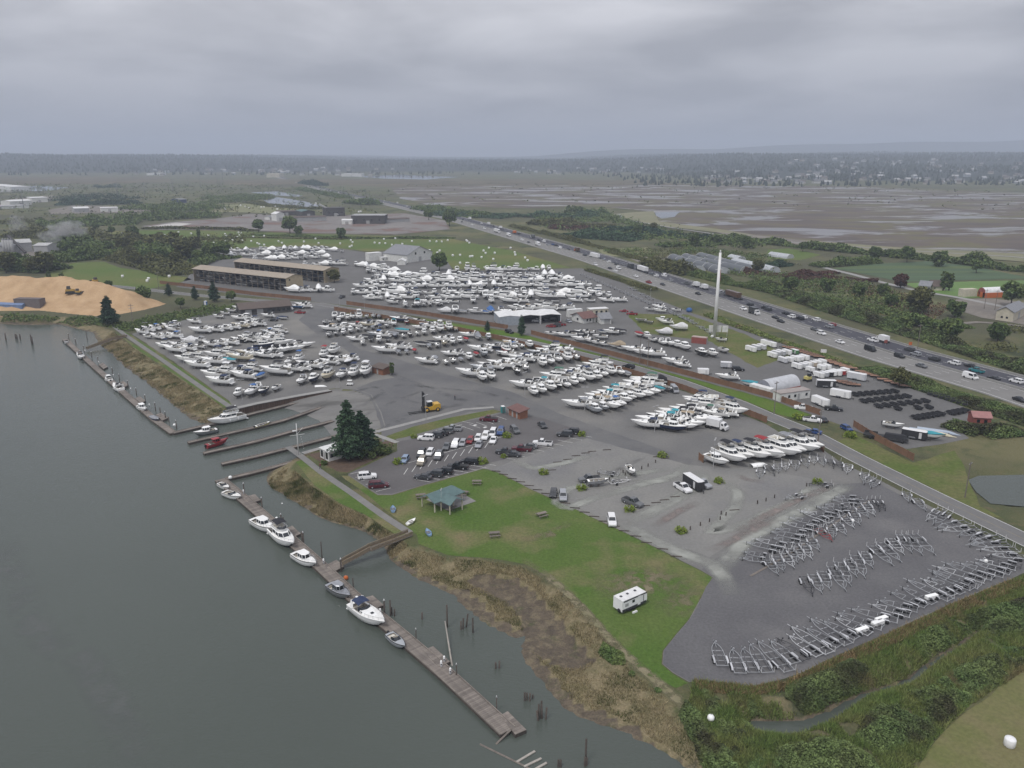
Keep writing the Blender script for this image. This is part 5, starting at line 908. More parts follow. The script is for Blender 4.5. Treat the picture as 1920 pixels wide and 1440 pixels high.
line_of(put_flat, 'C', (150, 372), (385, 445), 10, 165, 'in row along highway verge'); line_of(put_flat, 'C', (430, 470), (620, 530), 6, 165, 'in row along highway verge'); line_of(put_flat, 'C', (700, 555), (815, 590), 4, 165, 'in row along highway verge'); line_of(put_flat, 'C', (870, 615), (1025, 665), 4, 165, 'in row along highway verge'); line_of(put_flat, 'C', (545, 630), (640, 655), 4, 165, 'beside the silver cargo trailer')
gd = 'black dump trailers'
def put_dump(crop, x, y, h, ph): xy = at(crop, x, y); place(DTR, 'dump_trailer', (*xy, .05), R(h + rng.uniform(-3, 3)), f'black steel dump trailer {ph}', 'trailer', gd, sc=.72)
line_of(put_dump, 'C', (655, 730), (950, 705), 7, 110, 'in far black trailer row'); line_of(put_dump, 'C', (720, 780), (1040, 742), 7, 110, 'in middle black trailer row'); line_of(put_dump, 'C', (830, 818), (1180, 778), 7, 110, 'in near black trailer row'); line_of(put_dump, 'C', (1215, 720), (1475, 800), 7, 60, 'in diagonal row by hedge')
line_of(put_dump, 'C', (1110, 905), (1290, 875), 6, 118, 'in short angled row on gravel'); line_of(put_dump, 'C', (1375, 870), (1480, 850), 4, 118, 'in short row by red shed'); put_dump('C', 972, 835, 100, 'standing apart on the gravel'); put_dump('C', 1125, 830, 100, 'in a pair on the gravel'); put_dump('C', 1205, 825, 100, 'in a pair on the gravel')
# ------------------------------------------------------------------ highway traffic (heading follows the carriageway)
gh = 'vehicles on the highway'
NEAR = [('C', t) for t in [(55, 150, 'sedan', 'black'), (95, 178, 'sedan', 'black'), (350, 240, 'sedan', 'grey'), (400, 270, 'suv', 'white'), (540, 335, 'sedan', 'white'), (765, 392, 'van', 'black'), (985, 442, 'suv', 'black'), (1150, 515, 'sedan', 'grey'), (1515, 600, 'van', 'white'), (1885, 770, 'sedan', 'black')]] + \
    [('G', t) for t in [(75, 765, 'suv', 'white'), (625, 952, 'suv', 'white'), (735, 978, 'sedan', 'black'), (775, 998, 'sedan', 'white'), (800, 980, 'van', 'white'), (930, 1038, 'sedan', 'white'), (1025, 1085, 'pickup', 'red'), (1130, 1100, 'sedan', 'dark grey'), (1395, 1170, 'sedan', 'black'), (1735, 1285, 'suv', 'white'), (270, 800, 'sedan', 'silver'), (125, 782, 'sedan', 'grey')]] + [('F', t) for t in [(1620, 650, 'sedan', 'white'), (1715, 680, 'van', 'white'), (1545, 628, 'sedan', 'grey'), (1440, 600, 'suv', 'white')]]
FAR = [('C', t) for t in [(0, 90, 'suv', 'dark grey'), (130, 118, 'sedan', 'black'), (175, 144, 'suv', 'white'), (240, 158, 'suv', 'black'), (268, 150, 'hatch', 'white'), (360, 168, 'suv', 'white'), (460, 220, 'suv', 'silver'), (482, 205, 'hatch', 'red'), (785, 322, 'pickup', 'white'), (1060, 395, 'suv', 'dark grey'), (1105, 428, 'suv', 'silver'), (1245, 465, 'suv', 'dark grey'), (1395, 495, 'suv', 'white'), (1515, 515, 'sedan', 'black'), (1562, 552, 'pickup', 'teal'), (1690, 610, 'sedan', 'black'), (1860, 632, 'suv', 'white')]] + \
    [('G', t) for t in [(50, 718, 'suv', 'dark grey'), (240, 775, 'van', 'white'), (305, 800, 'suv', 'blue'), (360, 825, 'van', 'white'), (330, 805, 'sedan', 'black'), (690, 915, 'suv', 'silver'), (725, 930, 'suv', 'white'), (760, 940, 'sedan', 'black'), (785, 950, 'suv', 'dark grey'), (835, 950, 'pickup', 'silver'), (1000, 1012, 'suv', 'dark grey'), (1045, 1024, 'suv', 'grey'), (1080, 1035, 'suv', 'white'), (1140, 1035, 'van', 'white'), (1185, 1072, 'suv', 'silver'), (1310, 1095, 'pickup', 'grey'), (1550, 1165, 'van', 'silver'), (1785, 1255, 'suv', 'black'), (1700, 1208, 'pickup', 'dark grey'), (1895, 1278, 'suv', 'black'), (655, 905, 'sedan', 'black'), (545, 880, 'suv', 'dark grey'), (420, 835, 'sedan', 'black'), (200, 765, 'sedan', 'black')]] + \
    [('F', t) for t in [(1060, 485, 'van', 'white'), (1130, 512, 'suv', 'white'), (1180, 525, 'sedan', 'black'), (1240, 545, 'suv', 'dark grey'), (1330, 568, 'van', 'white'), (1380, 578, 'suv', 'silver'), (1420, 585, 'sedan', 'black'), (1550, 612, 'suv', 'dark grey'), (1690, 640, 'suv', 'white'), (1780, 660, 'sedan', 'black'), (1850, 690, 'suv', 'grey'), (960, 470, 'suv', 'white'), (1000, 475, 'sedan', 'silver'), (520, 385, 'van', 'white'), (560, 392, 'suv', 'white'), (620, 405, 'van', 'white'), (680, 415, 'suv', 'silver'), (300, 330, 'van', 'white')]]
def hhead(xy):
    k = min(range(len(HD) - 1), key=lambda i: math.dist(HD[i], xy)); return ang(HD[k], HD[k + 1])
for lst, rev, ph in ((NEAR, math.pi, 'on pale near carriageway'), (FAR, 0, 'in queue on dark far carriageway')):
    for cr, (x, y, k, c) in lst: xy = at(cr, x, y); put_car(k, c, xy, hhead(xy) + rev, ph, gh, True, .14)
for cr, x, y, k, b, c, rev in [('G', 200, 805, 'box', 'white', 'white', 1), ('G', 1830, 1322, 'box', 'dark grey', 'white', 1), ('G', 150, 745, 'box', 'grey', 'white', 0), ('G', 480, 846, 'box', 'brown', 'orange', 0), ('G', 595, 888, 'semi', 'white', 'white', 0), ('G', 880, 970, 'box', 'dark grey', 'black', 0), ('G', 948, 988, 'semi', 'white', 'dark grey', 0), ('G', 1370, 1110, 'small', 'white', 'white', 0), ('G', 1430, 1128, 'small', 'white', 'white', 0), ('G', 1610, 1180, 'semi', 'brown', 'grey', 0), ('F', 1600, 608, 'box', 'white', 'white', 0), ('F', 1740, 648, 'box', 'white', 'silver', 0), ('F', 1830, 676, 'small', 'white', 'white', 0), ('F', 1820, 708, 'semi', 'white', 'white', 1), ('F', 1900, 735, 'box', 'white', 'white', 1), ('G', 15, 712, 'small', 'orange', 'orange', 0), ('C', 838, 322, 'small', 'white', 'white', 0)]:
    xy = at(cr, x, y); put_truck(k, b, c, (*xy, .14), hhead(xy) + math.pi * rev, ('on pale near carriageway' if rev else 'in queue on dark carriageway'), gh)
# ------------------------------------------------------------------ buildings
def cmat(n, c, **k): return mat(n, c, [x * .82 for x in c], rough=k.pop('rough', .8), scale=k.pop('scale', .7), fine=.08, **k)
WALLW = cmat('white_siding', (.66, .66, .63)); TAN = cmat('tan_cladding', (.46, .38, .25)); TANR = cmat('tan_roof', (.34, .29, .23)); BROWN = cmat('brown_shingle', (.11, .085, .072)); BRICK = cmat('red_brick', (.27, .12, .07)); DKRED = cmat('dark_red_roof', (.16, .085, .075)); GREYR = cmat('grey_roof', (.22, .225, .24)); GREYW = cmat('grey_cladding', (.31, .34, .37)); WROOF = cmat('white_metal_roof', (.70, .70, .69)); GREENR = cmat('green_metal_roof', (.105, .165, .165)); DARKB = cmat('dark_timber_cladding', (.075, .07, .068)); CREAM = cmat('cream_siding', (.52, .48, .38)); FENCE = mat('fence_boards', (.21, .115, .068), (.16, .09, .055), rough=.85, scale=.8, fine=.15, rnd=.12); ORANGE = cmat('orange_steel', (.50, .13, .035)); REDC = cmat('rust_red_steel', (.27, .075, .06)); SIDEG = cmat('mill_grey', (.36, .36, .36)); GH1 = cmat('poly_tunnel_dark', (.10, .11, .12), rough=.5); GH2 = cmat('poly_tunnel_pale', (.42, .44, .46), rough=.4)
def bldg(name, label, a, b, depth, h, roof='flat', rh=1.5, wm_=None, rm=None, over=.35, wins=(), doors=(), cat='building', group=None, z=0.0, open_front=False, posts=0):
    """a, b: photo pixels where the near wall meets the ground (left, right); depth in metres"""
    A, B = pix(*a, z), pix(*b, z); hd = ang(A, B); L = math.dist(A, B); c = lerp(A, B, .5); c = (c[0] - math.sin(hd) * depth / 2, c[1] + math.cos(hd) * depth / 2, z)
    t = thing(name, c, hd, label, cat, group); x, y = L / 2, depth / 2
    faces = [((-x, -y), (x, -y)), ((x, -y), (x, y)), ((x, y), (-x, y)), ((-x, y), (-x, -y))]; walls = []
    for i, (p, q) in enumerate(faces):
        if open_front and i == 0: continue
        top = h; w = MB(); n_ = Vector((q[1] - p[1], -(q[0] - p[0]), 0)).normalized() * -.18
        gab = (roof == 'gable' and i in (1, 3)) or (roof == 'gable_y' and i in (0, 2)); out_ = [(p[0], p[1], 0), (q[0], q[1], 0), (q[0], q[1], h)] + ([((p[0] + q[0]) / 2, (p[1] + q[1]) / 2, h + rh)] if gab else []) + [(p[0], p[1], h)]
        if roof == 'mono': zz = lambda v: h + rh * (v[1] + y) / (2 * y); out_ = [(p[0], p[1], 0), (q[0], q[1], 0), (q[0], q[1], zz(q)), (p[0], p[1], zz(p))]
        w.add(out_, [tuple(range(len(out_)))]); wo = w.obj('wall', wm_, t); walls.append((i, p, q, wo))
    e = over
    if roof == 'flat': MB().box(0, 0, h, L + 2 * e, depth + 2 * e, .25).obj('roof', rm, t)
    elif roof == 'mono': MB().add([(-x - e, -y - e, h + .02), (x + e, -y - e, h + .02), (x + e, y + e, h + rh + .02), (-x - e, y + e, h + rh + .02), (-x - e, -y - e, h + .2), (x + e, -y - e, h + .2), (x + e, y + e, h + rh + .2), (-x - e, y + e, h + rh + .2)], [(4, 5, 6, 7), (0, 1, 5, 4), (1, 2, 6, 5), (2, 3, 7, 6), (3, 0, 4, 7), (3, 2, 1, 0)]).obj('roof', rm, t)
    else:
        sx, sy = (x + e, y + e); d = .16; r = MB(); k = rh * e / (y if roof == 'gable' else x)
        prof = [(-sy, h - k), (0, h + rh), (sy, h - k), (sy, h - k + d), (0, h + rh + d), (-sy, h - k + d)] if roof == 'gable' else [(-sx, h - k), (0, h + rh), (sx, h - k), (sx, h - k + d), (0, h + rh + d), (-sx, h - k + d)]
        ends = [[(-sx, u, v) for u, v in prof], [(sx, u, v) for u, v in prof]] if roof == 'gable' else [[(u, sy, v) for u, v in prof], [(u, -sy, v) for u, v in prof]]
        r.loft(ends, sm=False); r.obj('roof', rm, t)
    for i, u, v, w_, hh, nm in [(*q, 'window') for q in wins] + [(*q, 'door') for q in doors]:
        p, q = faces[i]; Lf = math.dist(p, q); d = Vector((q[0] - p[0], q[1] - p[1], 0)).normalized(); n_ = Vector((d.y, -d.x, 0)); c0 = Vector((p[0], p[1], v)) + d * (u * Lf) + n_ * .03
        f = MB(); pts = [c0 - d * w_ / 2, c0 + d * w_ / 2, c0 + d * w_ / 2 + Vector((0, 0, hh)), c0 - d * w_ / 2 + Vector((0, 0, hh))]
        par = next((wo for k2, _, _, wo in walls if k2 == i), t); f.add([s - n_ * .06 for s in pts] + [s for s in pts], [(0, 1, 5, 4), (1, 2, 6, 5), (2, 3, 7, 6), (3, 0, 4, 7), (4, 5, 6, 7)])
        f.obj(nm, GLS if nm == 'window' else mat('grey_door', (.35, .35, .34), (.3, .3, .3)), par)
    for k in range(posts): MB().box(-x + .15 + (L - .3) * k / (posts - 1), -y + .1, 0, .22, .22, h).obj('post', rm, t)
    return t
def W4(i, n, v, w_, h, lo=.1, hi=.9): return [(i, lo + (hi - lo) * k / max(1, n - 1), v, w_, h) for k in range(n)]
bldg('site_office', 'white flat roofed office hut beneath the tall firs by slipway', (617, 866), (676, 849), 4.6, 2.7, 'flat', 0, WALLW, WROOF, .2, [(0, .1, 1., 1.1, 1.1), (0, .22, 1., 1.1, 1.1), (0, .7, 1., 1.1, 1.1), (3, .22, .5, 1.2, 1.9), (3, .78, .5, 1.2, 1.9)], [(3, .5, 0.05, .9, 2.1)])
bldg('toilet_block', 'small brick toilet block with sloping dark red roof by parking', (954, 778), (974, 787), 3.2, 2.3, 'mono', .7, BRICK, DKRED, .5, [], [(0, .35, .05, .8, 2.0), (0, .75, .05, .8, 2.0)])
bldg('brick_hut', 'small brick hut with dark roof beside the clipped evergreen', (698, 699), (718, 704), 3.6, 2.4, 'mono', .7, BRICK, BROWN, .5, [], [(0, .5, .05, .9, 2.0)])
bldg('brown_shed', 'long brown roofed workshop shed in the west yard', (452, 593), (546, 585), 15, 3.6, 'gable', 2.0, DARKB, BROWN, .8, W4(0, 5, 1.2, 1.4, 1.1, .55, .95), [(0, .15, .02, 3.2, 3.0), (0, .38, .02, 3.2, 3.0)])
# two open racks of boats under tan roofs
def rack(label, a, b, depth, n):
    t = bldg('boat_rack_shed', label, a, b, depth, 8.2, 'gable', 1.6, TAN, TANR, .6, [(1, .2, 6.4, 1.1, .9)], open_front=True, posts=n, group='open boat storage sheds'); A, B = pix(*a), pix(*b); L = math.dist(A, B)
    for lv in (2.7, 5.3): MB().box(0, 0, lv, L - .6, depth - .8, .14).obj('shelf', DARKB, t)
    return t, L
RK = [rack('front tan roofed rack shed full of small boats', (364, 527), (538, 547), 14, 18), rack('rear tan roofed rack shed standing behind its twin', (441, 512), (608, 531), 14, 18)]
rj = []
for t, L in RK:
    for lv in (0, 2.8, 5.4):
        for k in range(int(L / 3.1)): rj.append((t, (-L / 2 + 2 + k * 3.1, -3.2), lv))
V = []; F = []; M_ = []; me_ = BO['b'][0][1]
for t, (x, y), lv in rj:
    if rng.random() < .22: continue
    c, s = math.cos(t.rotation_euler.z), math.sin(t.rotation_euler.z); px_, py_ = t.location.x + c * x - s * y, t.location.y + s * x + c * y; h = t.rotation_euler.z - math.pi / 2; c, s = math.cos(h), math.sin(h); mi = rng.choice((0, 0, 1, 1, 2))
    for nm, q, up in me_.p[:3]:
        if nm == 'rub_rail': continue
        o = len(V); V += [(px_ + c * v.co.x - s * v.co.y, py_ + s * v.co.x + c * v.co.y, v.co.z - .45 + lv) for v in q.vertices]; F += [[i + o for i in p.vertices] for p in q.polygons]; M_ += [mi if nm == 'hull' else 3] * len(q.polygons)
rm_ = bpy.data.meshes.new('racked_boats'); rm_.from_pydata(V, [], F)
for m in (GEL, CAN['navy'], HULLC['grey'], COCK): rm_.materials.append(m)
rm_.polygons.foreach_set('material_index', M_); tag(link('racked_boats', rm_), 'small boats packed on the racks of the tan sheds', 'boats', kind='stuff')
bldg('barn', 'white gabled barn with grey roof at edge of bale field', (764, 493), (811, 486), 26, 6, 'gable_y', 5.5, WALLW, GREYR, .6, [(0, .33, 5.5, 1.6, 1.8), (0, .68, 5.5, 1.6, 1.8)], [(0, .5, .05, 3, 3.5)])
bldg('white_store', 'tall plain white store shed near the barn', (692, 490), (716, 488), 6, 6.0, 'flat', 0, WALLW, WROOF, .1); bldg('white_cabin', 'low white portable cabin between store and barn', (717, 490), (735, 488), 4, 2.8, 'flat', 0, WALLW, WROOF, .1, W4(0, 3, 1, 1, 1)); bldg('white_lean_to', 'small white gabled garage against the barn', (745, 497), (760, 497), 8, 2.8, 'gable_y', 1.5, WALLW, WROOF, .3)
# workshop: one closed bay, two open bays under white roofs
A_, B_ = (936, 611), (1052, 606); dp = 14
for k, (nm, lb, op) in enumerate((('workshop', 'closed grey workshop bay with white roof by road fence', False), ('workshop_canopy', 'open white roofed workshop bay next to the closed one', True), ('workshop_canopy', 'end workshop canopy with white roof and corner posts', True))):
    bldg(nm, lb, lerp(A_, B_, k / 3 + .002), lerp(A_, B_, (k + 1) / 3 - .002), dp, 4.2, 'gable_y', .55, GREYW, WROOF, .08, [], [] if op else [(3, .5, .05, 2.5, 3)], open_front=op, posts=2 if op else 0)
bldg('house', 'white bungalow with red brown roof in the sales yard', (1094, 607), (1117, 604), 10, 2.8, 'gable', 2.0, WALLW, DKRED, .8, [(0, .3, .9, 1.0, 1.3), (0, .55, .9, 1.0, 1.3), (3, .5, .9, 1.4, 1.2)], [(0, .8, .05, 1.0, 2.1)], 'house')
bldg('garage', 'grey roofed white garage attached behind the bungalow', (1127, 608), (1146, 607), 9, 2.8, 'gable', 2.0, WALLW, GREYR, .6, [], [(0, .6, .05, 3, 2.4)], 'garage'); bldg('caravan_office', 'old cream and orange panelled cabin behind the bungalow', (1106, 592), (1140, 590), 4, 3.2, 'flat', 0, CREAM, WROOF, .2, W4(0, 4, 1.2, 1.2, 1.2)); bldg('lorry_trailer', 'parked white lorry trailer box behind the bungalow', (1066, 595), (1092, 593), 2.6, 3.6, 'flat', 0, WALLW, WROOF, .02, cat='trailer')
bldg('shipping_container', 'rust red shipping container on the sales yard grass', (1296, 643), (1324, 646), 2.6, 2.7, 'flat', 0, REDC, cmat('pale_rust', (.42, .33, .3)), .01, [], [(1, .5, .1, 2, 2.3)], 'container'); bldg('shipping_container', 'white shipping container between quonset and road fence', (1404, 734), (1443, 745), 2.5, 2.6, 'flat', 0, WALLW, WROOF, .01, cat='container')
bldg('portable_office', 'long white portable office beside the quonset hut', (1462, 754), (1518, 746), 3.6, 2.8, 'flat', 0, WALLW, cmat('pink_grey_roof', (.33, .29, .27)), .15, [(0, .08, 1, .9, 1.), (0, .3, 1, .9, 1.), (0, .5, 1, .9, 1.), (0, .88, 1, .9, 1.)], [(0, .62, .05, .9, 2.1)])
bldg('red_shed', 'old red shed with white trim among bushes', (1823, 797), (1857, 799), 4.5, 2.6, 'gable', 1.2, REDC, cmat('faded_red_roof', (.34, .17, .16)), .3, W4(0, 2, .9, .9, 1.0, .3, .7), cat='shed'); bldg('red_caravan', 'red and white trailer parked behind black pickup', (1524, 757), (1534, 762), 2.3, 2.6, 'flat', 0, REDC, WROOF, .05, cat='trailer') if False else None
def arch_hut(name, label, a, b, length, wm_, em, low=0.0, lm=None, cat='building', group=None, sq=1.0):
    """half-round hut: a, b are the feet of its near end arch; it runs back 'length' metres"""
    A, B = pix(*a), pix(*b); hd = ang(A, B); r = math.dist(A, B) / 2; c = lerp(A, B, .5); t = thing(name, c, hd, label, cat, group); n = 14
    ring = lambda y: [(-r * math.cos(math.pi * i / n), y, low + r * sq * math.sin(math.pi * i / n)) for i in range(n + 1)]
    sh = MB(); k = max(2, int(length / 12)); sh.loft([ring(length * j / k) for j in range(k + 1)], close=False); sh.obj('shell', wm_, t)
    for y in (.02, length - .02): e = MB(); rg = ring(y); e.add(rg, [tuple(range(n + 1))]); e.obj('end_wall', em, t)
    if low:
        for s in (-1, 1): MB().box(s * r, length / 2, 0, .3, length, low).obj('side_wall', lm, t)
    if length < 40: MB().box(0, -.02, 0.02, r * .8, .06, min(3, r * .6) + low * .5).obj('door', GLS if em == GREYW else lm or GREYR, t)
    return t
arch_hut('quonset_hut', 'large silver quonset hut beside the road fence', (1417, 732), (1445, 741), 15, cmat('quonset_steel', (.50, .51, .53), rough=.45), cmat('quonset_end', (.22, .23, .26)), 1.2, REDC)
arch_hut('tent_barn', 'round white roofed barn on orange steel walls', (1832, 556), (1846, 559), 14, cmat('tent_white', (.74, .74, .74)), REDC, 3.0, ORANGE); bldg('cream_container', 'cream container shed beside the orange barn', (1805, 557), (1831, 556), 4, 4.2, 'flat', 0, CREAM, CREAM, .01, cat='container')
gg = 'nursery poly tunnels'
for i, (p, q, pale) in enumerate([((1378, 494), (1452, 511), 1), ((1357, 495), (1417, 510), 0), ((1322, 494), (1398, 511), 0), ((1314, 483), (1348, 492), 0), ((1286, 485), (1312, 493), 0), ((1292, 494), (1326, 504), 0), ((1324, 502), (1357, 513), 0), ((1262, 486), (1290, 495), 0), ((1283, 502), (1311, 510), 0), ((1446, 480), (1482, 485), 1), ((1371, 485), (1390, 489), 1)]):
    P_, Q_ = pix(*p), pix(*q); hd = ang(Q_, P_); r = 5.0 if i < 9 else 4.2; L = math.dist(P_, Q_); t = thing('poly_tunnel', Q_, hd - math.pi / 2, ('pale silver poly tunnel beyond the highway' if pale else 'dark mesh poly tunnel beyond the highway') + (' behind the white mast' if i in (2, 6) else ', set apart on grass' if i > 8 else ', the longest of them' if i == 0 else ' among its neighbours'), 'greenhouse', gg); n = 10
    ring = lambda y: [(-r * math.cos(math.pi * k / n), y, r * .85 * math.sin(math.pi * k / n)) for k in range(n + 1)]
    MB().loft([ring(L * j / 6) for j in range(7)], close=False).obj('skin', GH2 if pale else GH1, t); MB().add(ring(.05), [tuple(range(n + 1))]).obj('end_wall', GH2, t)
    for j in (0, 3, 6): rr = ring(L * j / 6); MB().path([(x * 1.01, y, z * 1.01) for x, y, z in rr], .12, 4).obj('hoop', WROOF, t)
bldg('farm_workshop', 'cream farm workshop with dark grey roof beyond highway', (1866, 600), (1898, 604), 24, 5, 'gable_y', 2.2, CREAM, GREYR, .5, W4(0, 2, 1.4, 1, 1, .35, .65), [(1, .5, .05, 3.5, 3.5)])
bldg('farmhouse', 'small dark roofed farmhouse at young crop field', (1722, 543), (1743, 545), 8, 2.8, 'gable', 2.4, WALLW, GREYR, .5, W4(0, 2, 1, 1, 1), cat='house'); bldg('farmhouse', 'pyramid roofed farmhouse below two tall poplars', (1750, 545), (1772, 545), 9, 2.8, 'gable', 3, CREAM, BROWN, .6, W4(0, 2, 1, 1, 1), cat='house')
for i, (a, b, d, h, rf, wm_, rm, lb) in enumerate([((567, 407), (591, 406), 26, 7, 'gable_y', DARKB, GREENR, 'sawmill shed with pale green roof'), ((519, 415), (534, 414), 12, 9, 'gable_y', WALLW, WROOF, 'tall white shed in the log yard'), ((659, 420), (721, 420), 26, 10, 'flat', DARKB, SIDEG, 'long dark main sawmill building'), ((552, 416), (612, 414), 16, 5, 'gable', SIDEG, BROWN, 'low brown roofed sawmill sorting shed'), ((612, 406), (647, 405), 26, 11, 'flat', DARKB, DARKB, 'dark sawmill tower block behind conveyor'), ((641, 421), (660, 421), 8, 5, 'gable', WALLW, WROOF, 'small white roofed sawmill office'), ((506, 413), (518, 412), 10, 4, 'gable', WALLW, GREYR, 'small grey roofed store in log yard'), ((725, 418), (768, 416), 14, 4, 'gable', SIDEG, BROWN, 'low shed at highway end of sawmill'), ((520, 404), (556, 403), 14, 5, 'gable', DARKB, BROWN, 'dark lumber shed behind the white shed'),
        ((-40, 478), (30, 476), 24, 7, 'gable', SIDEG, GREYR, 'grey concrete plant shed at the riverside works'), ((30, 474), (62, 472), 26, 8, 'gable', SIDEG, cmat('pale_fibre_roof', (.45, .45, .44)), 'pale roofed concrete plant shed behind conveyor'), ((64, 474), (90, 474), 18, 6, 'gable', SIDEG, MATS['pale_fibre_roof'], 'low pale roofed plant shed under the smoke'),
        ((-30, 352), (22, 357), 40, 8, 'flat', WALLW, WROOF, 'white warehouse by the distant left pool'), ((20, 386), (60, 384), 30, 7, 'gable', WALLW, WROOF, 'white roofed depot in distant industrial area'), ((60, 380), (90, 379), 40, 8, 'flat', WALLW, WROOF, 'big white warehouse in distant industrial area'), ((0, 392), (55, 390), 30, 4, 'flat', WALLW, SIDEG, 'long low depot in distant industrial area'), ((140, 399), (168, 398), 30, 6, 'gable', SIDEG, WROOF, 'white roofed shed on the grey stockyard'), ((190, 398), (222, 397), 20, 6, 'flat', WALLW, WROOF, 'long white shed on the grey stockyard'), ((322, 380), (336, 381), 14, 6, 'gable_y', cmat('blue_siding', (.06, .08, .14)), GREYR, 'dark blue gabled barn among distant trees'), ((500, 333), (524, 333), 60, 14, 'flat', CREAM, CREAM, 'cream hotel block beside distant highway'), ((640, 331), (678, 331), 60, 10, 'flat', WALLW, WROOF, 'wide white warehouse before distant woods'), ((275, 329), (300, 329), 60, 9, 'flat', WALLW, WROOF, 'white warehouse below the distant left hill')]):
    bldg('industrial_shed' if i < 20 else 'warehouse', lb, a, b, d, h, rf, h * .25, wm_, rm, .4, W4(0, 4, h * .4, 2, 1.5, .15, .85) if i in (2, 4, 19) else (), [(0, .5, .05, 4, min(4, h * .7))], z=0)
for i, x in enumerate((10, 15, 20, 25)): p = pix(x, 477); t = thing('silo', p, 0, f"{('first', 'second', 'third', 'last')[i]} of four joined silos counted towards the conveyor", 'silo', 'plant silos'); MB().tube((0, 0, 0), (0, 0, 12), 1.35, 12).obj('tank', SIDEG, t); MB().tube((0, 0, 12), (0, 0, 13.2), 1.35, 12, 0, .3).obj('cap', GREYR, t)
p = pix(48, 476); q = pix(20, 474); t = thing('conveyor', p, 0, 'steep dark conveyor rising to the plant silos', 'conveyor'); MB().bar((0, 0, 1), (q[0] - p[0], q[1] - p[1], 14.5), 2.0, 1.6).obj('gallery', DARKB, t); MB().tube((q[0] - p[0] + 2, q[1] - p[1], 0), (q[0] - p[0] + 2, q[1] - p[1], 13), .3, 6).obj('leg', DARKB, t)
p = pix(600, 405); t = thing('conveyor', p, 0, 'pale slanting conveyor at the sawmill', 'conveyor'); MB().bar((0, 0, 16), (26, -4, 2), 2, 1.4).obj('gallery', SIDEG, t); MB().tube((4, 0, 0), (4, 0, 13), .3, 6).obj('leg', SIDEG, t)
# smoke over the plant: a lumpy cloud of thin vapour
sm = bpy.data.materials.new('smoke_vapour'); sm.use_nodes = True; n_ = sm.node_tree
for q in list(n_.nodes): n_.nodes.remove(q)
o_ = n_.nodes.new('ShaderNodeOutputMaterial'); v_ = n_.nodes.new('ShaderNodeVolumePrincipled'); v_.inputs['Density'].default_value = .035; v_.inputs['Color'].default_value = (.9, .9, .92, 1); n_.links.new(v_.outputs[0], o_.inputs['Volume'])
def puff(c, r, seed):
    bm = bmesh.new(); bmesh.ops.create_icosphere(bm, subdivisions=3, radius=1)
    for v in bm.verts: k = 1 + .55 * noise.fractal(v.co * 1.6 + Vector((seed, 0, 0)), .6, 2, 3); v.co = Vector((v.co.x * r[0], v.co.y * r[1], v.co.z * r[2])) * k + Vector(c)
    me = bpy.data.meshes.new('smoke'); bm.to_mesh(me); bm.free(); me.materials.append(sm); return tag(link('smoke', me), kind='stuff')
for i, (x, y, z, r) in enumerate([(100, 470, 12, (10, 8, 5)), (118, 468, 17, (13, 9, 6)), (140, 467, 18, (14, 10, 7)), (40, 466, 22, (7, 7, 8))]): p = pix(x, y); puff((p[0], p[1], z), r, i * 3.1)

# ------------------------------------------------------------------ wood chip pile with machines
PILE = ZP([(-90, 584), (-90, 556), (0, 553), (60, 548), (120, 543), (170, 546), (225, 556), (270, 563), (313, 570), (270, 581), (225, 589), (187, 593), (130, 588), (75, 582)])
bx = np.array(PILE); gx_ = np.arange(bx[:, 0].min(), bx[:, 0].max(), 1.6); gy_ = np.arange(bx[:, 1].min(), bx[:, 1].max(), 1.6); X, Y = np.meshgrid(gx_, gy_); Pp = np.stack([X.ravel(), Y.ravel()], 1)
dd = np.where(inside(Pp, PILE), dist(Pp, PILE + PILE[:1]), -1); ridge = dist(Pp, ZP([(-20, 562), (60, 563), (115, 560), (160, 566), (250, 570)])); hgt = np.minimum(dd * .62, 11.5 * np.exp(-(ridge / 15) ** 2) + 1.5) + (fbm(Pp, .12, 4, 9) - .5) * 4.0 * np.clip(dd / 4, 0, 1); hgt = np.where(dd < 0, -.3, np.maximum(hgt, .05))
def pile_z(x, y): return float(hgt[np.argmin((Pp[:, 0] - x) ** 2 + (Pp[:, 1] - y) ** 2)])
n0, n1 = X.shape; I = np.arange(n0 * n1).reshape(n0, n1); me = np_mesh('wood_chip_pile', np.column_stack([Pp, hgt]), np.stack([I[:-1, :-1], I[:-1, 1:], I[1:, 1:], I[1:, :-1]], -1).reshape(-1, 4), mat('wood_chips', (.46, .32, .19), (.38, .255, .145), rough=.95, scale=.15, fine=.12, fscale=1.5, spec=.1), smooth=True)
tag(link('wood_chip_pile', me), 'large mound of orange wood chips on the riverbank', 'wood chips', kind='stuff')
def dozer():
    p = Proto(); Y_ = paint('machine_yellow', (.42, .26, .05), .5); p.part('body', MB().box(0, 0, .9, 3.6, 1.6, 1.0, tx=.95, ty=.9), Y_); ci = p.part('cab', MB().box(-.5, 0, 1.9, 1.5, 1.5, 1.3, tx=.85, ty=.85), DARKB)
    for s in (-1, 1): p.part('track', MB().box(0, s * 1.15, .05, 4.0, .6, 1.0, tx=.8), BLACK)
    p.part('blade', MB().box(2.5, 0, .2, .25, 3.6, 1.4), DARKB); p.part('push_arm', MB().bar((.5, -1.5, .6), (2.5, -1.5, .7), .2, .2), DARKB); p.part('push_arm', MB().bar((.5, 1.5, .6), (2.5, 1.5, .7), .2, .2), DARKB); return p
DZ = dozer()
for x, y, h, s, lb in ((136, 566, 20, 1.25, 'big brown bulldozer on the wood chip pile'), (151, 567, -10, .9, 'small yellow dozer beside the big bulldozer'), (184, 558, 150, 1.0, 'yellow loader high on the wood chip pile')): p = pix(x, y + 8); place(DZ, 'bulldozer', (p[0], p[1], pile_z(*p) - .05), R(h), lb, 'bulldozer', 'machines on the chip pile', sc=s)
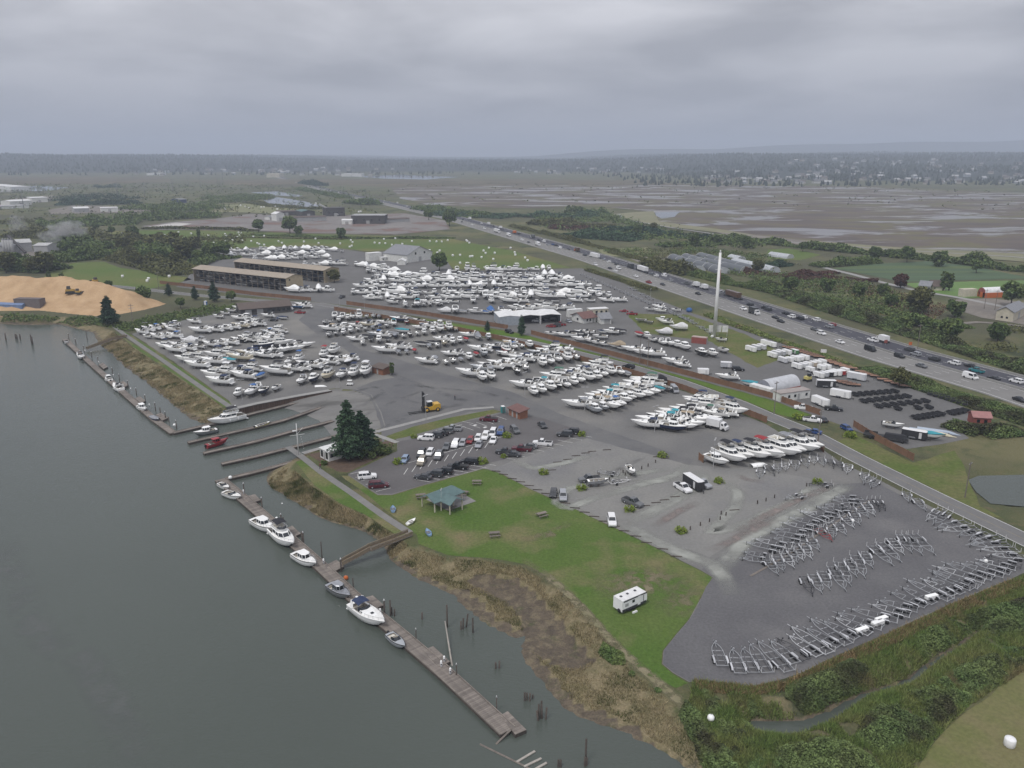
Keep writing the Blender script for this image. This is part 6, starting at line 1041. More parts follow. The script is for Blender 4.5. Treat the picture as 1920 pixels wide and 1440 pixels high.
bldg('chip_hopper', 'dark corrugated hopper bin beside the chip pile', (28, 580), (76, 581), 5, 5.5, 'flat', 0, cmat('bin_steel', (.16, .14, .14)), cmat('bin_rim', (.13, .11, .11)), .05, cat='hopper'); bldg('loading_conveyor', 'long blue steel loading conveyor at river edge', (-40, 578), (42, 582), 4, 2.6, 'gable', .8, cmat('blue_steel', (.16, .22, .36)), MATS['blue_steel'], .1, cat='conveyor')
# ------------------------------------------------------------------ fences along the road (panel + post parts)
pn = MB(); k = 10; ring0 = []
for i in range(k + 1): y = .03 if i % 2 else -.03; ring0.append((-1.2 + 2.4 * i / k, y))
pn.loft([[(x, y, .05) for x, y in ring0], [(x, y, 2.0) for x, y in ring0]], close=False, sm=False); pn.box(0, 0, 1.98, 2.4, .12, .07); PANEL = pn.mesh('fence_panel', FENCE); POST = MB().box(0, 0, 0, .16, .16, 2.2).mesh('fence_post', FENCE)
def fence(label, pts, gaps=()):
    q = along(pts, step=2.4); t = thing('board_fence', (*q[0][0], 0), 0, label, 'fence', 'brown board fences'); o = q[0][0]
    for i, (p, h) in enumerate(q):
        if any(a <= i < b for a, b in gaps): continue
        link('fence_post', POST, t, (p[0] - o[0], p[1] - o[1], 0), h)
        if i < len(q) - 1: n2 = q[i + 1][0]; m_ = lerp(p, n2, .5); link('fence_panel', PANEL, t, (m_[0] - o[0], m_[1] - o[1], 0), ang(p, n2))
fence('brown board fence on north side of road up to workshop', ZP([(650, 571), (800, 592), (952, 617)])); fence('brown board fence from workshop past the quonset hut', ZP([(996, 627), (1120, 660), (1280, 702), (1440, 745), (1537, 779)]))
fence('brown board fence on south side of road along yard', ZP([(627, 582), (715, 597), (860, 621), (940, 638), (997, 653), (1070, 671), (1180, 701), (1280, 731), (1350, 758), (1437, 793)])); fence('brown board fence below the tan rack sheds', ZP([(300, 532), (380, 541), (480, 554), (583, 564)])); fence('brown board fence on the east sales lot', ZP([(1600, 800), (1640, 825), (1712, 864)])); fence('short brown fence behind the front yachts', ZP([(1530, 838), (1544, 848)])); fence('short brown fence at head of front yacht row', ZP([(1310, 862), (1318, 868)]))
# ------------------------------------------------------------------ forklift
Yw = paint('forklift_yellow', (.56, .33, .03), .4); fk = pix(806, 771); ft = thing('forklift', (*fk, .04), R(203), 'giant yellow boat forklift with tall black mast on slipway apron', 'forklift')
MB().loft([[(x, -1.35 * w_, z0), (x, 1.35 * w_, z0), (x, 1.35 * w_, z1), (x, -1.35 * w_, z1)] for x, w_, z0, z1 in ((-3.4, .85, 1.0, 2.3), (-3.0, 1, .7, 2.6), (-1.2, 1, .7, 2.5), (-.8, 1, .7, 1.8), (1.6, .95, .7, 1.5))], sm=False).obj('body', Yw, ft)
cab = MB().box(.1, 0, 1.6, 1.6, 1.6, 1.7, tx=.9, ty=.9).obj('cab', GLS, ft); MB().box(.1, 0, 3.3, 1.7, 1.7, .12).obj('cab_roof', WROOF, cab)
for s in (-1, 1):
    MB().bar((2.1, s * .75, .4), (2.1, s * .75, 6.6), .4, .35).obj('mast_rail', BLACK, ft); MB().bar((2.4, s * .7, .15), (7.2, s * .7, .12), .28, .12).obj('fork', BLACK, ft)
    for x, r in ((1.35, .85), (-2.3, .7)): wq = MB().tube((x, s * .95, r), (x, s * 1.55, r), r, 14).obj('wheel', BLACK, ft); MB().tube((x, s * 1.5, r), (x, s * 1.58, r), r * .5, 10).obj('rim', Yw, wq)
for z in (.9, 3.6, 6.4): MB().box(2.1, 0, z, .35, 1.8, .3).obj('mast_brace', BLACK, ft)
MB().box(2.45, 0, .5, .25, 2.4, 1.1).obj('fork_carriage', BLACK, ft)
# ------------------------------------------------------------------ camper trailer on the lawn
A_, B_ = pix(1175, 1150), pix(1204, 1137); hd = ang(A_, B_); L = 6.3; c = lerp(A_, B_, .5); c = (c[0] - math.sin(hd) * 1.2, c[1] + math.cos(hd) * 1.2, .03); rv = thing('camper_trailer', c, hd, 'white camper trailer with black trim parked on the lawn', 'camper')
RVW = mat('camper_white', (.80, .80, .80), (.74, .74, .75), rough=.35, scale=1); prof = [(-3.1, .55), (2.7, .55), (3.15, 1.0), (3.1, 2.2), (2.75, 2.75), (-3.1, 2.8)]
b = MB(); b.loft([[(x, -1.2, z) for x, z in prof], [(x, 1.2, z) for x, z in prof]], sm=False); body = b.obj('body', RVW, rv); MB().add([(-3.12, -1.22, 2.81), (2.78, -1.22, 2.76), (2.78, 1.22, 2.76), (-3.12, 1.22, 2.81)], [(0, 1, 2, 3)]).obj('roof', WROOF, rv)
TRIM = paint('camper_trim', (.035, .035, .045), .4)
for s in (-1, 1): MB().box(-.1, s * 1.21, .5, 6.0, .03, .5).obj('lower_trim', TRIM, body); MB().box(.1, s * 1.21, 2.42, 5.8, .03, .24).obj('upper_trim', TRIM, body)
for x, w_, z, h_ in ((-.35, .6, 1.65, .55), (-2., .8, 1.4, .6)): MB().box(x, -1.215, z, w_, .03, h_).obj('window', GLS if x > -1 else SIDEG, body)
MB().box(1.1, -1.22, .7, .7, .03, 1.8).obj('door', RVW, body); MB().box(2.2, -1.215, 1.1, .12, .03, 1.2).obj('stripe', TRIM, body); MB().box(3.0, 0, .8, .35, 2.3, .9).obj('front_guard', TRIM, body)
for x in (-2.2, -.6, 1.3): MB().box(x, .2, 2.8, .4, .4, .12).obj('roof_vent', TRIM, body)
for s in (-1, 1):
    for x in (-.9, -.05): MB().tube((x, s * .95, .36), (x, s * 1.2, .36), .36, 12).obj('wheel', BLACK, rv)
MB().tube((-3.2, -.5, .7), (-3.35, -.5, .7), .36, 12).obj('spare_wheel', BLACK, rv); MB().bar((3., -.5, .5), (4.3, 0, .5), .12, .12).bar((3., .5, .5), (4.3, 0, .5), .12, .12).obj('hitch', BLACK, rv); MB().box(-.6, -1.9, 0, 1.1, .35, .25).obj('step', WROOF, rv)
# ------------------------------------------------------------------ picnic pavilion
sl = ZP([(799, 937), (840, 958), (893, 940), (868, 926), (832, 922)]); sheet('pavilion_slab', sl, .06, mat('pavilion_paving', (.21, .20, .195), (.17, .165, .16), scale=.5, fine=.1), 3, 0)
r0, r1 = pix(805, 923, 4.3), pix(858, 903, 4.3); d1 = ang(r0, r1); L1 = math.dist(r0, r1); pv = thing('picnic_pavilion', (*r0, .06), d1, 'open picnic pavilion with L shaped green metal roof', 'pavilion'); W1 = 2.7; pv.scale.z = .85
for s in (-1, 1): MB().add([(-.8, s * W1, 2.75), (L1, s * W1, 2.75), (L1 - 1.5, 0, 4.25), (-.8, 0, 4.25), (-.8, s * W1, 2.9), (L1, s * W1, 2.9), (L1 - 1.5, 0, 4.4), (-.8, 0, 4.4)], [(0, 1, 5, 4), (1, 2, 6, 5), (2, 3, 7, 6), (3, 0, 4, 7), (4, 5, 6, 7)[::s], (3, 2, 1, 0)[::s]]).obj('roof', GREENR, pv)
for s in (-1, 1): MB().add([(3.2 + s * 2.2, 0, 2.8), (3.2 + s * 2.2, -6.2, 2.8), (3.2, -5.9, 4.1), (3.2, 0, 4.1), (3.2 + s * 2.2, 0, 2.95), (3.2 + s * 2.2, -6.2, 2.95), (3.2, -5.9, 4.25), (3.2, 0, 4.25)], [(0, 1, 5, 4), (1, 2, 6, 5), (2, 3, 7, 6), (3, 0, 4, 7), (4, 5, 6, 7), (3, 2, 1, 0)]).obj('roof', GREENR, pv)
for x, y in ((-.4, -2.3), (-.4, 2.3), (L1 - .8, 2.3), (L1 - .8, -2.3), (1.3, -5.7), (5.1, -5.7), (1.3, -2.6), (5.1, -2.6)): MB().box(x, y, 0, .22, .22, 2.9).obj('post', CREAM, pv)
MB().box(3.2, -4.2, .7, 3.0, .8, .08).box(3.2, -4.2, 0, .3, .3, .7).obj('table', WOODT, pv)
def picnic():
    p = Proto(); p.part('table_top', MB().box(0, 0, .72, 1.9, .8, .06), WOODT)
    for s in (-1, 1): p.part('bench', MB().box(0, s * .75, .44, 1.9, .28, .05), WOODT); p.part('leg_frame', MB().bar((s * .7, -.75, .02), (s * .7, .3, .72), .09, .09).bar((s * .7, .75, .02), (s * .7, -.3, .72), .09, .09).bar((s * .7, -.8, .4), (s * .7, .8, .4), .08, .09), WOODT)
    return p
PT = picnic()
for x, y, h, ph in ((894, 908, 0, 'uphill beside the parking lot'), (1016, 969, 30, 'out in the middle of the lawn'), (927, 1006, 10, 'near the marsh side of lawn'), (869, 928, -20, 'with a pale top at pavilion slab'), (789, 934, 15, 'behind the pavilion corner')): place(PT, 'picnic_table', (*pix(x, y), .06), R(h), f'weathered picnic table {ph}', 'picnic table', 'picnic tables', sc=1.25)
def dinghy():
    p = Proto(); rg = hull_rings(3.0, 1.3, .55, 9, .7, 1.8); p.part('hull', MB().loft(rg, close=False).add(rg[0], [tuple(range(7))]), GEL); p.part('seat', MB().box(-.2, 0, .3, .3, 1.0, .05).box(.5, 0, .3, .25, .9, .05), WOODT); return p
DG = dinghy()
for x, y, c, h, ph in ((737, 957, 'blue', 100, 'nearest the riverside parking'), (771, 981, 'white', 60, 'between two blue ones'), (803, 1001, 'blue', 110, 'near the gangway')):
    place(DG, 'rowing_dinghy', (*pix(x, y), .06), R(h), f'small {c} rowing dinghy on the lawn {ph}', 'dinghy', 'dinghies on the lawn', {'hull': HULLC[c] if c == 'white' else paint('pale_blue_hull', (.22, .34, .5), .4)})
# ------------------------------------------------------------------ monopole, signal mast, poles
mp = thing('radio_mast', (*pix(1339, 633), 0), 0, 'tall white tapered radio mast rising above the sales yard', 'mast'); MB().tube((0, 0, 0), (0, 0, 38.5), .85, 14, 0, .55).obj('pole', mat('mast_white', (.74, .74, .72), (.66, .66, .64), rough=.5, scale=.5), mp); MB().tube((0, 0, 38.5), (0, 0, 39.6), .3, 8).obj('top_cap', WROOF, mp); MB().tube((.7, 0, 26), (.7, 0, 31), .22, 6).obj('antenna', REDC, mp); MB().bar((-1.6, 0, 31), (1.6, 0, 31), .15, .15).obj('antenna_bracket', WROOF, mp); MB().sphere((-1.1, -.6, .7), .75, 8, 6).obj('base_housing', WROOF, mp)
sg = thing('billboard', (*pix(1346, 631), 0), R(-8), 'three blank white sign panels at foot of radio mast', 'sign'); 
for k in range(3): MB().box(-3 + k * 3., 0, 2.2, 2.6, .15, 3.0).obj('panel', WALLW, sg)
for x in (-4, 0, 4): MB().tube((x, .2, 0), (x, .2, 5), .12, 6).obj('post', SIDEG, sg)
sm_ = thing('signal_mast', (*pix(560, 853), 0), R(25), 'white nautical signal mast with yardarm at the basin corner', 'mast', None); MB().tube((0, 0, 0), (0, 0, 9.2), .17, 8, 0, .09).obj('pole', WROOF, sm_); MB().tube((-2.0, 0, 5.9), (2.0, 0, 5.9), .06, 6).obj('yardarm', WROOF, sm_); MB().tube((0, 0, 6), (1.7, .6, 7.6), .05, 6).obj('gaff', WROOF, sm_); MB().box(-.7, 0, 7, .9, .5, .3).obj('lamp_platform', WROOF, sm_)
for k in range(6): MB().sphere((1.0 + .1 * k, 0, 5.2 - k * .7), .09, 6, 4).obj('pennant_ball', WROOF, sm_)
def lamp(h=8.5, arm=True):
    p = Proto(); p.part('pole', MB().tube((0, 0, 0), (0, 0, h), .1, 6, 0, .06), SIDEG); p.part('lamp_head', MB().box(.7, 0, h - .1, 1.1, .3, .14).box(-.7, 0, h - .1, 1.1, .3, .14), SIDEG); return p
LP = lamp(); 
for x, y, ph in ((455, 757, 'at the seawall corner'), (637, 726, 'above the slipway wall'), (984, 742, 'at head of seventh row'), (1096, 773, 'at head of eighth row'), (1227, 812, 'at head of ninth row'), (1337, 880, 'at head of front yacht row'), (799, 790, 'on the grass bank by forklift'), (637, 580, 'at the yard road junction'), (684, 590, 'behind middle yard back row'), (276, 640, 'in path side of west yard'), (345, 686, 'beside the teal covered boat'), (250, 610, 'near the riverside fir'), (828, 955, 'on lawn before the pavilion'), (802, 562, 'in the far boat yard'), (1219, 570, 'beside sales yard grass'), (618, 545, 'beside the tan rack sheds')): place(LP, 'lamp_post', (*pix(x, y), .03), R(rng.uniform(0, 90)), f'grey twin headed lamp post {ph}', 'lamp post', 'yard lamp posts', sc=1 if x != 828 else .6)
def upole():
    p = Proto(); p.part('pole', MB().tube((0, 0, 0), (0, 0, 11), .17, 6, 0, .11), WOODT); p.part('cross_arm', MB().bar((-1.2, 0, 10.3), (1.2, 0, 10.3), .14, .14), WOODT)
    for x in (-1.1, -.5, .5, 1.1): p.part('insulator', MB().tube((x, 0, 10.35), (x, 0, 10.6), .06, 5), SIDEG)
    return p
UP = upole()
for i, (x, y, ph) in enumerate(((1451, 776, 'beside the quonset fence'), (1533, 836, 'behind the front yacht row'), (1809, 933, 'by the roadside pond'), (1199, 683, 'on verge near sales yard cruisers'), (1214, 688, 'paired with its neighbour on verge'), (1720, 655, 'on the far highway verge'), (298, 543, 'by the bale field'), (250, 612, 'behind the chip pile fir'), (1865, 582, 'in the farm yard'), (1845, 580, 'at the farm workshop gable'))): place(UP, 'utility_pole', (*pix(x, y), 0), R(40 if i < 5 else 10), f'timber utility pole {ph}', 'pole', 'utility poles', sc=1.0 if i not in (2,) else .85)
def pylon():
    p = Proto(); p.part('mast', MB().tube((0, 0, 0), (0, 0, 30), .55, 8, 0, .3), GREYR)
    for z in (20, 24, 28): p.part('arm', MB().bar((-4, 0, z), (4, 0, z), .35, .3), GREYR)
    return p
PY = pylon()
for x, y in ((45, 392), (221, 372), (272, 369), (325, 362), (354, 351), (376, 352), (408, 343), (415, 350), (418, 340), (432, 335)): place(PY, 'power_pylon', (*pix(x, y), 0), R(30), 'pale steel power pylon in the line across distant fields', 'pylon', 'distant power pylons')
pt = thing('portable_toilet', (*pix(943, 774), .05), R(20), 'teal portable toilet with white roof beside the toilet block', 'toilet'); TEAL = paint('teal_plastic', (.02, .25, .25), .5); MB().box(0, 0, .08, 1.2, 1.2, 2.1).obj('cabin', TEAL, pt); MB().box(0, 0, 2.18, 1.25, 1.25, .2, tx=.6, ty=.6).obj('roof', WROOF, pt); MB().box(0, -.61, .2, .8, .04, 1.8).obj('door', GREENR, pt)
pt = thing('portable_toilet', (*pix(386, 573), .05), 0, 'blue portable toilet beside the entrance road', 'toilet'); MB().box(0, 0, .08, 1.4, 1.4, 2.3).obj('cabin', paint('blue_plastic', (.05, .15, .4), .5), pt); MB().box(0, 0, 2.38, 1.45, 1.45, .2, tx=.6, ty=.6).obj('roof', WROOF, pt); MB().box(0, -.71, .2, .9, .04, 1.9).obj('door', WROOF, pt)
# parking markings, wheel stops, bollards, round shrubs come with the planting below
def bays(p, q, n, dx, dy, w_=.13, name='bay_line'):
    for i in range(n):
        a = lerp(p, q, i / max(1, n - 1)); structure(band(name, ZP([a, (a[0] + dx, a[1] + dy)]), w_, .054, WHITEP, step=2))
bays((765, 878), (932, 823), 12, -8, 12, .16); bays((752, 872), (935, 815), 2, 0, .1) if False else None; structure(band('bay_line', ZP([(755, 871), (945, 818)]), .14, .0545, WHITEP)); bays((783, 818), (866, 790), 6, 22, 5); bays((868, 800), (930, 780), 6, 20, 7); bays((777, 899), (900, 868), 8, 30, 5); bays((657, 889), (705, 922), 6, 28, -7); bays((938, 857), (1082, 815), 9, 28, 5); structure(band('bay_line', ZP([(783, 822), (866, 796)]), .14, .055, WHITEP))
for x, y in ((909, 801), (890, 797)): structure(sheet('accessible_mark', ZP([(x - 4, y + 1), (x + 1, y - 1), (x + 5, y), (x, y + 2)]), .058, WHITEP, 3, 0))
ws = MB().box(0, 0, 0, 2.4, .22, .16, tx=.97, ty=.8).mesh('wheel_stop', DKW)
for i, (p, h) in enumerate([(q, None) for q in [(930, 884), (944, 890), (960, 898), (976, 904), (992, 911), (1008, 919), (1024, 926), (1040, 934), (1060, 944), (1078, 953), (1096, 961), (1114, 969), (1132, 978), (1152, 987), (1170, 996), (1192, 1006), (1212, 1018), (1242, 1030), (1268, 1044)]] + [(q, 0) for q in [(1045, 867), (1064, 862), (1080, 855), (1098, 850), (1110, 847), (1138, 844), (1034, 882), (1232, 857), (1247, 860), (1210, 949), (1230, 943), (1246, 938), (1266, 932), (1377, 957)]]):
    o = link('wheel_stop', ws, None, (*pix(*p), .06), R(8) if h is not None else R(-8)); tag(o, 'dark timber wheel stop along the lawn edge' if h is None else 'dark timber wheel stop in the gravel lot', 'wheel stop', 'timber wheel stops')
bo = MB().tube((0, 0, 0), (0, 0, .9), .14, 7).mesh('bollard', DKW)
for x, y in ((1168, 887), (1172, 892), (1189, 885), (1203, 880), (1215, 875), (1229, 868), (1143, 901), (1123, 892), (1352, 965), (1361, 967), (1420, 945), (1436, 940), (1452, 934), (1330, 979), (1350, 975), (1512, 912), (1313, 986), (1294, 994)): tag(link('bollard', bo, None, (*pix(x, y), .05)), 'short dark timber bollard on the dusty gravel lot', 'bollard', 'timber bollards')
structure(band('timber_divider', ZP([(1407, 1081), (1480, 1040), (1560, 985), (1632, 938)]), .5, .14, WOODT))
rs = MB(); tag(link('wrapped_bale', None) if False else link('road_sign', MB().box(0, 0, 2, 2.2, .12, 1.4).mesh('road_sign', WROOF), None, (*pix(1543, 670), 0), R(-20)), 'small white sign board on highway verge', 'sign')
for x, y in ((1706, 652), (1660, 648)): q = thing('roadworks_sign', (*pix(x, y), .15), 0, 'orange roadworks sign on the dark carriageway' if x > 1700 else 'faded red roadworks board in the dark carriageway', 'sign'); MB().box(0, 0, 1, 1.4, .1, 1.4).obj('panel', ORANGE if x > 1700 else REDC, q); MB().tube((0, .1, 0), (0, .1, 1.2), .06, 5).obj('stand', SIDEG, q)
# ------------------------------------------------------------------ seawall of upright timbers at the launch basin
SW = offs(ZP([(437, 767), (480, 757), (560, 742), (618, 732)]), -1.3); band('wall_walk', offs(SW, 1.2), 2.6, .11, CONC, step=3); q = along(SW, step=.8); t = thing('seawall', (*q[0][0], 0), 0, 'brown timber seawall above the launch basin', 'wall'); o = q[0][0]; pl = MB().box(0, 0, -3.2, .74, .25, 3.35).mesh('wall_timber', mat('seawall_timber', (.115, .075, .055), (.08, .055, .045), rough=.9, scale=1.5, fine=.2, rnd=.2))
for p, h in q: link('wall_timber', pl, t, (p[0] - o[0], p[1] - o[1], 0), h)
cp = MB()
for a, b in zip(SW, SW[1:]): cp.bar((a[0] - o[0], a[1] - o[1], .22), (b[0] - o[0], b[1] - o[1], .22), .5, .16)
cp.obj('wall_cap', CONC, t)
# ------------------------------------------------------------------ floating docks
DZ_ = WL + .55
PLK = [mat('dock_plank', (.205, .18, .155), (.15, .13, .115), rough=.9, scale=1.2, fine=.18, rnd=.22), WOODT]
def dock(label, pts, width, step, name='floating_dock', group=None, part='deck_section', z=DZ_):
    W_ = [pix(*p, z) for p in pts]; q = along(W_, step=step); o = q[0][0]; t = thing(name, (*o, 0), 0, label, 'dock', group); d = math.dist(q[0][0], q[1][0])
    pm = MB().box(0, 0, 0, d - .03, width, .07).mesh(part, PLK[0]); fm = MB().box(0, 0, -.75, d + .02, width - .15, .72).mesh('float', DKW); rail = MB().box(0, 0, .07, d, .16, .14).mesh('edge_beam', WOODT)
    for i in range(len(q) - 1):
        a, b = q[i][0], q[i + 1][0]; m_ = lerp(a, b, .5); h = ang(a, b); link(part, pm, t, (m_[0] - o[0], m_[1] - o[1], z + .0015 * (i % 2)), h)
    q = along(W_, step=6); d = math.dist(q[0][0], q[1][0]); fm = MB().box(0, 0, -.7, d + .1, width - .2, .66).mesh('float', DKW); rail = MB().box(0, 0, .07, d, .18, .13).mesh('edge_beam', WOODT)
    for i in range(len(q) - 1):
        a, b = q[i][0], q[i + 1][0]; m_ = lerp(a, b, .5); h = ang(a, b); link('float', fm, t, (m_[0] - o[0], m_[1] - o[1], z), h)
        for s in (-1, 1): link('edge_beam', rail, t, (m_[0] - o[0] - math.sin(h) * s * (width / 2 - .1), m_[1] - o[1] + math.cos(h) * s * (width / 2 - .1), z), h)
    return t, W_
ld, LDW = dock('long weathered plank dock with boats along lower shore', [(413, 899), (460, 938), (490, 964), (600, 1060), (672, 1128), (730, 1173), (837, 1264), (952, 1371)], 2.9, .40, part='plank')
ud, UDW = dock('long upper dock lying off the west yard bank', [(121, 636), (180, 690), (235, 739), (290, 787), (325, 812)], 2.2, 3.0)
def pad(pts, name='dock_platform', label='', z=DZ_ + .03):                     # square side platform with planks
    P_ = [pix(*p, z) for p in pts]; c = (sum(p[0] for p in P_) / 4, sum(p[1] for p in P_) / 4); t = thing(name, (*c, 0), 0, label, 'dock', 'side platforms of the docks'); n = 8
    for i in range(n):
        a, b, c2, d = lerp(P_[0], P_[1], i / n), lerp(P_[0], P_[1], (i + .95) / n), lerp(P_[3], P_[2], (i + .95) / n), lerp(P_[3], P_[2], i / n)
        lo = [(x - c[0], y - c[1], z) for x, y in (a, b, c2, d)]; MB().frust(lo[::-1] if False else lo, [(x, y, z + .08) for x, y, z in lo], base=True).obj('plank', PLK[0], t)
    lo = [(x - c[0], y - c[1], z - .8) for x, y in P_]; MB().frust(lo, [(x, y, z - .02) for x, y, _ in lo], base=True).obj('float', DKW, t)
for k, (pts, lb) in enumerate([([(457, 932), (470, 944), (489, 938), (478, 927)], 'side platform by the small runabouts'), ([(537, 991), (553, 1006), (564, 1001), (548, 986)], 'side platform beside flybridge cruiser'), ([(609, 1061), (624, 1074), (645, 1062), (631, 1050)], 'landing platform at foot of gangway'), ([(683, 1121), (704, 1141), (720, 1135), (699, 1117)], 'side platform near the navy canopy cruiser'), ([(793, 1220), (822, 1251), (844, 1241), (812, 1212)], 'side platform with white meters near dock end'), ([(938, 1342), (966, 1378), (987, 1369), (952, 1334)], 'decayed separate float at broken dock end'),
        ([(185, 684), (194, 692), (202, 688), (193, 680)], 'upper dock platform by the gangway'), ([(222, 718), (232, 727), (241, 722), (231, 714)], 'upper dock platform midway along'), ([(253, 747), (264, 756), (273, 752), (262, 743)], 'upper dock platform below midway'), ([(292, 778), (304, 789), (315, 784), (303, 774)], 'upper dock platform near its corner')]): pad(pts, label=lb + ' on floating dock')
gfg = 'finger piers of the launch basin'
for pts, lb in (([(325, 812), (410, 792), (480, 774), (560, 754), (622, 735)], 'finger walkway along foot of the seawall'), ([(353, 830), (480, 801), (530, 789), (600, 765), (642, 752)], 'second finger pier of the launch basin'), ([(382, 850), (480, 828), (555, 807), (625, 789)], 'third finger pier holding the red boat'), ([(416, 870), (480, 856), (555, 837), (632, 817)], 'fourth finger pier beside the signal mast'), ([(424, 898), (480, 885), (550, 866)], 'shore side finger pier joining the lower dock')): dock(lb, pts, 1.7, 3.0, 'finger_pier', gfg)
# gangways
def gangway(label, a, za, b, zb, w_, name='gangway'):
    A, B = pix(*a, za), pix(*b, zb); h = ang(A, B); L = math.dist(A, B); t = thing(name, (*A, za), h, label, 'gangway', 'gangways'); n = max(3, int(L / 1.5)); dz = zb - za; rm = mat('gangway_timber', (.24, .19, .125), (.19, .15, .105), rough=.9, scale=1.5, fine=.15)
    for i in range(n): MB().bar((L * i / n + .02, 0, dz * i / n), (L * (i + 1) / n - .02, 0, dz * (i + 1) / n), w_, .12).obj('deck_board', WOODT, t)
    for s in (-1, 1):
        MB().bar((0, s * w_ / 2, 1.0), (L, s * w_ / 2, dz + 1.0), .12, .1).obj('handrail', rm, t); MB().bar((0, s * w_ / 2, .5), (L, s * w_ / 2, dz + .5), .05, .62).obj('side_screen', rm, t)
        for i in range(n + 1): MB().box(L * i / n, s * w_ / 2, dz * i / n, .1, .1, 1.0).obj('rail_post', rm, t)
    return t
gangway('timber footbridge from the lawn towards the lower dock', (769, 1002), .25, (693, 1031), 0.2, 1.7, 'footbridge'); gangway('sloping grey gangway from footbridge down to lower dock', (692, 1031), .18, (640, 1059), DZ_ + .15, 1.2); gangway('sloping gangway from west bank down to the upper dock', (210, 637), .2, (163, 655), DZ_ + .15, 1.2); gangway('short timber landing above the west bank gangway', (236, 631), .2, (211, 637), .22, 1.5, 'footbridge')
# piles, lamp posts and pedestals of the docks
PW = WL - 2.5
pile_p = {}
def pile(x, y, h, r=.17, cap=True, ph='', crop='Z', lean=0, group='dock piles'):
    p = at(crop, x, y, WL); key = (h, r, cap, lean)
    if key not in pile_p:
        q = Proto(); q.part('shaft', MB().tube((0, 0, -2.5), (lean, lean * .4, h), r, 8, 0, r * .9), DKW)
        if cap: q.part('cap', MB().tube((lean, lean * .4, h), (lean, lean * .4, h + .38), r * 1.15, 8, 0, .03), CAN['white'])
        pile_p[key] = q
    place(pile_p[key], 'mooring_pile' if cap else 'old_pile', (p[0], p[1], WL), 0, ('dark mooring pile with white cone cap ' if cap else 'old broken timber pile ') + ph, 'pile', group)
for x, y in ((517, 303), (570, 345), (632, 398), (690, 445), (738, 482), (845, 568), (898, 618), (962, 668), (1025, 725), (1092, 778), (1167, 838), (1243, 907), (1325, 975)): pile(x, y, 2.6, ph='along the upper dock', crop='D')
for x, y in ((1268, 928), (1203, 858)): pile(x, y, 1.9, cap=False, ph='by the upper dock corner', crop='D', group='old broken piles')
for x, y in ((393, 268), (527, 378), (673, 505), (838, 645), (1120, 850), (1445, 1168)): pile(x, y, 2.9, ph='along the lower dock', crop='P')
for x, y in ((722, 495), (1025, 765), (1325, 1015)): pile(x, y, 2.5, .1, ph='at dock end, slim as a lamp post', crop='S')
for x, y in ((688, 510), (827, 622)): pile(x, y, 2.4, cap=False, ph='paired with a capped pile', crop='P', group='old broken piles')
pile(977, 770, 4.6, .13, False, 'standing tall beside the gangway landing', 'P', group='old broken piles'); pile(1210, 968, 2.2, .12, False, 'slender, below the orange buoy', 'P', group='old broken piles')
for x, y, h, l in ((530, 300, 3.3, 0), (556, 300, 1.4, .1), (540, 290, 1.6, 0), (763, 325, 1.4, .1), (955, 385, 4.6, 0), (1070, 398, 2.2, .15), (1058, 402, 1.7, 0), (1085, 385, 2.6, .6), (1147, 425, 3.0, 0), (1318, 695, 1.2, 0), (1342, 692, 1.4, .1), (1535, 935, 1.5, 0), (1552, 930, 1.3, 0), (1568, 938, 1.4, .15), (1595, 915, .6, 0), (1640, 1070, 2.6, 0), (1655, 1065, 3.0, .1), (1668, 1068, 2.6, -.15), (1685, 1075, 2.0, .3), (1650, 1080, 1.8, -.5)): pile(x, y, h, .16, False, 'in water off the marsh shore', 'S', l, 'old broken piles')
for x, y, h in ((348, 1430, 1.2), (365, 1432, 1.2), (546, 1425, 1.5), (560, 1420, 1.3), (552, 1400, 4.0)): pile(x, y, h, .15, False, 'in water beyond the sunken ladder', 'T', 0, 'old broken piles')
for x, y, h in ((45, 310, 3.2), (118, 300, 2.2), (130, 305, 2.2), (152, 302, 2.2), (238, 335, 4.0), (246, 340, 3.4), (655, 310, 4.6)): pile(x, y, h, .3 if x < 300 else .14, False, 'standing off the chip pile shore', 'D', 0, 'old broken piles')
lg = thing('leaning_log', (*at('S', 1000, 715, WL), WL), 0, 'pale leaning driftwood pole against the lower dock', 'log'); e = at('S', 940, 420, WL); b = at('S', 1000, 715, WL); MB().tube((0, 0, -.5), (e[0] - b[0], e[1] - b[1], 2.2), .17, 8, 0, .12).obj('trunk', mat('driftwood', (.36, .33, .29), (.28, .26, .23), rough=.9, scale=1.5, fine=.15), lg)
pdp = Proto(); pdp.part('column', MB().tube((0, 0, 0), (0, 0, 1.0), .17, 8), CAN['white']); pdp.part('cap', MB().sphere((0, 0, 1.05), .2, 8, 5), GEL); pdp.part('socket', MB().box(0, -.17, .5, .16, .06, .25), BLACK)
for cr, x, y in (('D', 640, 405), ('D', 742, 490), ('D', 852, 590), ('D', 983, 693), ('D', 1122, 815), ('P', 388, 268), ('P', 653, 500), ('P', 988, 792), ('P', 1413, 1170), ('S', 978, 740), ('S', 932, 650), ('S', 910, 685)): place(pdp, 'power_pedestal', (*at(cr, x, y, DZ_), DZ_ + .08), 0, 'white power pedestal on the ' + ('upper dock' if cr == 'D' else 'lower dock'), 'pedestal', 'dock power pedestals')
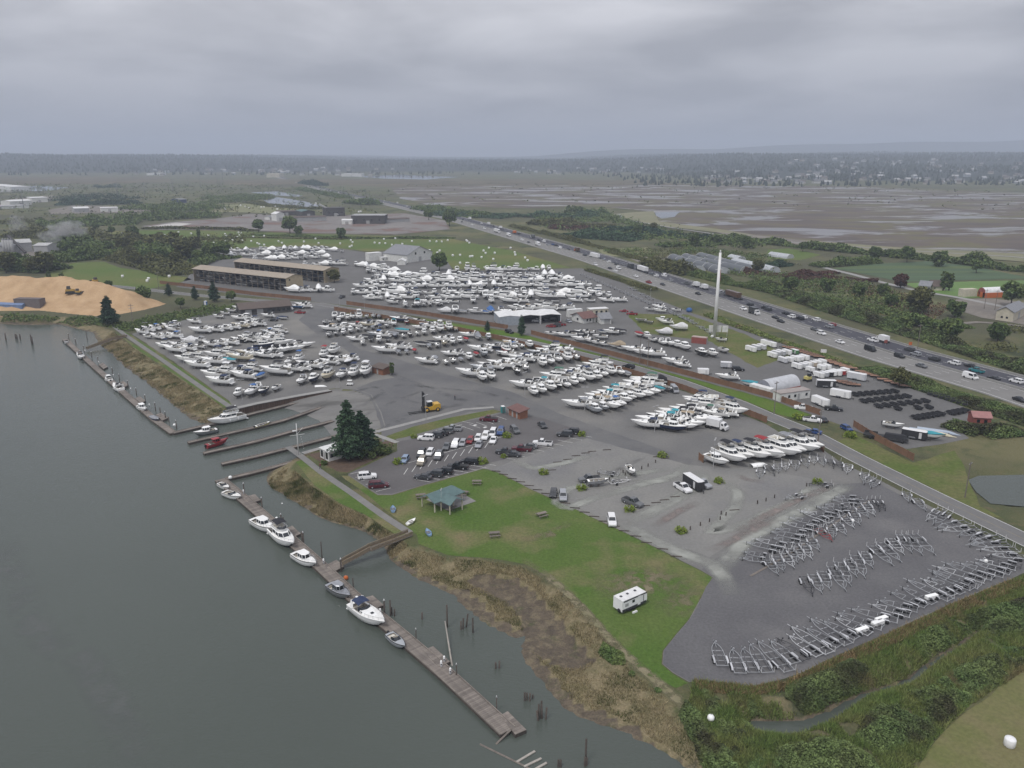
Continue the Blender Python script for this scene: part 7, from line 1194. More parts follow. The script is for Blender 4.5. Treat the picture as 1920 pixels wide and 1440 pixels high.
for cr, x, y, r, z, m, lb in (('P', 288, 150, .5, DZ_, GEL, 'white float ball where finger pier meets lower dock'), ('P', 1155, 905, .5, WL, ORANGE, 'orange mooring buoy below the gangway landing'), ('P', 677, 340, .2, WL, GEL, 'tiny white buoy off the dry grass bank'), ('D', 1310, 955, .5, DZ_, GEL, 'white lifebuoy drum at upper dock corner'), ('T', 1490, 1080, .55, .3, GEL, 'white plastic drum in brambles by the worn track')):
    p = at(cr, x, y, z); t = thing('mooring_buoy', (p[0], p[1], z), 0, lb, 'buoy'); MB().sphere((0, 0, r * .7), r, 10, 7).obj('ball', m, t); MB().tube((0, 0, r * 1.5), (0, 0, r * 1.9), .06, 6).obj('eye', STEEL, t)
# sunken ladder frame off the dock end
a, b = at('S', 1200, 1262, WL), at('S', 1620, 1470, WL); t = thing('sunken_frame', (*a, WL), 0, 'broken ladder like frame awash off the dock end', 'wreckage'); MB().tube((0, 0, -.02), (b[0] - a[0], b[1] - a[1], .02), .16, 6).obj('long_beam', WOODT, t)
for (x0, y0), (x1, y1) in (((1475, 1400), (1612, 1318)), ((1530, 1435), (1660, 1372)), ((1600, 1462), (1700, 1405))):
    p, r = at('S', x0, y0, WL), at('S', x1, y1, WL); MB().bar((p[0] - a[0], p[1] - a[1], .1), (r[0] - a[0], r[1] - a[1], .1), .34, .14).obj('rung', MATS['driftwood'], t)
p, r = at('S', 1430, 1180, WL), at('S', 1320, 1260, WL); t = thing('broken_beam', (*p, WL), 0, 'snapped plank hanging off the broken dock end', 'plank'); MB().bar((0, 0, .6), (r[0] - p[0], r[1] - p[1], -.05), .3, .12).obj('beam', WOODT, t)
# gear aboard the workboat and at the dock
# ------------------------------------------------------------------ wrapped bales in the fields
bp = Proto(); n = 12; bp.part('wrapped_roll', MB().loft([[(r * math.cos(2 * math.pi * i / n), r * math.sin(2 * math.pi * i / n), z) for i in range(n)] for z, r in ((0, .62), (.12, .72), (1.1, .72), (1.25, .62), (1.28, .2))]), mat('bale_wrap', (.80, .80, .80), (.72, .72, .72), rough=.35, scale=1.5))
BL = [('E', q) for q in [(920, 1040), (1190, 1015), (1270, 1040), (1115, 1058), (1105, 1075), (318, 978), (795, 740), (920, 715), (1340, 705), (1435, 717), (1563, 730), (1688, 720), (1790, 710), (1808, 712), (1795, 730), (1780, 745), (1900, 740), (1745, 768), (1688, 775), (1602, 788), (1818, 770), (1885, 775), (1235, 728), (1230, 745), (1700, 735), (1635, 522), (1685, 525), (1690, 537), (1805, 505), (1840, 515), (1870, 525)]] + \
     [('F', q) for q in [(62, 735), (10, 790), (25, 797), (62, 803), (170, 776), (195, 788), (360, 778), (447, 756), (410, 735), (470, 790), (632, 793), (712, 768), (725, 783), (718, 810), (703, 818), (890, 787), (927, 791), (960, 759), (970, 792), (1045, 753), (1020, 803), (1098, 796), (1170, 775), (1304, 775), (1354, 778), (1394, 778), (1438, 767), (1578, 768), (1585, 775), (1600, 787), (1707, 847), (1747, 826), (1722, 865), (1791, 864), (1531, 880), (1606, 891), (1623, 889), (1692, 896), (1780, 911), (1476, 882), (1531, 940), (1303, 844), (1360, 862), (1378, 847), (1910, 826), (1835, 975), (40, 520), (60, 518), (145, 515), (160, 535), (450, 490), (770, 555), (785, 552)]] + [('G', q) for q in [(20, 860), (25, 878), (98, 900), (117, 920)]]
for cr, (x, y) in BL:
    p = at(cr, x, y); ph = 'in the small field by the chip pile' if p[1] < 640 and p[0] < -150 else 'in the distant pale fields' if p[1] > 1000 else 'in the wide field beyond the far yard'
    place(bp, 'wrapped_bale', (*p, .06), 0, f'white plastic wrapped round bale {ph}', 'bale', 'wrapped bales in the fields', sc=1.25 if p[1] < 1000 else 1.8)
place(bp, 'wrapped_bale', (*at('U', 1808, 1275), .03), 0, 'white plastic wrapped bale on the dry field by creek', 'bale', 'wrapped bales in the fields', sc=1.05)
# ------------------------------------------------------------------ people
def person(label, xy, head, top, legs, step=.18, z=.05):
    t = thing('person', (*xy, z), head, label, 'person')
    J = [(0, 0, .95), (0, 0, 1.2), (0, 0, 1.45), (.02, 0, 1.56), (.04, 0, 1.68), (.05, 0, 1.78), (0, .18, 1.42), (-.06, .25, 1.14), (.06, .24, .9), (0, -.18, 1.42), (.08, -.25, 1.14), (.2, -.24, .95), (0, .1, .92), (step, .11, .5), (step * .8, .11, .08), (step + .17, .11, .04), (0, -.1, .92), (-step * .4, -.11, .5), (-step * 1.3, -.11, .1), (-step * 1.1 + .14, -.11, .05)]
    E_ = [(0, 1), (1, 2), (2, 3), (3, 4), (4, 5), (2, 6), (6, 7), (7, 8), (2, 9), (9, 10), (10, 11), (0, 12), (12, 13), (13, 14), (14, 15), (0, 16), (16, 17), (17, 18), (18, 19)]; rad = [.15, .15, .17, .065, .105, .085, .075, .055, .04, .075, .055, .04, .1, .07, .05, .04, .1, .07, .05, .04]
    me = bpy.data.meshes.new('body'); me.from_pydata(J, E_, []); ob = link('body', me, t); sk = ob.modifiers.new('skin', 'SKIN')
    for v, r in zip(me.skin_vertices[0].data if me.skin_vertices else [], rad): v.radius = (r, r)
    ob.modifiers.new('sub', 'SUBSURF').levels = 1; ob.modifiers['sub'].render_levels = 1
    m = bpy.data.materials.new('clothing'); m.use_nodes = True; nn = m.node_tree.nodes; lk = m.node_tree.links; co = nn.new('ShaderNodeTexCoord'); s = nn.new('ShaderNodeSeparateXYZ'); lk.new(co.outputs['Object'], s.inputs[0]); rp = nn.new('ShaderNodeValToRGB'); rp.color_ramp.interpolation = 'CONSTANT'; mr = nn.new('ShaderNodeMapRange'); mr.inputs[2].default_value = 2.0; lk.new(s.outputs[2], mr.inputs[0]); lk.new(mr.outputs[0], rp.inputs[0])
    el = rp.color_ramp.elements; el[0].color = (.03, .03, .03, 1); el[1].position = .05; el[1].color = (*legs, 1); e = el.new(.475); e.color = (*top, 1); e = el.new(.765); e.color = (.42, .26, .19, 1); e = el.new(.87); e.color = (.05, .035, .025, 1); lk.new(rp.outputs[0], nn['Principled BSDF'].inputs['Base Color']); nn['Principled BSDF'].inputs['Roughness'].default_value = .85; me.materials.append(m)
    bm = MB().sphere((.045, 0, 1.76), .112, 8, 6, sz=.75); bm.obj('hair', BLACK, t)
def skinned(): pass
person('person in maroon top walking on the riverside path', pix(601, 880), R(140), (.16, .03, .05), (.03, .03, .045)); person('person in dark clothes crossing the yard near forklift', pix(853, 750), R(-30), (.03, .03, .04), (.04, .045, .07))
# loose things scattered in the yards
def loose(name, label, crop, x, y, mbf, m, cat, h=0, z=.05): p = at(crop, x, y); t = thing(name, (*p, z), R(h), label, cat); [mb.obj(nm, m_, t) for nm, mb, m_ in mbf]; return t
hc = lambda: [('hull', MB().loft([[(x, y, z) for x, y, z in r] for r in hull_rings(9.5, 1.1, .7, 9, .6, 1.6)], close=False), CAN['white'])]
for i, (x, y, c) in enumerate(((1210, 1010, 'pale blue'), (1240, 1020, 'cream'), (1270, 1005, 'pale blue'))): p = at('C', x, y); t = thing('rowing_shell', (*p, .1), R(-28), f'long upturned {c} rowing shell on the sales yard, {("outer", "middle", "inner")[i]} of three', 'boat', 'upturned rowing shells'); MB().loft([[(x, -y, 1.0 - z) for x, y, z in r] for r in hull_rings(11, 1.5, .9, 11, .6, 1.5)], close=False).obj('hull', paint('cream_shell', (.55, .5, .36), .4) if c != 'pale blue' else paint('pale_blue_shell', (.36, .42, .5), .4), t); MB().box(-3, 0, 0, .3, 1.4, .4).box(3, 0, 0, .3, 1.4, .4).obj('trestle', WOODT, t)
loose('flat_lorry', 'long black flatbed loaded with tarped cargo by sales fence', 'C', 880, 1060, [('deck', MB().box(0, 0, .9, 12, 2.5, .3), BLACK), ('tarped_load', MB().box(2.5, 0, 1.2, 6, 2.2, 1.0, tx=.9, ty=.6), CAN['black']), ('side_rail', MB().box(-4, 1.2, 1.2, 3.5, .1, .6), BLACK), ('wheel', MB().tube((-4, -1.2, .5), (-4, 1.2, .5), .5, 10), BLACK), ('wheel', MB().tube((-2.8, -1.2, .5), (-2.8, 1.2, .5), .5, 10), BLACK), ('wheel', MB().tube((4.5, -1.2, .5), (4.5, 1.2, .5), .5, 10), BLACK)], None, 'trailer', -28)
loose('excavator', 'small yellow excavator beside the cargo trailers', 'C', 295, 620, [('body', MB().box(0, 0, .9, 2.2, 1.8, 1.0), paint('digger_yellow', (.55, .48, .16), .5)), ('cab', MB().box(.3, -.3, 1.9, 1.1, 1.0, 1.1), GLS), ('track', MB().box(0, .8, .03, 2.6, .5, .8), BLACK), ('track', MB().box(0, -.8, .03, 2.6, .5, .8), BLACK), ('boom', MB().bar((1, .2, 1.5), (2.2, .2, 3.4), .25, .3).bar((2.2, .2, 3.4), (3.2, .2, 1.8), .2, .25), BLACK)], None, 'excavator', 30)
loose('tarpaulin_bundle', 'bright blue tarpaulin bundle near the highway verge', 'B', 1328, 100, [('bundle', MB().sphere((0, 0, 1.0), 1.7, 9, 6, sz=.8), CAN['blue']), ('rope', MB().tube((-1.7, 0, 1.0), (1.7, 0, 1.1), .06, 5), WOODT)], None, 'tarpaulin')
loose('golf_cart', 'white golf cart beside the slipway wall', 'A', 705, 650, [('body', MB().box(0, 0, .35, 2.3, 1.2, .5, tx=.9), GEL), ('roof', MB().box(0, 0, 1.8, 1.7, 1.2, .08), GEL), ('roof_post', MB().tube((.7, .5, .8), (.7, .5, 1.8), .04, 5), BLACK), ('roof_post', MB().tube((-.7, -.5, .8), (-.7, -.5, 1.8), .04, 5), BLACK), ('wheel', MB().tube((.75, -.6, .25), (.75, .6, .25), .25, 9), BLACK), ('wheel', MB().tube((-.75, -.6, .25), (-.75, .6, .25), .25, 9), BLACK)], None, 'golf cart')
loose('tender', 'upturned white tender hull at the seawall edge', 'A', 485, 663, [('hull', MB().loft([[(x, -y, .7 - z) for x, y, z in r] for r in hull_rings(4, 1.6, .6, 9)], close=False), GEL), ('block', MB().box(0, 0, 0, .4, .8, .3), WOODT)], None, 'dinghy', 10)
loose('upturned_hull', 'white upturned hull shell beside the front yachts', 'R', 328, 45, [('hull', MB().loft([[(x, -y, .9 - z) for x, y, z in r] for r in hull_rings(5, 2.2, .8, 9)], close=False), GEL), ('block', MB().box(0, 0, 0, .5, .8, .4), WOODT)], None, 'dinghy', 20)
for x, y in ((890, 385), (1688, 628)): loose('round_float', 'round white float among trailers ' + ('of the divider rows' if x < 1000 else 'of the creek bank row'), 'R', x, y, [('ball', MB().sphere((0, 0, .5), .42, 10, 7), GEL), ('foot', MB().box(0, 0, 0, .5, .5, .12), BLACK)], None, 'float')
for x, y, h in ((1062, 980, 25), (1040, 1003, 25), (945, 1045, 25), (1362, 845, 20)): loose('fuel_tank', 'long white fuel tank resting among creek bank trailers' + {1062: ' on a stack', 1040: ' at the row edge', 945: ' inside an A frame', 1362: ' near single axles'}[x], 'R', x, y, [('tank', MB().box(0, 0, .3, 2.6, .8, .6), GEL), ('skid', MB().box(0, 0, 0, 2.2, .6, .3), WOODT)], None, 'tank', h)
# gear on the workboat
# ------------------------------------------------------------------ planting
FIR = mat('fir_needles', (0.043, 0.082, 0.047), (0.070, 0.114, 0.059), rough=.9, scale=.6, island=.4, spec=.15); PINE = mat('dark_needles', (0.028, 0.058, 0.035), (0.045, 0.079, 0.045), rough=.9, scale=.6, island=.4, spec=.15); LEAF = mat('broad_leaves', (0.076, 0.119, 0.039), (0.125, 0.157, 0.052), rough=.9, scale=.25, island=.4, spec=.15); LEAFO = mat('olive_leaves', (0.116, 0.116, 0.041), (0.085, 0.094, 0.037), rough=.9, scale=.25, island=.4, spec=.15); LEAFR = mat('russet_leaves', (0.111, 0.052, 0.039), (0.078, 0.046, 0.033), rough=.9, scale=.25, island=.35, spec=.1); BRAM = mat('bramble_leaves', (0.090, 0.139, 0.049), (0.139, 0.180, 0.064), rough=.9, scale=.15, island=.45, spec=.15, c3=(.05, .05, .025), s3=.1); YEL = mat('bright_shrub_leaves', (0.195, 0.240, 0.033), (0.135, 0.195, 0.038), rough=.9, scale=1, island=.35, spec=.1); DRYG = mat('dry_grass_blades', (.32, .26, .155), (.2, .175, .09), rough=.95, scale=.22, island=.4, spec=.1, c3=(.075, .085, .03), s3=.14, lo3=.5, hi3=.62); GRN = mat('rank_grass_blades', (0.118, 0.174, 0.047), (0.179, 0.196, 0.069), rough=.95, scale=.2, island=.4, c3=(.2, .165, .085), s3=.09, lo3=.56, hi3=.68, spec=.1); BARK = mat('tree_bark', (.075, .055, .042), (.05, .04, .032), rough=.95, scale=3); BRZ = mat('brown_weed', (.235, .17, .09), (.17, .135, .065), rough=.95, scale=.3, island=.4, spec=.1)
def leaves(C, S, flat=0.0, seed=0, tri=False):
    """one small quad per point: C centres (n,3), S sizes (n); flat pulls the faces towards the horizontal"""
    r = np.random.RandomState(seed + 5); n = len(C); nv = r.normal(size=(n, 3)); nv[:, 2] = np.abs(nv[:, 2]) + flat; nv /= np.linalg.norm(nv, axis=1)[:, None]; t = np.cross(nv, r.normal(size=(n, 3))); t /= np.linalg.norm(t, axis=1)[:, None] + 1e-9; b = np.cross(nv, t); S = np.asarray(S)[:, None]
    a = r.uniform(.7, 1.3, (n, 1)); t = t * S * a; b = b * S / a * .8
    V = np.stack([C - t - b * .4, C + b * -.9 + t * .1, C + t + b * .3, C + b], 1).reshape(-1, 3); return V, np.arange(4 * n).reshape(-1, 4)
def leaf_mesh(name, C, S, m, flat=0.0, seed=0): V, F = leaves(np.asarray(C), S, flat, seed); return np_mesh(name, V, F, m)
def conifer(H, Rr, n, m, seed, droop=.25, s0=.42):
    r = np.random.RandomState(seed); t = MB().tube((0, 0, 0), (0, 0, H * .97), .028 * H * .6, 8, 0, .03); C = []; S = []; lv = int(H * 1.5)
    for i in range(lv):
        z = H * (.1 + .88 * i / lv); rad = Rr * min(1, .35 + (z / H - .1) * 3.2) * 1.12 * (1 - z / H) ** .75 * r.uniform(.75, 1.2) + .15; nb = 6 + int(7 * (1 - z / H))
        for k in range(nb):
            a = 2 * math.pi * (k + r.uniform(-.3, .3)) / nb + i * .7; L = rad * r.uniform(.5, 1.28); m_ = max(4, int(n * L / (lv * nb * Rr * .5)))
            u = r.uniform(.12, 1, m_) ** .7; sp = (1 - u * .55) * .16 * L * 2; q = r.normal(size=(m_, 2)) * sp[:, None] * .55
            x = np.cos(a) * u * L - np.sin(a) * q[:, 0]; y = np.sin(a) * u * L + np.cos(a) * q[:, 0]; zz = z - droop * u ** 1.4 * L + np.abs(q[:, 1]) * .25 + .12 * L * u * (z / H > .6)
            C.append(np.stack([x, y, zz], 1)); S.append(s0 * (1.1 - .5 * u) * r.uniform(.7, 1.2, m_) * (.55 + .45 * min(1, L / 2)))
    return t, np.concatenate(C), np.concatenate(S)
def broad(H, Rr, n, seed, base=.25, clumps=26, s0=.5, fl=.8):
    r = np.random.RandomState(seed); t = MB().tube((0, 0, 0), (0, 0, H * .6), .03 * H, 7, 0, .012 * H); C = []
    for k in range(clumps):
        a = r.uniform(0, 2 * math.pi); u = r.uniform(-1, 1); q = r.uniform(.35, 1) ** .5; zc = H * (base + (1 - base) / 2) + u * H * (1 - base) * .38; rr = Rr * q * math.sqrt(max(.1, 1 - u * u * .75)) * .8; c = np.array([math.cos(a) * rr, math.sin(a) * rr, zc]); cr = Rr * r.uniform(.22, .42); m_ = n // clumps
        d = r.normal(size=(m_, 3)); d /= np.linalg.norm(d, axis=1)[:, None]; C.append(c + d * cr * r.uniform(.55, 1.05, (m_, 1)) * np.array([1, 1, fl]))
        if k < 7: t.tube((0, 0, H * r.uniform(.25, .5)), tuple(c), .012 * H, 5, 0, .03)
    C = np.concatenate(C); return t, C, s0 * r.uniform(.6, 1.2, len(C))
def tree_proto(kind, H, Rr, n, m, seed, **k):
    t, C, S = conifer(H, Rr, n, m, seed, **k) if kind == 'con' else broad(H, Rr, n, seed, **k); p = Proto(); p.part('trunk', t, BARK); p.part('crown', leaf_mesh('crown', C, S, m, .2, seed), m); return p
place(tree_proto('con', 18, 5.0, 10500, FIR, 3), 'fir_tree', (*pix(655, 863), 0), 0, 'tallest dark fir towering over the white office hut', 'tree', 'firs by the slipway office'); place(tree_proto('con', 13.5, 4.8, 9000, PINE, 8, droop=.1), 'fir_tree', (*pix(679, 853), 0), 1, 'second broader dark fir beside the tallest one', 'tree', 'firs by the slipway office'); place(tree_proto('con', 15.5, 5.2, 11000, PINE, 12, droop=.15, s0=.5), 'fir_tree', (*pix(206, 611), 0), 0, 'lone dark fir on the riverbank before chip pile', 'tree')
CM = tree_proto('con', 9, 3.0, 2600, PINE, 21, s0=.45); CS = tree_proto('con', 11, 2.4, 2600, FIR, 22, s0=.45); BM = [tree_proto('b', 8, 3.6, 2600, LEAF, 31), tree_proto('b', 9, 4.2, 3000, LEAFO, 32), tree_proto('b', 7, 3.6, 2400, LEAF, 33, base=.1), tree_proto('b', 6, 3.0, 2000, LEAFR, 34, base=.1)]; PO = tree_proto('b', 14, 2.2, 2600, LEAF, 35, base=.06, clumps=30)
def tr_(pr, x, y, lb, sc=1., grp='trees around the yards', nm='broadleaf_tree'): place(pr, nm, (*pix(x, y), 0), rng.uniform(0, 6), lb, 'tree', grp, sc=sc)
tr_(BM[0], 270, 571, 'bushy green tree at right foot of chip pile'.replace('right ', ''), 1.25); tr_(CM, 317, 555, 'small dark pine beside the entrance road', .9, nm='pine_tree'); tr_(CM, 366, 562, 'dark pine by twin pines on entrance road', .95, nm='pine_tree'); tr_(CM, 402, 566, 'tallest dark pine along the entrance road', 1.35, nm='pine_tree'); tr_(BM[0], 434, 566, 'round green bush tree next to tallest roadside pine', .75); tr_(BM[0], 339, 578, 'small green tree above parked cars at entrance', .7); tr_(BM[2], 204, 541, 'lone little tree at edge of chip pile field', .75)
tr_(BM[0], 824, 508, 'dense dark round tree beside the white barn', 1.6); tr_(BM[1], 627, 530, 'yellowing tree at gable of rear rack shed', .95); tr_(CS, 978, 630, 'slim spruce before the grey workshop', .95, nm='spruce_tree'); tr_(CM, 914, 621, 'small dense conifer on the verge by workshop', .6, nm='pine_tree'); tr_(PO, 735, 703, 'clipped dark evergreen column beside brick hut', .45, nm='evergreen_column'); tr_(PO, 1768, 545, 'tall poplar behind pyramid roofed farmhouse', 1.1, nm='poplar_tree'); tr_(PO, 1779, 545, 'second tall poplar standing right of farmhouse'.replace('right of', 'beside'), 1.0, nm='poplar_tree')
tr_(BM[0], 843, 424, 'round tree on highway verge by sawmill', 2.2, 'trees along the fields'); tr_(BM[0], 804, 413, 'smaller round tree on verge behind sawmill', 1.7, 'trees along the fields'); tr_(BM[0], 544, 438, 'round dark tree at sawmill field hedge', 2.2, 'trees along the fields'); tr_(BM[0], 485, 436, 'tree at far end of sawmill hedge', 1.7, 'trees along the fields'); tr_(PO, 373, 448, 'dark columnar tree in the bale field hedge', .9, 'trees along the fields', 'poplar_tree'); tr_(PO, 118, 535, 'pointed tree at corner of small bale field', .75, 'trees along the fields', 'poplar_tree'); tr_(PO, 93, 530, 'slimmer pointed tree beside small bale field', .7, 'trees along the fields', 'poplar_tree'); tr_(BM[3], 1688, 540, 'russet tree in the nursery beyond highway', 1.5, 'trees along the fields'); tr_(BM[2], 1790, 595, 'dark tree before the farm workshop', 1.3, 'trees along the fields'); tr_(BM[0], 1895, 575, 'dark bushy tree behind the farm yard', 1.7, 'trees along the fields'); tr_(BM[1], 1685, 727, 'leaning thin tree on highway bank by dump trailers', .8, 'trees along the fields')
for i, (x, y, s) in enumerate(((690, 858, 1.0), (706, 852, 1.1), (720, 850, 1.0), (704, 840, .8), (608, 871, .35))): t = thing('rounded_shrub', (*pix(x, y), 0), 0, f"dark rounded shrub in the bark bed, {('under firs', 'largest of the clump', 'at kerb end', 'small one behind', 'tiny one at office corner')[i]}", 'shrub', 'bark bed shrubs'); _, C, S = broad(3.2 * s, 2.6 * s, 1400, 50 + i, base=-.1, s0=.22, clumps=20); link('foliage', leaf_mesh('foliage', C, S, LEAF, .3, i), t); MB().tube((0, 0, 0), (0, 0, 1.2 * s), .1, 5).obj('stem', BARK, t)
ys = Proto(); _, C, S = broad(1.25, 1.5, 700, 70, base=-.15, s0=.16, clumps=16); ys.part('foliage', leaf_mesh('foliage', C, S, YEL, .4, 3), YEL); ys.part('stem', MB().tube((0, 0, 0), (0, 0, .6), .08, 5), BARK)
for x, y, s, ph in ((745, 869, 1.1, 'at end of central bays'), (950, 820, 1.1, 'by accessible end of central bays'), (904, 869, 1.2, 'at the lawn corner of parking'), (1090, 817, 1.0, 'at end of east bays'), (944, 858, .7, 'beside dark pickup in east bays'), (776, 821, .8, 'by the white car in upper bay'), (1019, 889, 1.0, 'near the drive by the lawn'), (1091, 918, 1.0, 'beside the skiff trailer'), (1241, 857, 1.1, 'behind timber stops at lot head'), (1347, 905, 1.0, 'beside silver pickup on dusty lot'), (1181, 958, 1.0, 'under nose of grey pickup'), (1277, 999, 1.0, 'alone at edge of dusty lot'), (1533, 906, 1.0, 'beside black trailer in trailer lot'), (1498, 786, 1.5, 'by sales yard gate fence end'), (1595, 820, 1.4, 'at corner of east sales fence')): place(ys, 'clipped_shrub', (*pix(x, y), .04), rng.uniform(0, 6), f'low yellow green clipped shrub {ph}', 'shrub', 'clipped parking shrubs', sc=s)
# ------------------------------------------------------------------ masses of undergrowth, hedges and woods (nobody could count them)
def scatter(poly, n, seed=0):
    r = np.random.RandomState(seed); a = np.array(poly); lo, hi = a.min(0), a.max(0); out_ = []
    while sum(len(o) for o in out_) < n: P_ = r.uniform(lo, hi, (n * 3, 2)); out_.append(P_[inside(P_, poly)])
    return np.concatenate(out_)[:n]
def gz(P_): return terrain(P_)[0]
def thicket(name, poly, n, hmax, m, seed, size=.28, lump=.12, dens=None, base=None):
    P_ = scatter(poly, n, seed); z0 = gz(P_); hh = np.clip((.62 * fbm(P_, lump, 3, seed) + .38 * fbm(P_, .55, 2, seed + 3) - .36) * 4, 0, 1) * hmax; d = np.minimum(dist(P_, list(poly) + [poly[0]]) / (hmax + .3), 1); k = hh * d; keep = k > .12; r = np.random.RandomState(seed); keep &= z0 > WL + .25
    P_, z0, k = P_[keep], z0[keep], k[keep]; C = np.column_stack([P_, z0 + k * r.uniform(.35, 1.05, len(k))]); o = link(name, leaf_mesh(name, C, size * r.uniform(.6, 1.3, len(C)), m, .5, seed)); return tag(o, kind='stuff')
def grass(name, poly, n, h, m, seed, w_=.09, zmin=-1.9, clump=.3):
    P_ = scatter(poly, n, seed); r = np.random.RandomState(seed); keep = fbm(P_, clump, 3, seed) > .42 - .1 * r.rand(n); P_ = P_[keep]; z0 = gz(P_); kk = z0 > zmin; P_, z0 = P_[kk], z0[kk]; n = len(P_); a = r.uniform(0, 2 * math.pi, n); hh = h * r.uniform(.5, 1.2, n); dx, dy = np.cos(a) * w_, np.sin(a) * w_; lx, ly = r.normal(size=n) * hh * .45, r.normal(size=n) * hh * .45
    V = np.stack([np.column_stack([P_[:, 0] - dx, P_[:, 1] - dy, z0 - .05]), np.column_stack([P_[:, 0] + dx, P_[:, 1] + dy, z0 - .05]), np.column_stack([P_[:, 0] + lx + dx * .2, P_[:, 1] + ly + dy * .2, z0 + hh])], 1).reshape(-1, 3)
    return tag(link(name, np_mesh(name, V, np.arange(3 * n).reshape(-1, 3), m)), kind='stuff')
bankA = ZP([(213, 622), (250, 653), (330, 706), (426, 768), (400, 790), (350, 782), (300, 737), (240, 692), (200, 655), (184, 634)]); bankB = ZP([(545, 877), (585, 912), (635, 946), (685, 968), (735, 1001), (765, 1021), (730, 1035), (705, 1008), (650, 983), (598, 967), (535, 928), (502, 902), (505, 888), (530, 872)])
bankC = ZP([(765, 1024), (840, 1047), (915, 1052), (980, 1064), (1027, 1092), (1077, 1132), (1115, 1174), (1152, 1217), (1185, 1262), (1225, 1290), (1260, 1320), (1285, 1370), (1322, 1420), (1345, 1460), (1290, 1440), (1210, 1394), (1085, 1348), (1030, 1300), (975, 1235), (960, 1200), (880, 1155), (850, 1118), (750, 1062), (733, 1045)])
grass('bank_grass', bankA, 45000, .5, DRYG, 1, .07); grass('bank_grass', bankB, 36000, .5, DRYG, 2, .06); grass('bank_grass', bankC, 42000, .45, DRYG, 3, .06, zmin=-1.65)
creekside = ZP([(1300, 1275), (1420, 1290), (1480, 1276), (1640, 1205), (1790, 1134), (1960, 1065), (1960, 1235), (1815, 1325), (1750, 1390), (1700, 1480), (1350, 1480), (1310, 1400), (1290, 1330)])
grass('rank_grass', creekside, 130000, .7, GRN, 4, .07); grass('rank_weeds', ZP([(1300, 1277), (1420, 1289), (1480, 1275), (1640, 1203), (1790, 1132), (1960, 1064), (1960, 1085), (1800, 1152), (1650, 1222), (1480, 1296), (1400, 1306), (1310, 1296)]), 9000, .8, BRZ, 5, .12)
for i, (poly, n, h) in enumerate([([(1310, 1290), (1400, 1295), (1440, 1330), (1440, 1440), (1400, 1480), (1345, 1480), (1320, 1390), (1318, 1330)], 26000, 2.2), ([(1470, 1285), (1590, 1235), (1640, 1250), (1600, 1310), (1520, 1330), (1470, 1310)], 14000, 1.5), ([(1700, 1190), (1830, 1140), (1960, 1110), (1960, 1180), (1860, 1200), (1770, 1225), (1720, 1220)], 15000, 1.8), ([(1620, 1330), (1750, 1270), (1850, 1220), (1960, 1180), (1960, 1232), (1815, 1325), (1750, 1390), (1650, 1420), (1600, 1380)], 30000, 2.2), ([(1440, 1400), (1560, 1375), (1640, 1420), (1680, 1480), (1440, 1480)], 16000, 1.9)]): thicket('bramble_thicket', ZP(poly), int(n * 1.7), h, BRAM, 20 + i, .15)
thicket('bramble_thicket', ZP([(1285, 1310), (1318, 1340), (1360, 1440), (1380, 1480), (1340, 1470), (1300, 1400), (1270, 1340)]), 8000, 1.8, BRAM, 27, .2); thicket('bank_scrub', ZP([(1130, 1200), (1170, 1225), (1215, 1272), (1250, 1300), (1220, 1305), (1170, 1265), (1120, 1220)]), 7000, 1.4, LEAF, 28, .2); thicket('bank_scrub', ZP([(0, 590), (180, 596), (230, 606), (330, 585), (440, 572), (455, 580), (350, 600), (240, 622), (170, 608), (0, 602)]), 14000, 2.6, LEAF, 29, .4)
def hedge(name, pts, width, hmax, m, n, seed, size=.7, lump=.06):
    W_ = ZP(pts); P_ = []; r = np.random.RandomState(seed); q = along(W_, step=3); L = [p for p, h in q]; H_ = [h for p, h in q]; i = r.randint(0, len(L), n); off = r.uniform(-1, 1, n); a = np.array(L)[i]; h = np.array(H_)[i]; j = r.uniform(-2, 2, n); P_ = np.column_stack([a[:, 0] - np.sin(h) * off * width / 2 + np.cos(h) * j, a[:, 1] + np.cos(h) * off * width / 2 + np.sin(h) * j]); hh = hmax * np.clip((fbm(P_, lump, 3, seed) - .22) * 1.9, .12, 1.25) * np.sqrt(np.maximum(0, 1 - (off * .92) ** 2)); C = np.column_stack([P_, hh * np.clip(r.uniform(.15, 1.05, n), 0, 1) + .1 + hill_z(P_)]); return tag(link(name, leaf_mesh(name, C, size * r.uniform(.6, 1.3, n), m, .3, seed)), kind='stuff')
# verge scrub beside the highway, far hedges and nursery blocks
hedge('hedge', [(1440, 543), (1520, 570), (1620, 601), (1720, 630), (1830, 664), (1960, 706)], 14, 6, BRAM, 46000, 41, .36); hedge('hedge', [(1300, 515), (1370, 532), (1440, 545)], 13, 5, LEAF, 15000, 42, .45); hedge('hedge', [(1150, 474), (1220, 490), (1300, 514)], 12, 4.5, LEAFO, 13000, 43, .5); hedge('woodland_edge', [(1225, 498), (1270, 512), (1290, 515)], 22, 10, LEAFO, 6000, 44, .8); hedge('hedge', [(960, 425), (1040, 443), (1150, 470)], 10, 4.5, LEAFO, 10000, 45, .6)
hedge('verge_scrub', [(1105, 508), (1170, 528), (1225, 545)], 7, 2.0, LEAFO, 6000, 46, .4); hedge('verge_scrub', [(1630, 692), (1700, 715), (1800, 748), (1960, 800)], 12, 2.6, BRAM, 36000, 47, .27); hedge('verge_scrub', [(1440, 632), (1530, 662), (1600, 690)], 5, 1.2, GRN, 5000, 48, .4); hedge('verge_scrub', [(1790, 800), (1840, 815), (1900, 810)], 9, 3.0, BRAM, 6000, 49, .35); hedge('verge_scrub', [(1330, 592), (1440, 632)], 6, 1.4, GRN, 4000, 50, .4)
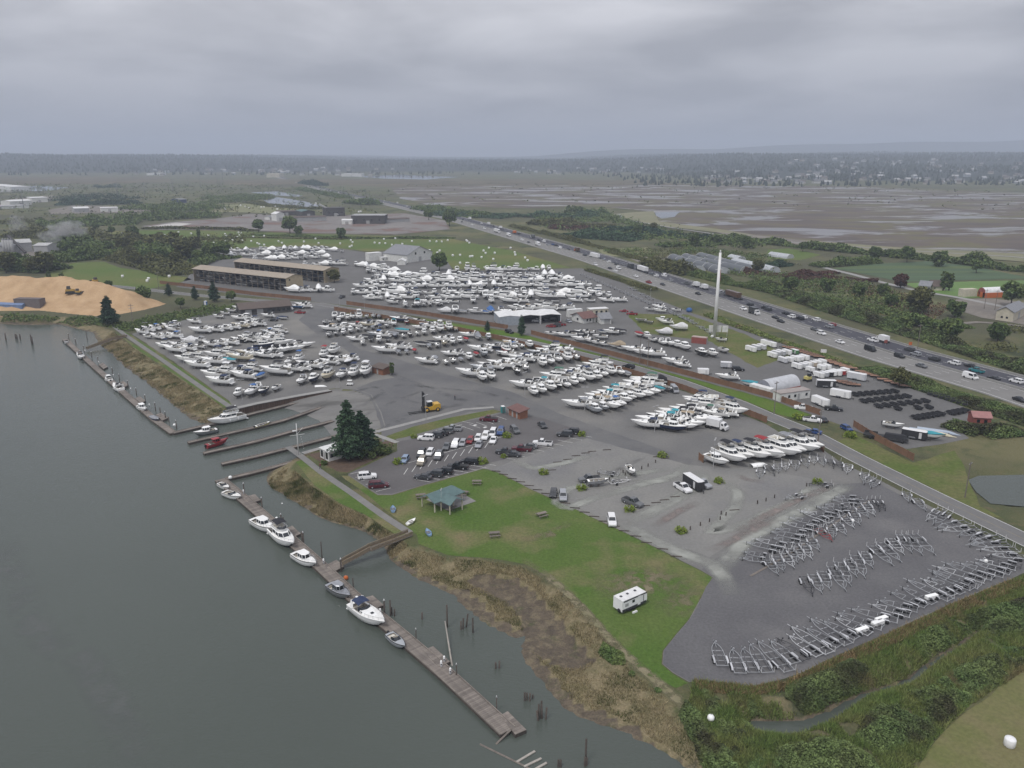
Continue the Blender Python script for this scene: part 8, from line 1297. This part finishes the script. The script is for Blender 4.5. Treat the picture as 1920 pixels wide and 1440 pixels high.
for i, (pts, w_, h, m, n) in enumerate([([(1450, 545), (1540, 560), (1640, 580), (1760, 610)], 12, 5, LEAF, 8000), ([(1640, 600), (1720, 612), (1800, 610)], 16, 7, LEAF, 7000), ([(1480, 525), (1560, 522), (1640, 527)], 10, 4.5, LEAFR, 5000), ([(1400, 513), (1480, 518), (1560, 512)], 12, 6, LEAFR, 5500), ([(1440, 500), (1470, 497)], 16, 8, PINE, 2500), ([(1530, 500), (1600, 496), (1640, 492)], 14, 8, LEAF, 4000), ([(1360, 447), (1440, 457), (1560, 470), (1680, 482)], 14, 9, LEAF, 8000), ([(1680, 482), (1780, 490), (1880, 505), (2000, 515)], 18, 12, LEAF, 9000), ([(1240, 462), (1300, 460), (1400, 455)], 20, 9, LEAF, 6000), ([(1140, 430), (1220, 440), (1320, 448)], 26, 10, PINE, 8000), ([(1060, 440), (1140, 447), (1195, 450)], 40, 10, FIR, 9000), ([(1040, 428), (1100, 432)], 24, 9, LEAFR, 2500), ([(1000, 420), (1080, 424), (1150, 428)], 30, 11, LEAFO, 6000), ([(980, 405), (1060, 408), (1120, 402)], 50, 9, FIR, 7000), ([(1075, 400), (1120, 398)], 40, 16, LEAF, 3500), ([(790, 392), (840, 398), (900, 408)], 40, 12, LEAF, 4500), ([(830, 402), (960, 408)], 60, 8, FIR, 5000),
        ([(660, 380), (700, 384)], 40, 16, LEAF, 3000), ([(560, 355), (600, 362), (650, 372)], 30, 12, LEAF, 3500), ([(570, 344), (605, 349)], 40, 18, PINE, 2500), ([(500, 370), (440, 378), (380, 382)], 40, 9, LEAF, 4000), ([(600, 392), (520, 388), (470, 380)], 30, 6, LEAFO, 3500), ([(480, 441), (640, 447), (850, 447)], 8, 3, LEAF, 5000), ([(355, 450), (480, 446), (640, 449)], 6, 2, LEAFO, 2500), ([(270, 429), (420, 430), (480, 433)], 10, 4, LEAFO, 2500),
        ([(0, 500), (60, 505), (100, 508)], 30, 12, LEAF, 8000), ([(0, 548), (50, 540), (125, 535)], 8, 6, LEAF, 7000), ([(110, 490), (160, 485), (200, 482)], 28, 12, LEAF, 7000), ([(200, 480), (250, 488), (300, 500), (350, 515)], 34, 11, LEAFO, 11000), ([(240, 470), (300, 478), (350, 485)], 40, 15, LEAF, 9000), ([(230, 458), (300, 462), (345, 468)], 40, 17, LEAFO, 7000), ([(360, 500), (390, 487), (440, 482)], 20, 9, LEAF, 5000), ([(100, 460), (150, 462), (195, 468)], 40, 14, LEAF, 6000), ([(20, 440), (100, 442), (190, 448)], 60, 14, LEAFO, 7000), ([(80, 425), (180, 420), (260, 418)], 70, 15, LEAF, 7000), ([(260, 412), (330, 408), (400, 405)], 70, 14, LEAF, 6000), ([(255, 390), (330, 392), (390, 395)], 90, 16, LEAF, 6000), ([(112, 384), (180, 383), (260, 382)], 50, 14, PINE, 4500), ([(380, 372), (440, 372), (480, 366)], 80, 10, LEAF, 4000), ([(120, 378), (160, 372), (250, 374)], 60, 16, PINE, 3000), ([(180, 352), (225, 351)], 60, 14, PINE, 1500), ([(0, 420), (60, 415)], 60, 8, LEAFO, 2000)]): hedge('woodland' if h > 7 else 'hedge', pts, w_, h * .8, m, int(n * (1.3 if i < 26 else .85)), 60 + i, (.6 + h * .05 + (0 if pts[0][1] > 470 else .5)) * .68, .05)
# single trees one can tell apart in the left woods and along the fields, then loose scrub over the plain
rt = random.Random(9)
for k, (x, y) in enumerate([(232, 472), (246, 484), (262, 466), (275, 490), (290, 476), (302, 492), (318, 480), (330, 498), (344, 486), (258, 500), (205, 470), (190, 482), (170, 476), (150, 488), (125, 480), (60, 512), (30, 506), (12, 512), (85, 512), (350, 472), (372, 492), (395, 486), (420, 484), (300, 455), (325, 458), (250, 450), (210, 440), (180, 432), (140, 436), (100, 446), (640, 448), (560, 440), (1195, 440), (1225, 436), (1300, 462), (1345, 458), (1400, 466), (1505, 472), (1640, 486), (1700, 492), (1760, 500), (1830, 512), (1550, 548), (1610, 560), (1670, 575), (1540, 600) if False else (1720, 590), (1480, 548), (1655, 555), (1420, 512), (1870, 640), (1780, 640)]):
    b = rt.choice(BM[:3]); tr_(b, x, y, f"{('dark green', 'olive', 'low spreading')[BM.index(b)]} tree in the mixed woods {'beside the chip pile field' if x < 700 else 'beyond the highway'}", rt.uniform(1.0, 1.7), 'woodland trees')
def scrub(poly, n, h, m, seed, size): P_ = scatter(ZP(poly), n, seed); k = fbm(P_, .03, 4, seed) > .5; P_ = P_[k]; r = np.random.RandomState(seed); C = np.repeat(P_, 5, 0) + r.normal(size=(len(P_) * 5, 2)) * size * 1.3; Z_ = np.abs(r.normal(size=len(C))) * h * .5 + .1; tag(link('field_scrub', leaf_mesh('field_scrub', np.column_stack([C, Z_]), size * r.uniform(.5, 1.2, len(C)), m, .4, seed)), kind='stuff')
for i, (poly, n, h, m, sz) in enumerate([([(1120, 470), (1300, 465), (1440, 480), (1560, 515), (1720, 560), (1740, 600), (1600, 585), (1440, 530), (1250, 490)], 5200, 2.2, LEAF, .6), ([(1120, 470), (1300, 465), (1440, 480), (1560, 515), (1720, 560), (1740, 600), (1600, 585), (1440, 530), (1250, 490)], 2600, 2.0, LEAFO, .55), ([(1460, 536), (1640, 538), (1790, 575), (1740, 606), (1560, 570)], 2600, 1.5, LEAFR, .4), ([(1000, 400), (1120, 395), (1220, 425), (1440, 460), (1400, 470), (1150, 450), (1010, 425)], 3600, 4, LEAF, 1.2), ([(0, 345), (480, 345), (740, 360), (700, 400), (300, 415), (0, 440)], 1900, 3, LEAFO, 1.6), ([(0, 345), (480, 345), (740, 360), (700, 400), (300, 415), (0, 440)], 1100, 5, LEAF, 1.7), ([(740, 345), (1500, 345), (1920, 360), (1920, 400), (1300, 385), (760, 375)], 500, 3, LEAFO, 1.8), ([(100, 500), (200, 440), (480, 440), (420, 480), (360, 515), (220, 500)], 2500, 3, LEAFO, .9), ([(1740, 600), (1960, 620), (1960, 700), (1760, 640)], 1500, 2, LEAFO, .5)]): scrub(poly, n, h, m, 90 + i, sz)
# distant forest on the plateau and hills, and its houses
r = np.random.RandomState(3); nF = 30000; yy = 2000 + 6500 * r.rand(nF) ** 1.4; xx = r.uniform(-.75, .75, nF) * yy; P_ = np.column_stack([xx, yy]); hz2 = hill_z(P_); dens = fbm(P_, 1 / 260., 3, 4); edge = np.where(xx > 350, (yy > 2000 + .12 * xx), yy > 3250); keep = edge & ((hz2 > 4) | (r.rand(nF) < .25)) & ((dens > .40) | (yy > 4200)); P_, hz2 = P_[keep], hz2[keep]; n = len(P_); hh = r.uniform(8, 18, n); rad = hh * r.uniform(.16, .34, n); V = []; k = 6
a = 2 * np.pi * np.arange(k) / k; ringv = np.stack([np.cos(a), np.sin(a)], 1); base = np.column_stack([P_, hz2])
low = np.concatenate([P_[:, None, :] + ringv[None] * rad[:, None, None] * r.uniform(.7, 1.3, (n, k, 1)), np.broadcast_to((hz2 + hh * .15)[:, None, None], (n, k, 1))], 2); mid = np.concatenate([P_[:, None, :] + ringv[None] * (rad * r.uniform(.45, .95, n))[:, None, None], np.broadcast_to((hz2 + hh * .6)[:, None, None], (n, k, 1))], 2); top = np.column_stack([P_, hz2 + hh])[:, None, :]
V = np.concatenate([low, mid, top], 1).reshape(-1, 3); F3 = []
for i in range(k): j = (i + 1) % k; F3 += [(i, j, k + j), (i, k + j, k + i), (k + i, k + j, 2 * k)]
F3 = (np.array(F3)[None] + (np.arange(n) * (2 * k + 1))[:, None, None]).reshape(-1, 3)
tag(link('forest', np_mesh('forest', V, F3, mat('distant_forest', (.022, .032, .02), (.035, .042, .024), rough=.95, scale=.004, island=.3, spec=.05))), kind='stuff')
def on_hill(px, py):
    lo = pix(px, py, 0) if py > 296 else None; d = 1500.0; u = (px - 960) / FPX; v = (720 - py) / FPX; c, s = math.cos(PITCH), math.sin(PITCH); dx, dy, dz = u, c + v * s, -s + v * c
    t = np.arange(1500, 7000, 8) / dy; Q = np.column_stack([dx * t, dy * t]); z = CAM_H + dz * t; k = np.where(z <= hill_z(Q))[0]
    return (float(Q[k[0], 0]), float(Q[k[0], 1]), float(z[k[0]])) if len(k) else None
HP = []
for wc, rc in (((.5, .5, .48), (.15, .15, .155)), ((.4, .37, .32), (.12, .1, .09)), ((.34, .36, .38), (.4, .4, .4))):
    p = Proto(); b = MB(); b.box(0, 0, -1, 13, 9, 6.2); p.part('wall', b, cmat(f'far_wall_{len(HP)}', wc)); rf = MB().loft([[(-7, -5.2, 5), (-7, 0, 8.2), (-7, 5.2, 5)], [(7, -5.2, 5), (7, 0, 8.2), (7, 5.2, 5)]], close=True, sm=False); p.part('roof', rf, cmat(f'far_roof_{len(HP)}', rc)); HP.append(p)
rr = random.Random(5); pts = []
for x0, x1, y0, y1, n in ((1330, 1920, 318, 346, 95), (1480, 1920, 300, 318, 45), (1320, 1480, 330, 346, 22), (960, 1260, 316, 328, 34), (380, 560, 318, 330, 28), (560, 760, 316, 330, 22), (250, 350, 320, 330, 6)):
    for i in range(n): pts.append((rr.uniform(x0, x1), rr.uniform(y0, y1)))
for x, y in pts:
    q = on_hill(x, y)
    if not q: continue
    k = rr.randrange(3); ph = 'on the wooded hillside' if x > 1300 else 'at the foot of distant woods' if x > 900 else 'in the distant town'
    place(HP[k], 'house', q, rr.uniform(-.5, .6), f"{('white house with grey roof', 'cream house with brown roof', 'grey house with pale roof')[k]} {ph}", 'house', 'distant houses', sc=rr.uniform(.9, 1.5))
# far blue ridges beyond the haze
rg = []
for j, (y, h) in enumerate(((9200, 0), (10200, 1), (11600, 0))): rg.append([(x, y, h * (60 + 190 * max(0, min(1, (x - 300) / 3600)) * (.85 + .3 * noise.noise((x / 1500, 3, 0))) + 70 * max(0, noise.noise((x / 2600, 1, 0)))) - 2) for x in range(-8000, 8001, 320)])
structure(MB().loft(rg, close=False).obj('far_ridge', mat('ridge_woods', (.03, .04, .035), (.04, .05, .04), rough=.95, scale=.002)))
# ------------------------------------------------------------------ look-alikes in one row: say which one, counted from a thing one can find
ORD = 'first second third fourth fifth sixth seventh eighth ninth tenth eleventh twelfth thirteenth fourteenth fifteenth sixteenth seventeenth eighteenth nineteenth twentieth'.split()
ORD += ['twenty-' + w_ for w_ in ORD[:9]] + ['thirtieth']
fam = {}
for o in list(scn.objects):
    if o.parent is None and 'label' in o and 'group' in o: fam.setdefault((o['group'], o['label']), []).append(o)
for (g, lb), L in fam.items():
    if not 2 <= len(L) <= 30 or g in ('distant houses', 'distant power pylons', 'wrapped bales in the fields') or len(lb.split()) > 12: continue
    if g == 'vehicles on the highway': ref, L2 = 'sawmill', sorted(L, key=lambda o: -o.location.y)
    else: ref, L2 = 'river', sorted(L, key=lambda o: o.location.x * .77 + o.location.y * .64)
    for i, o in enumerate(L2): o['label'] = f'{lb}, {ORD[i]} such from {ref}'
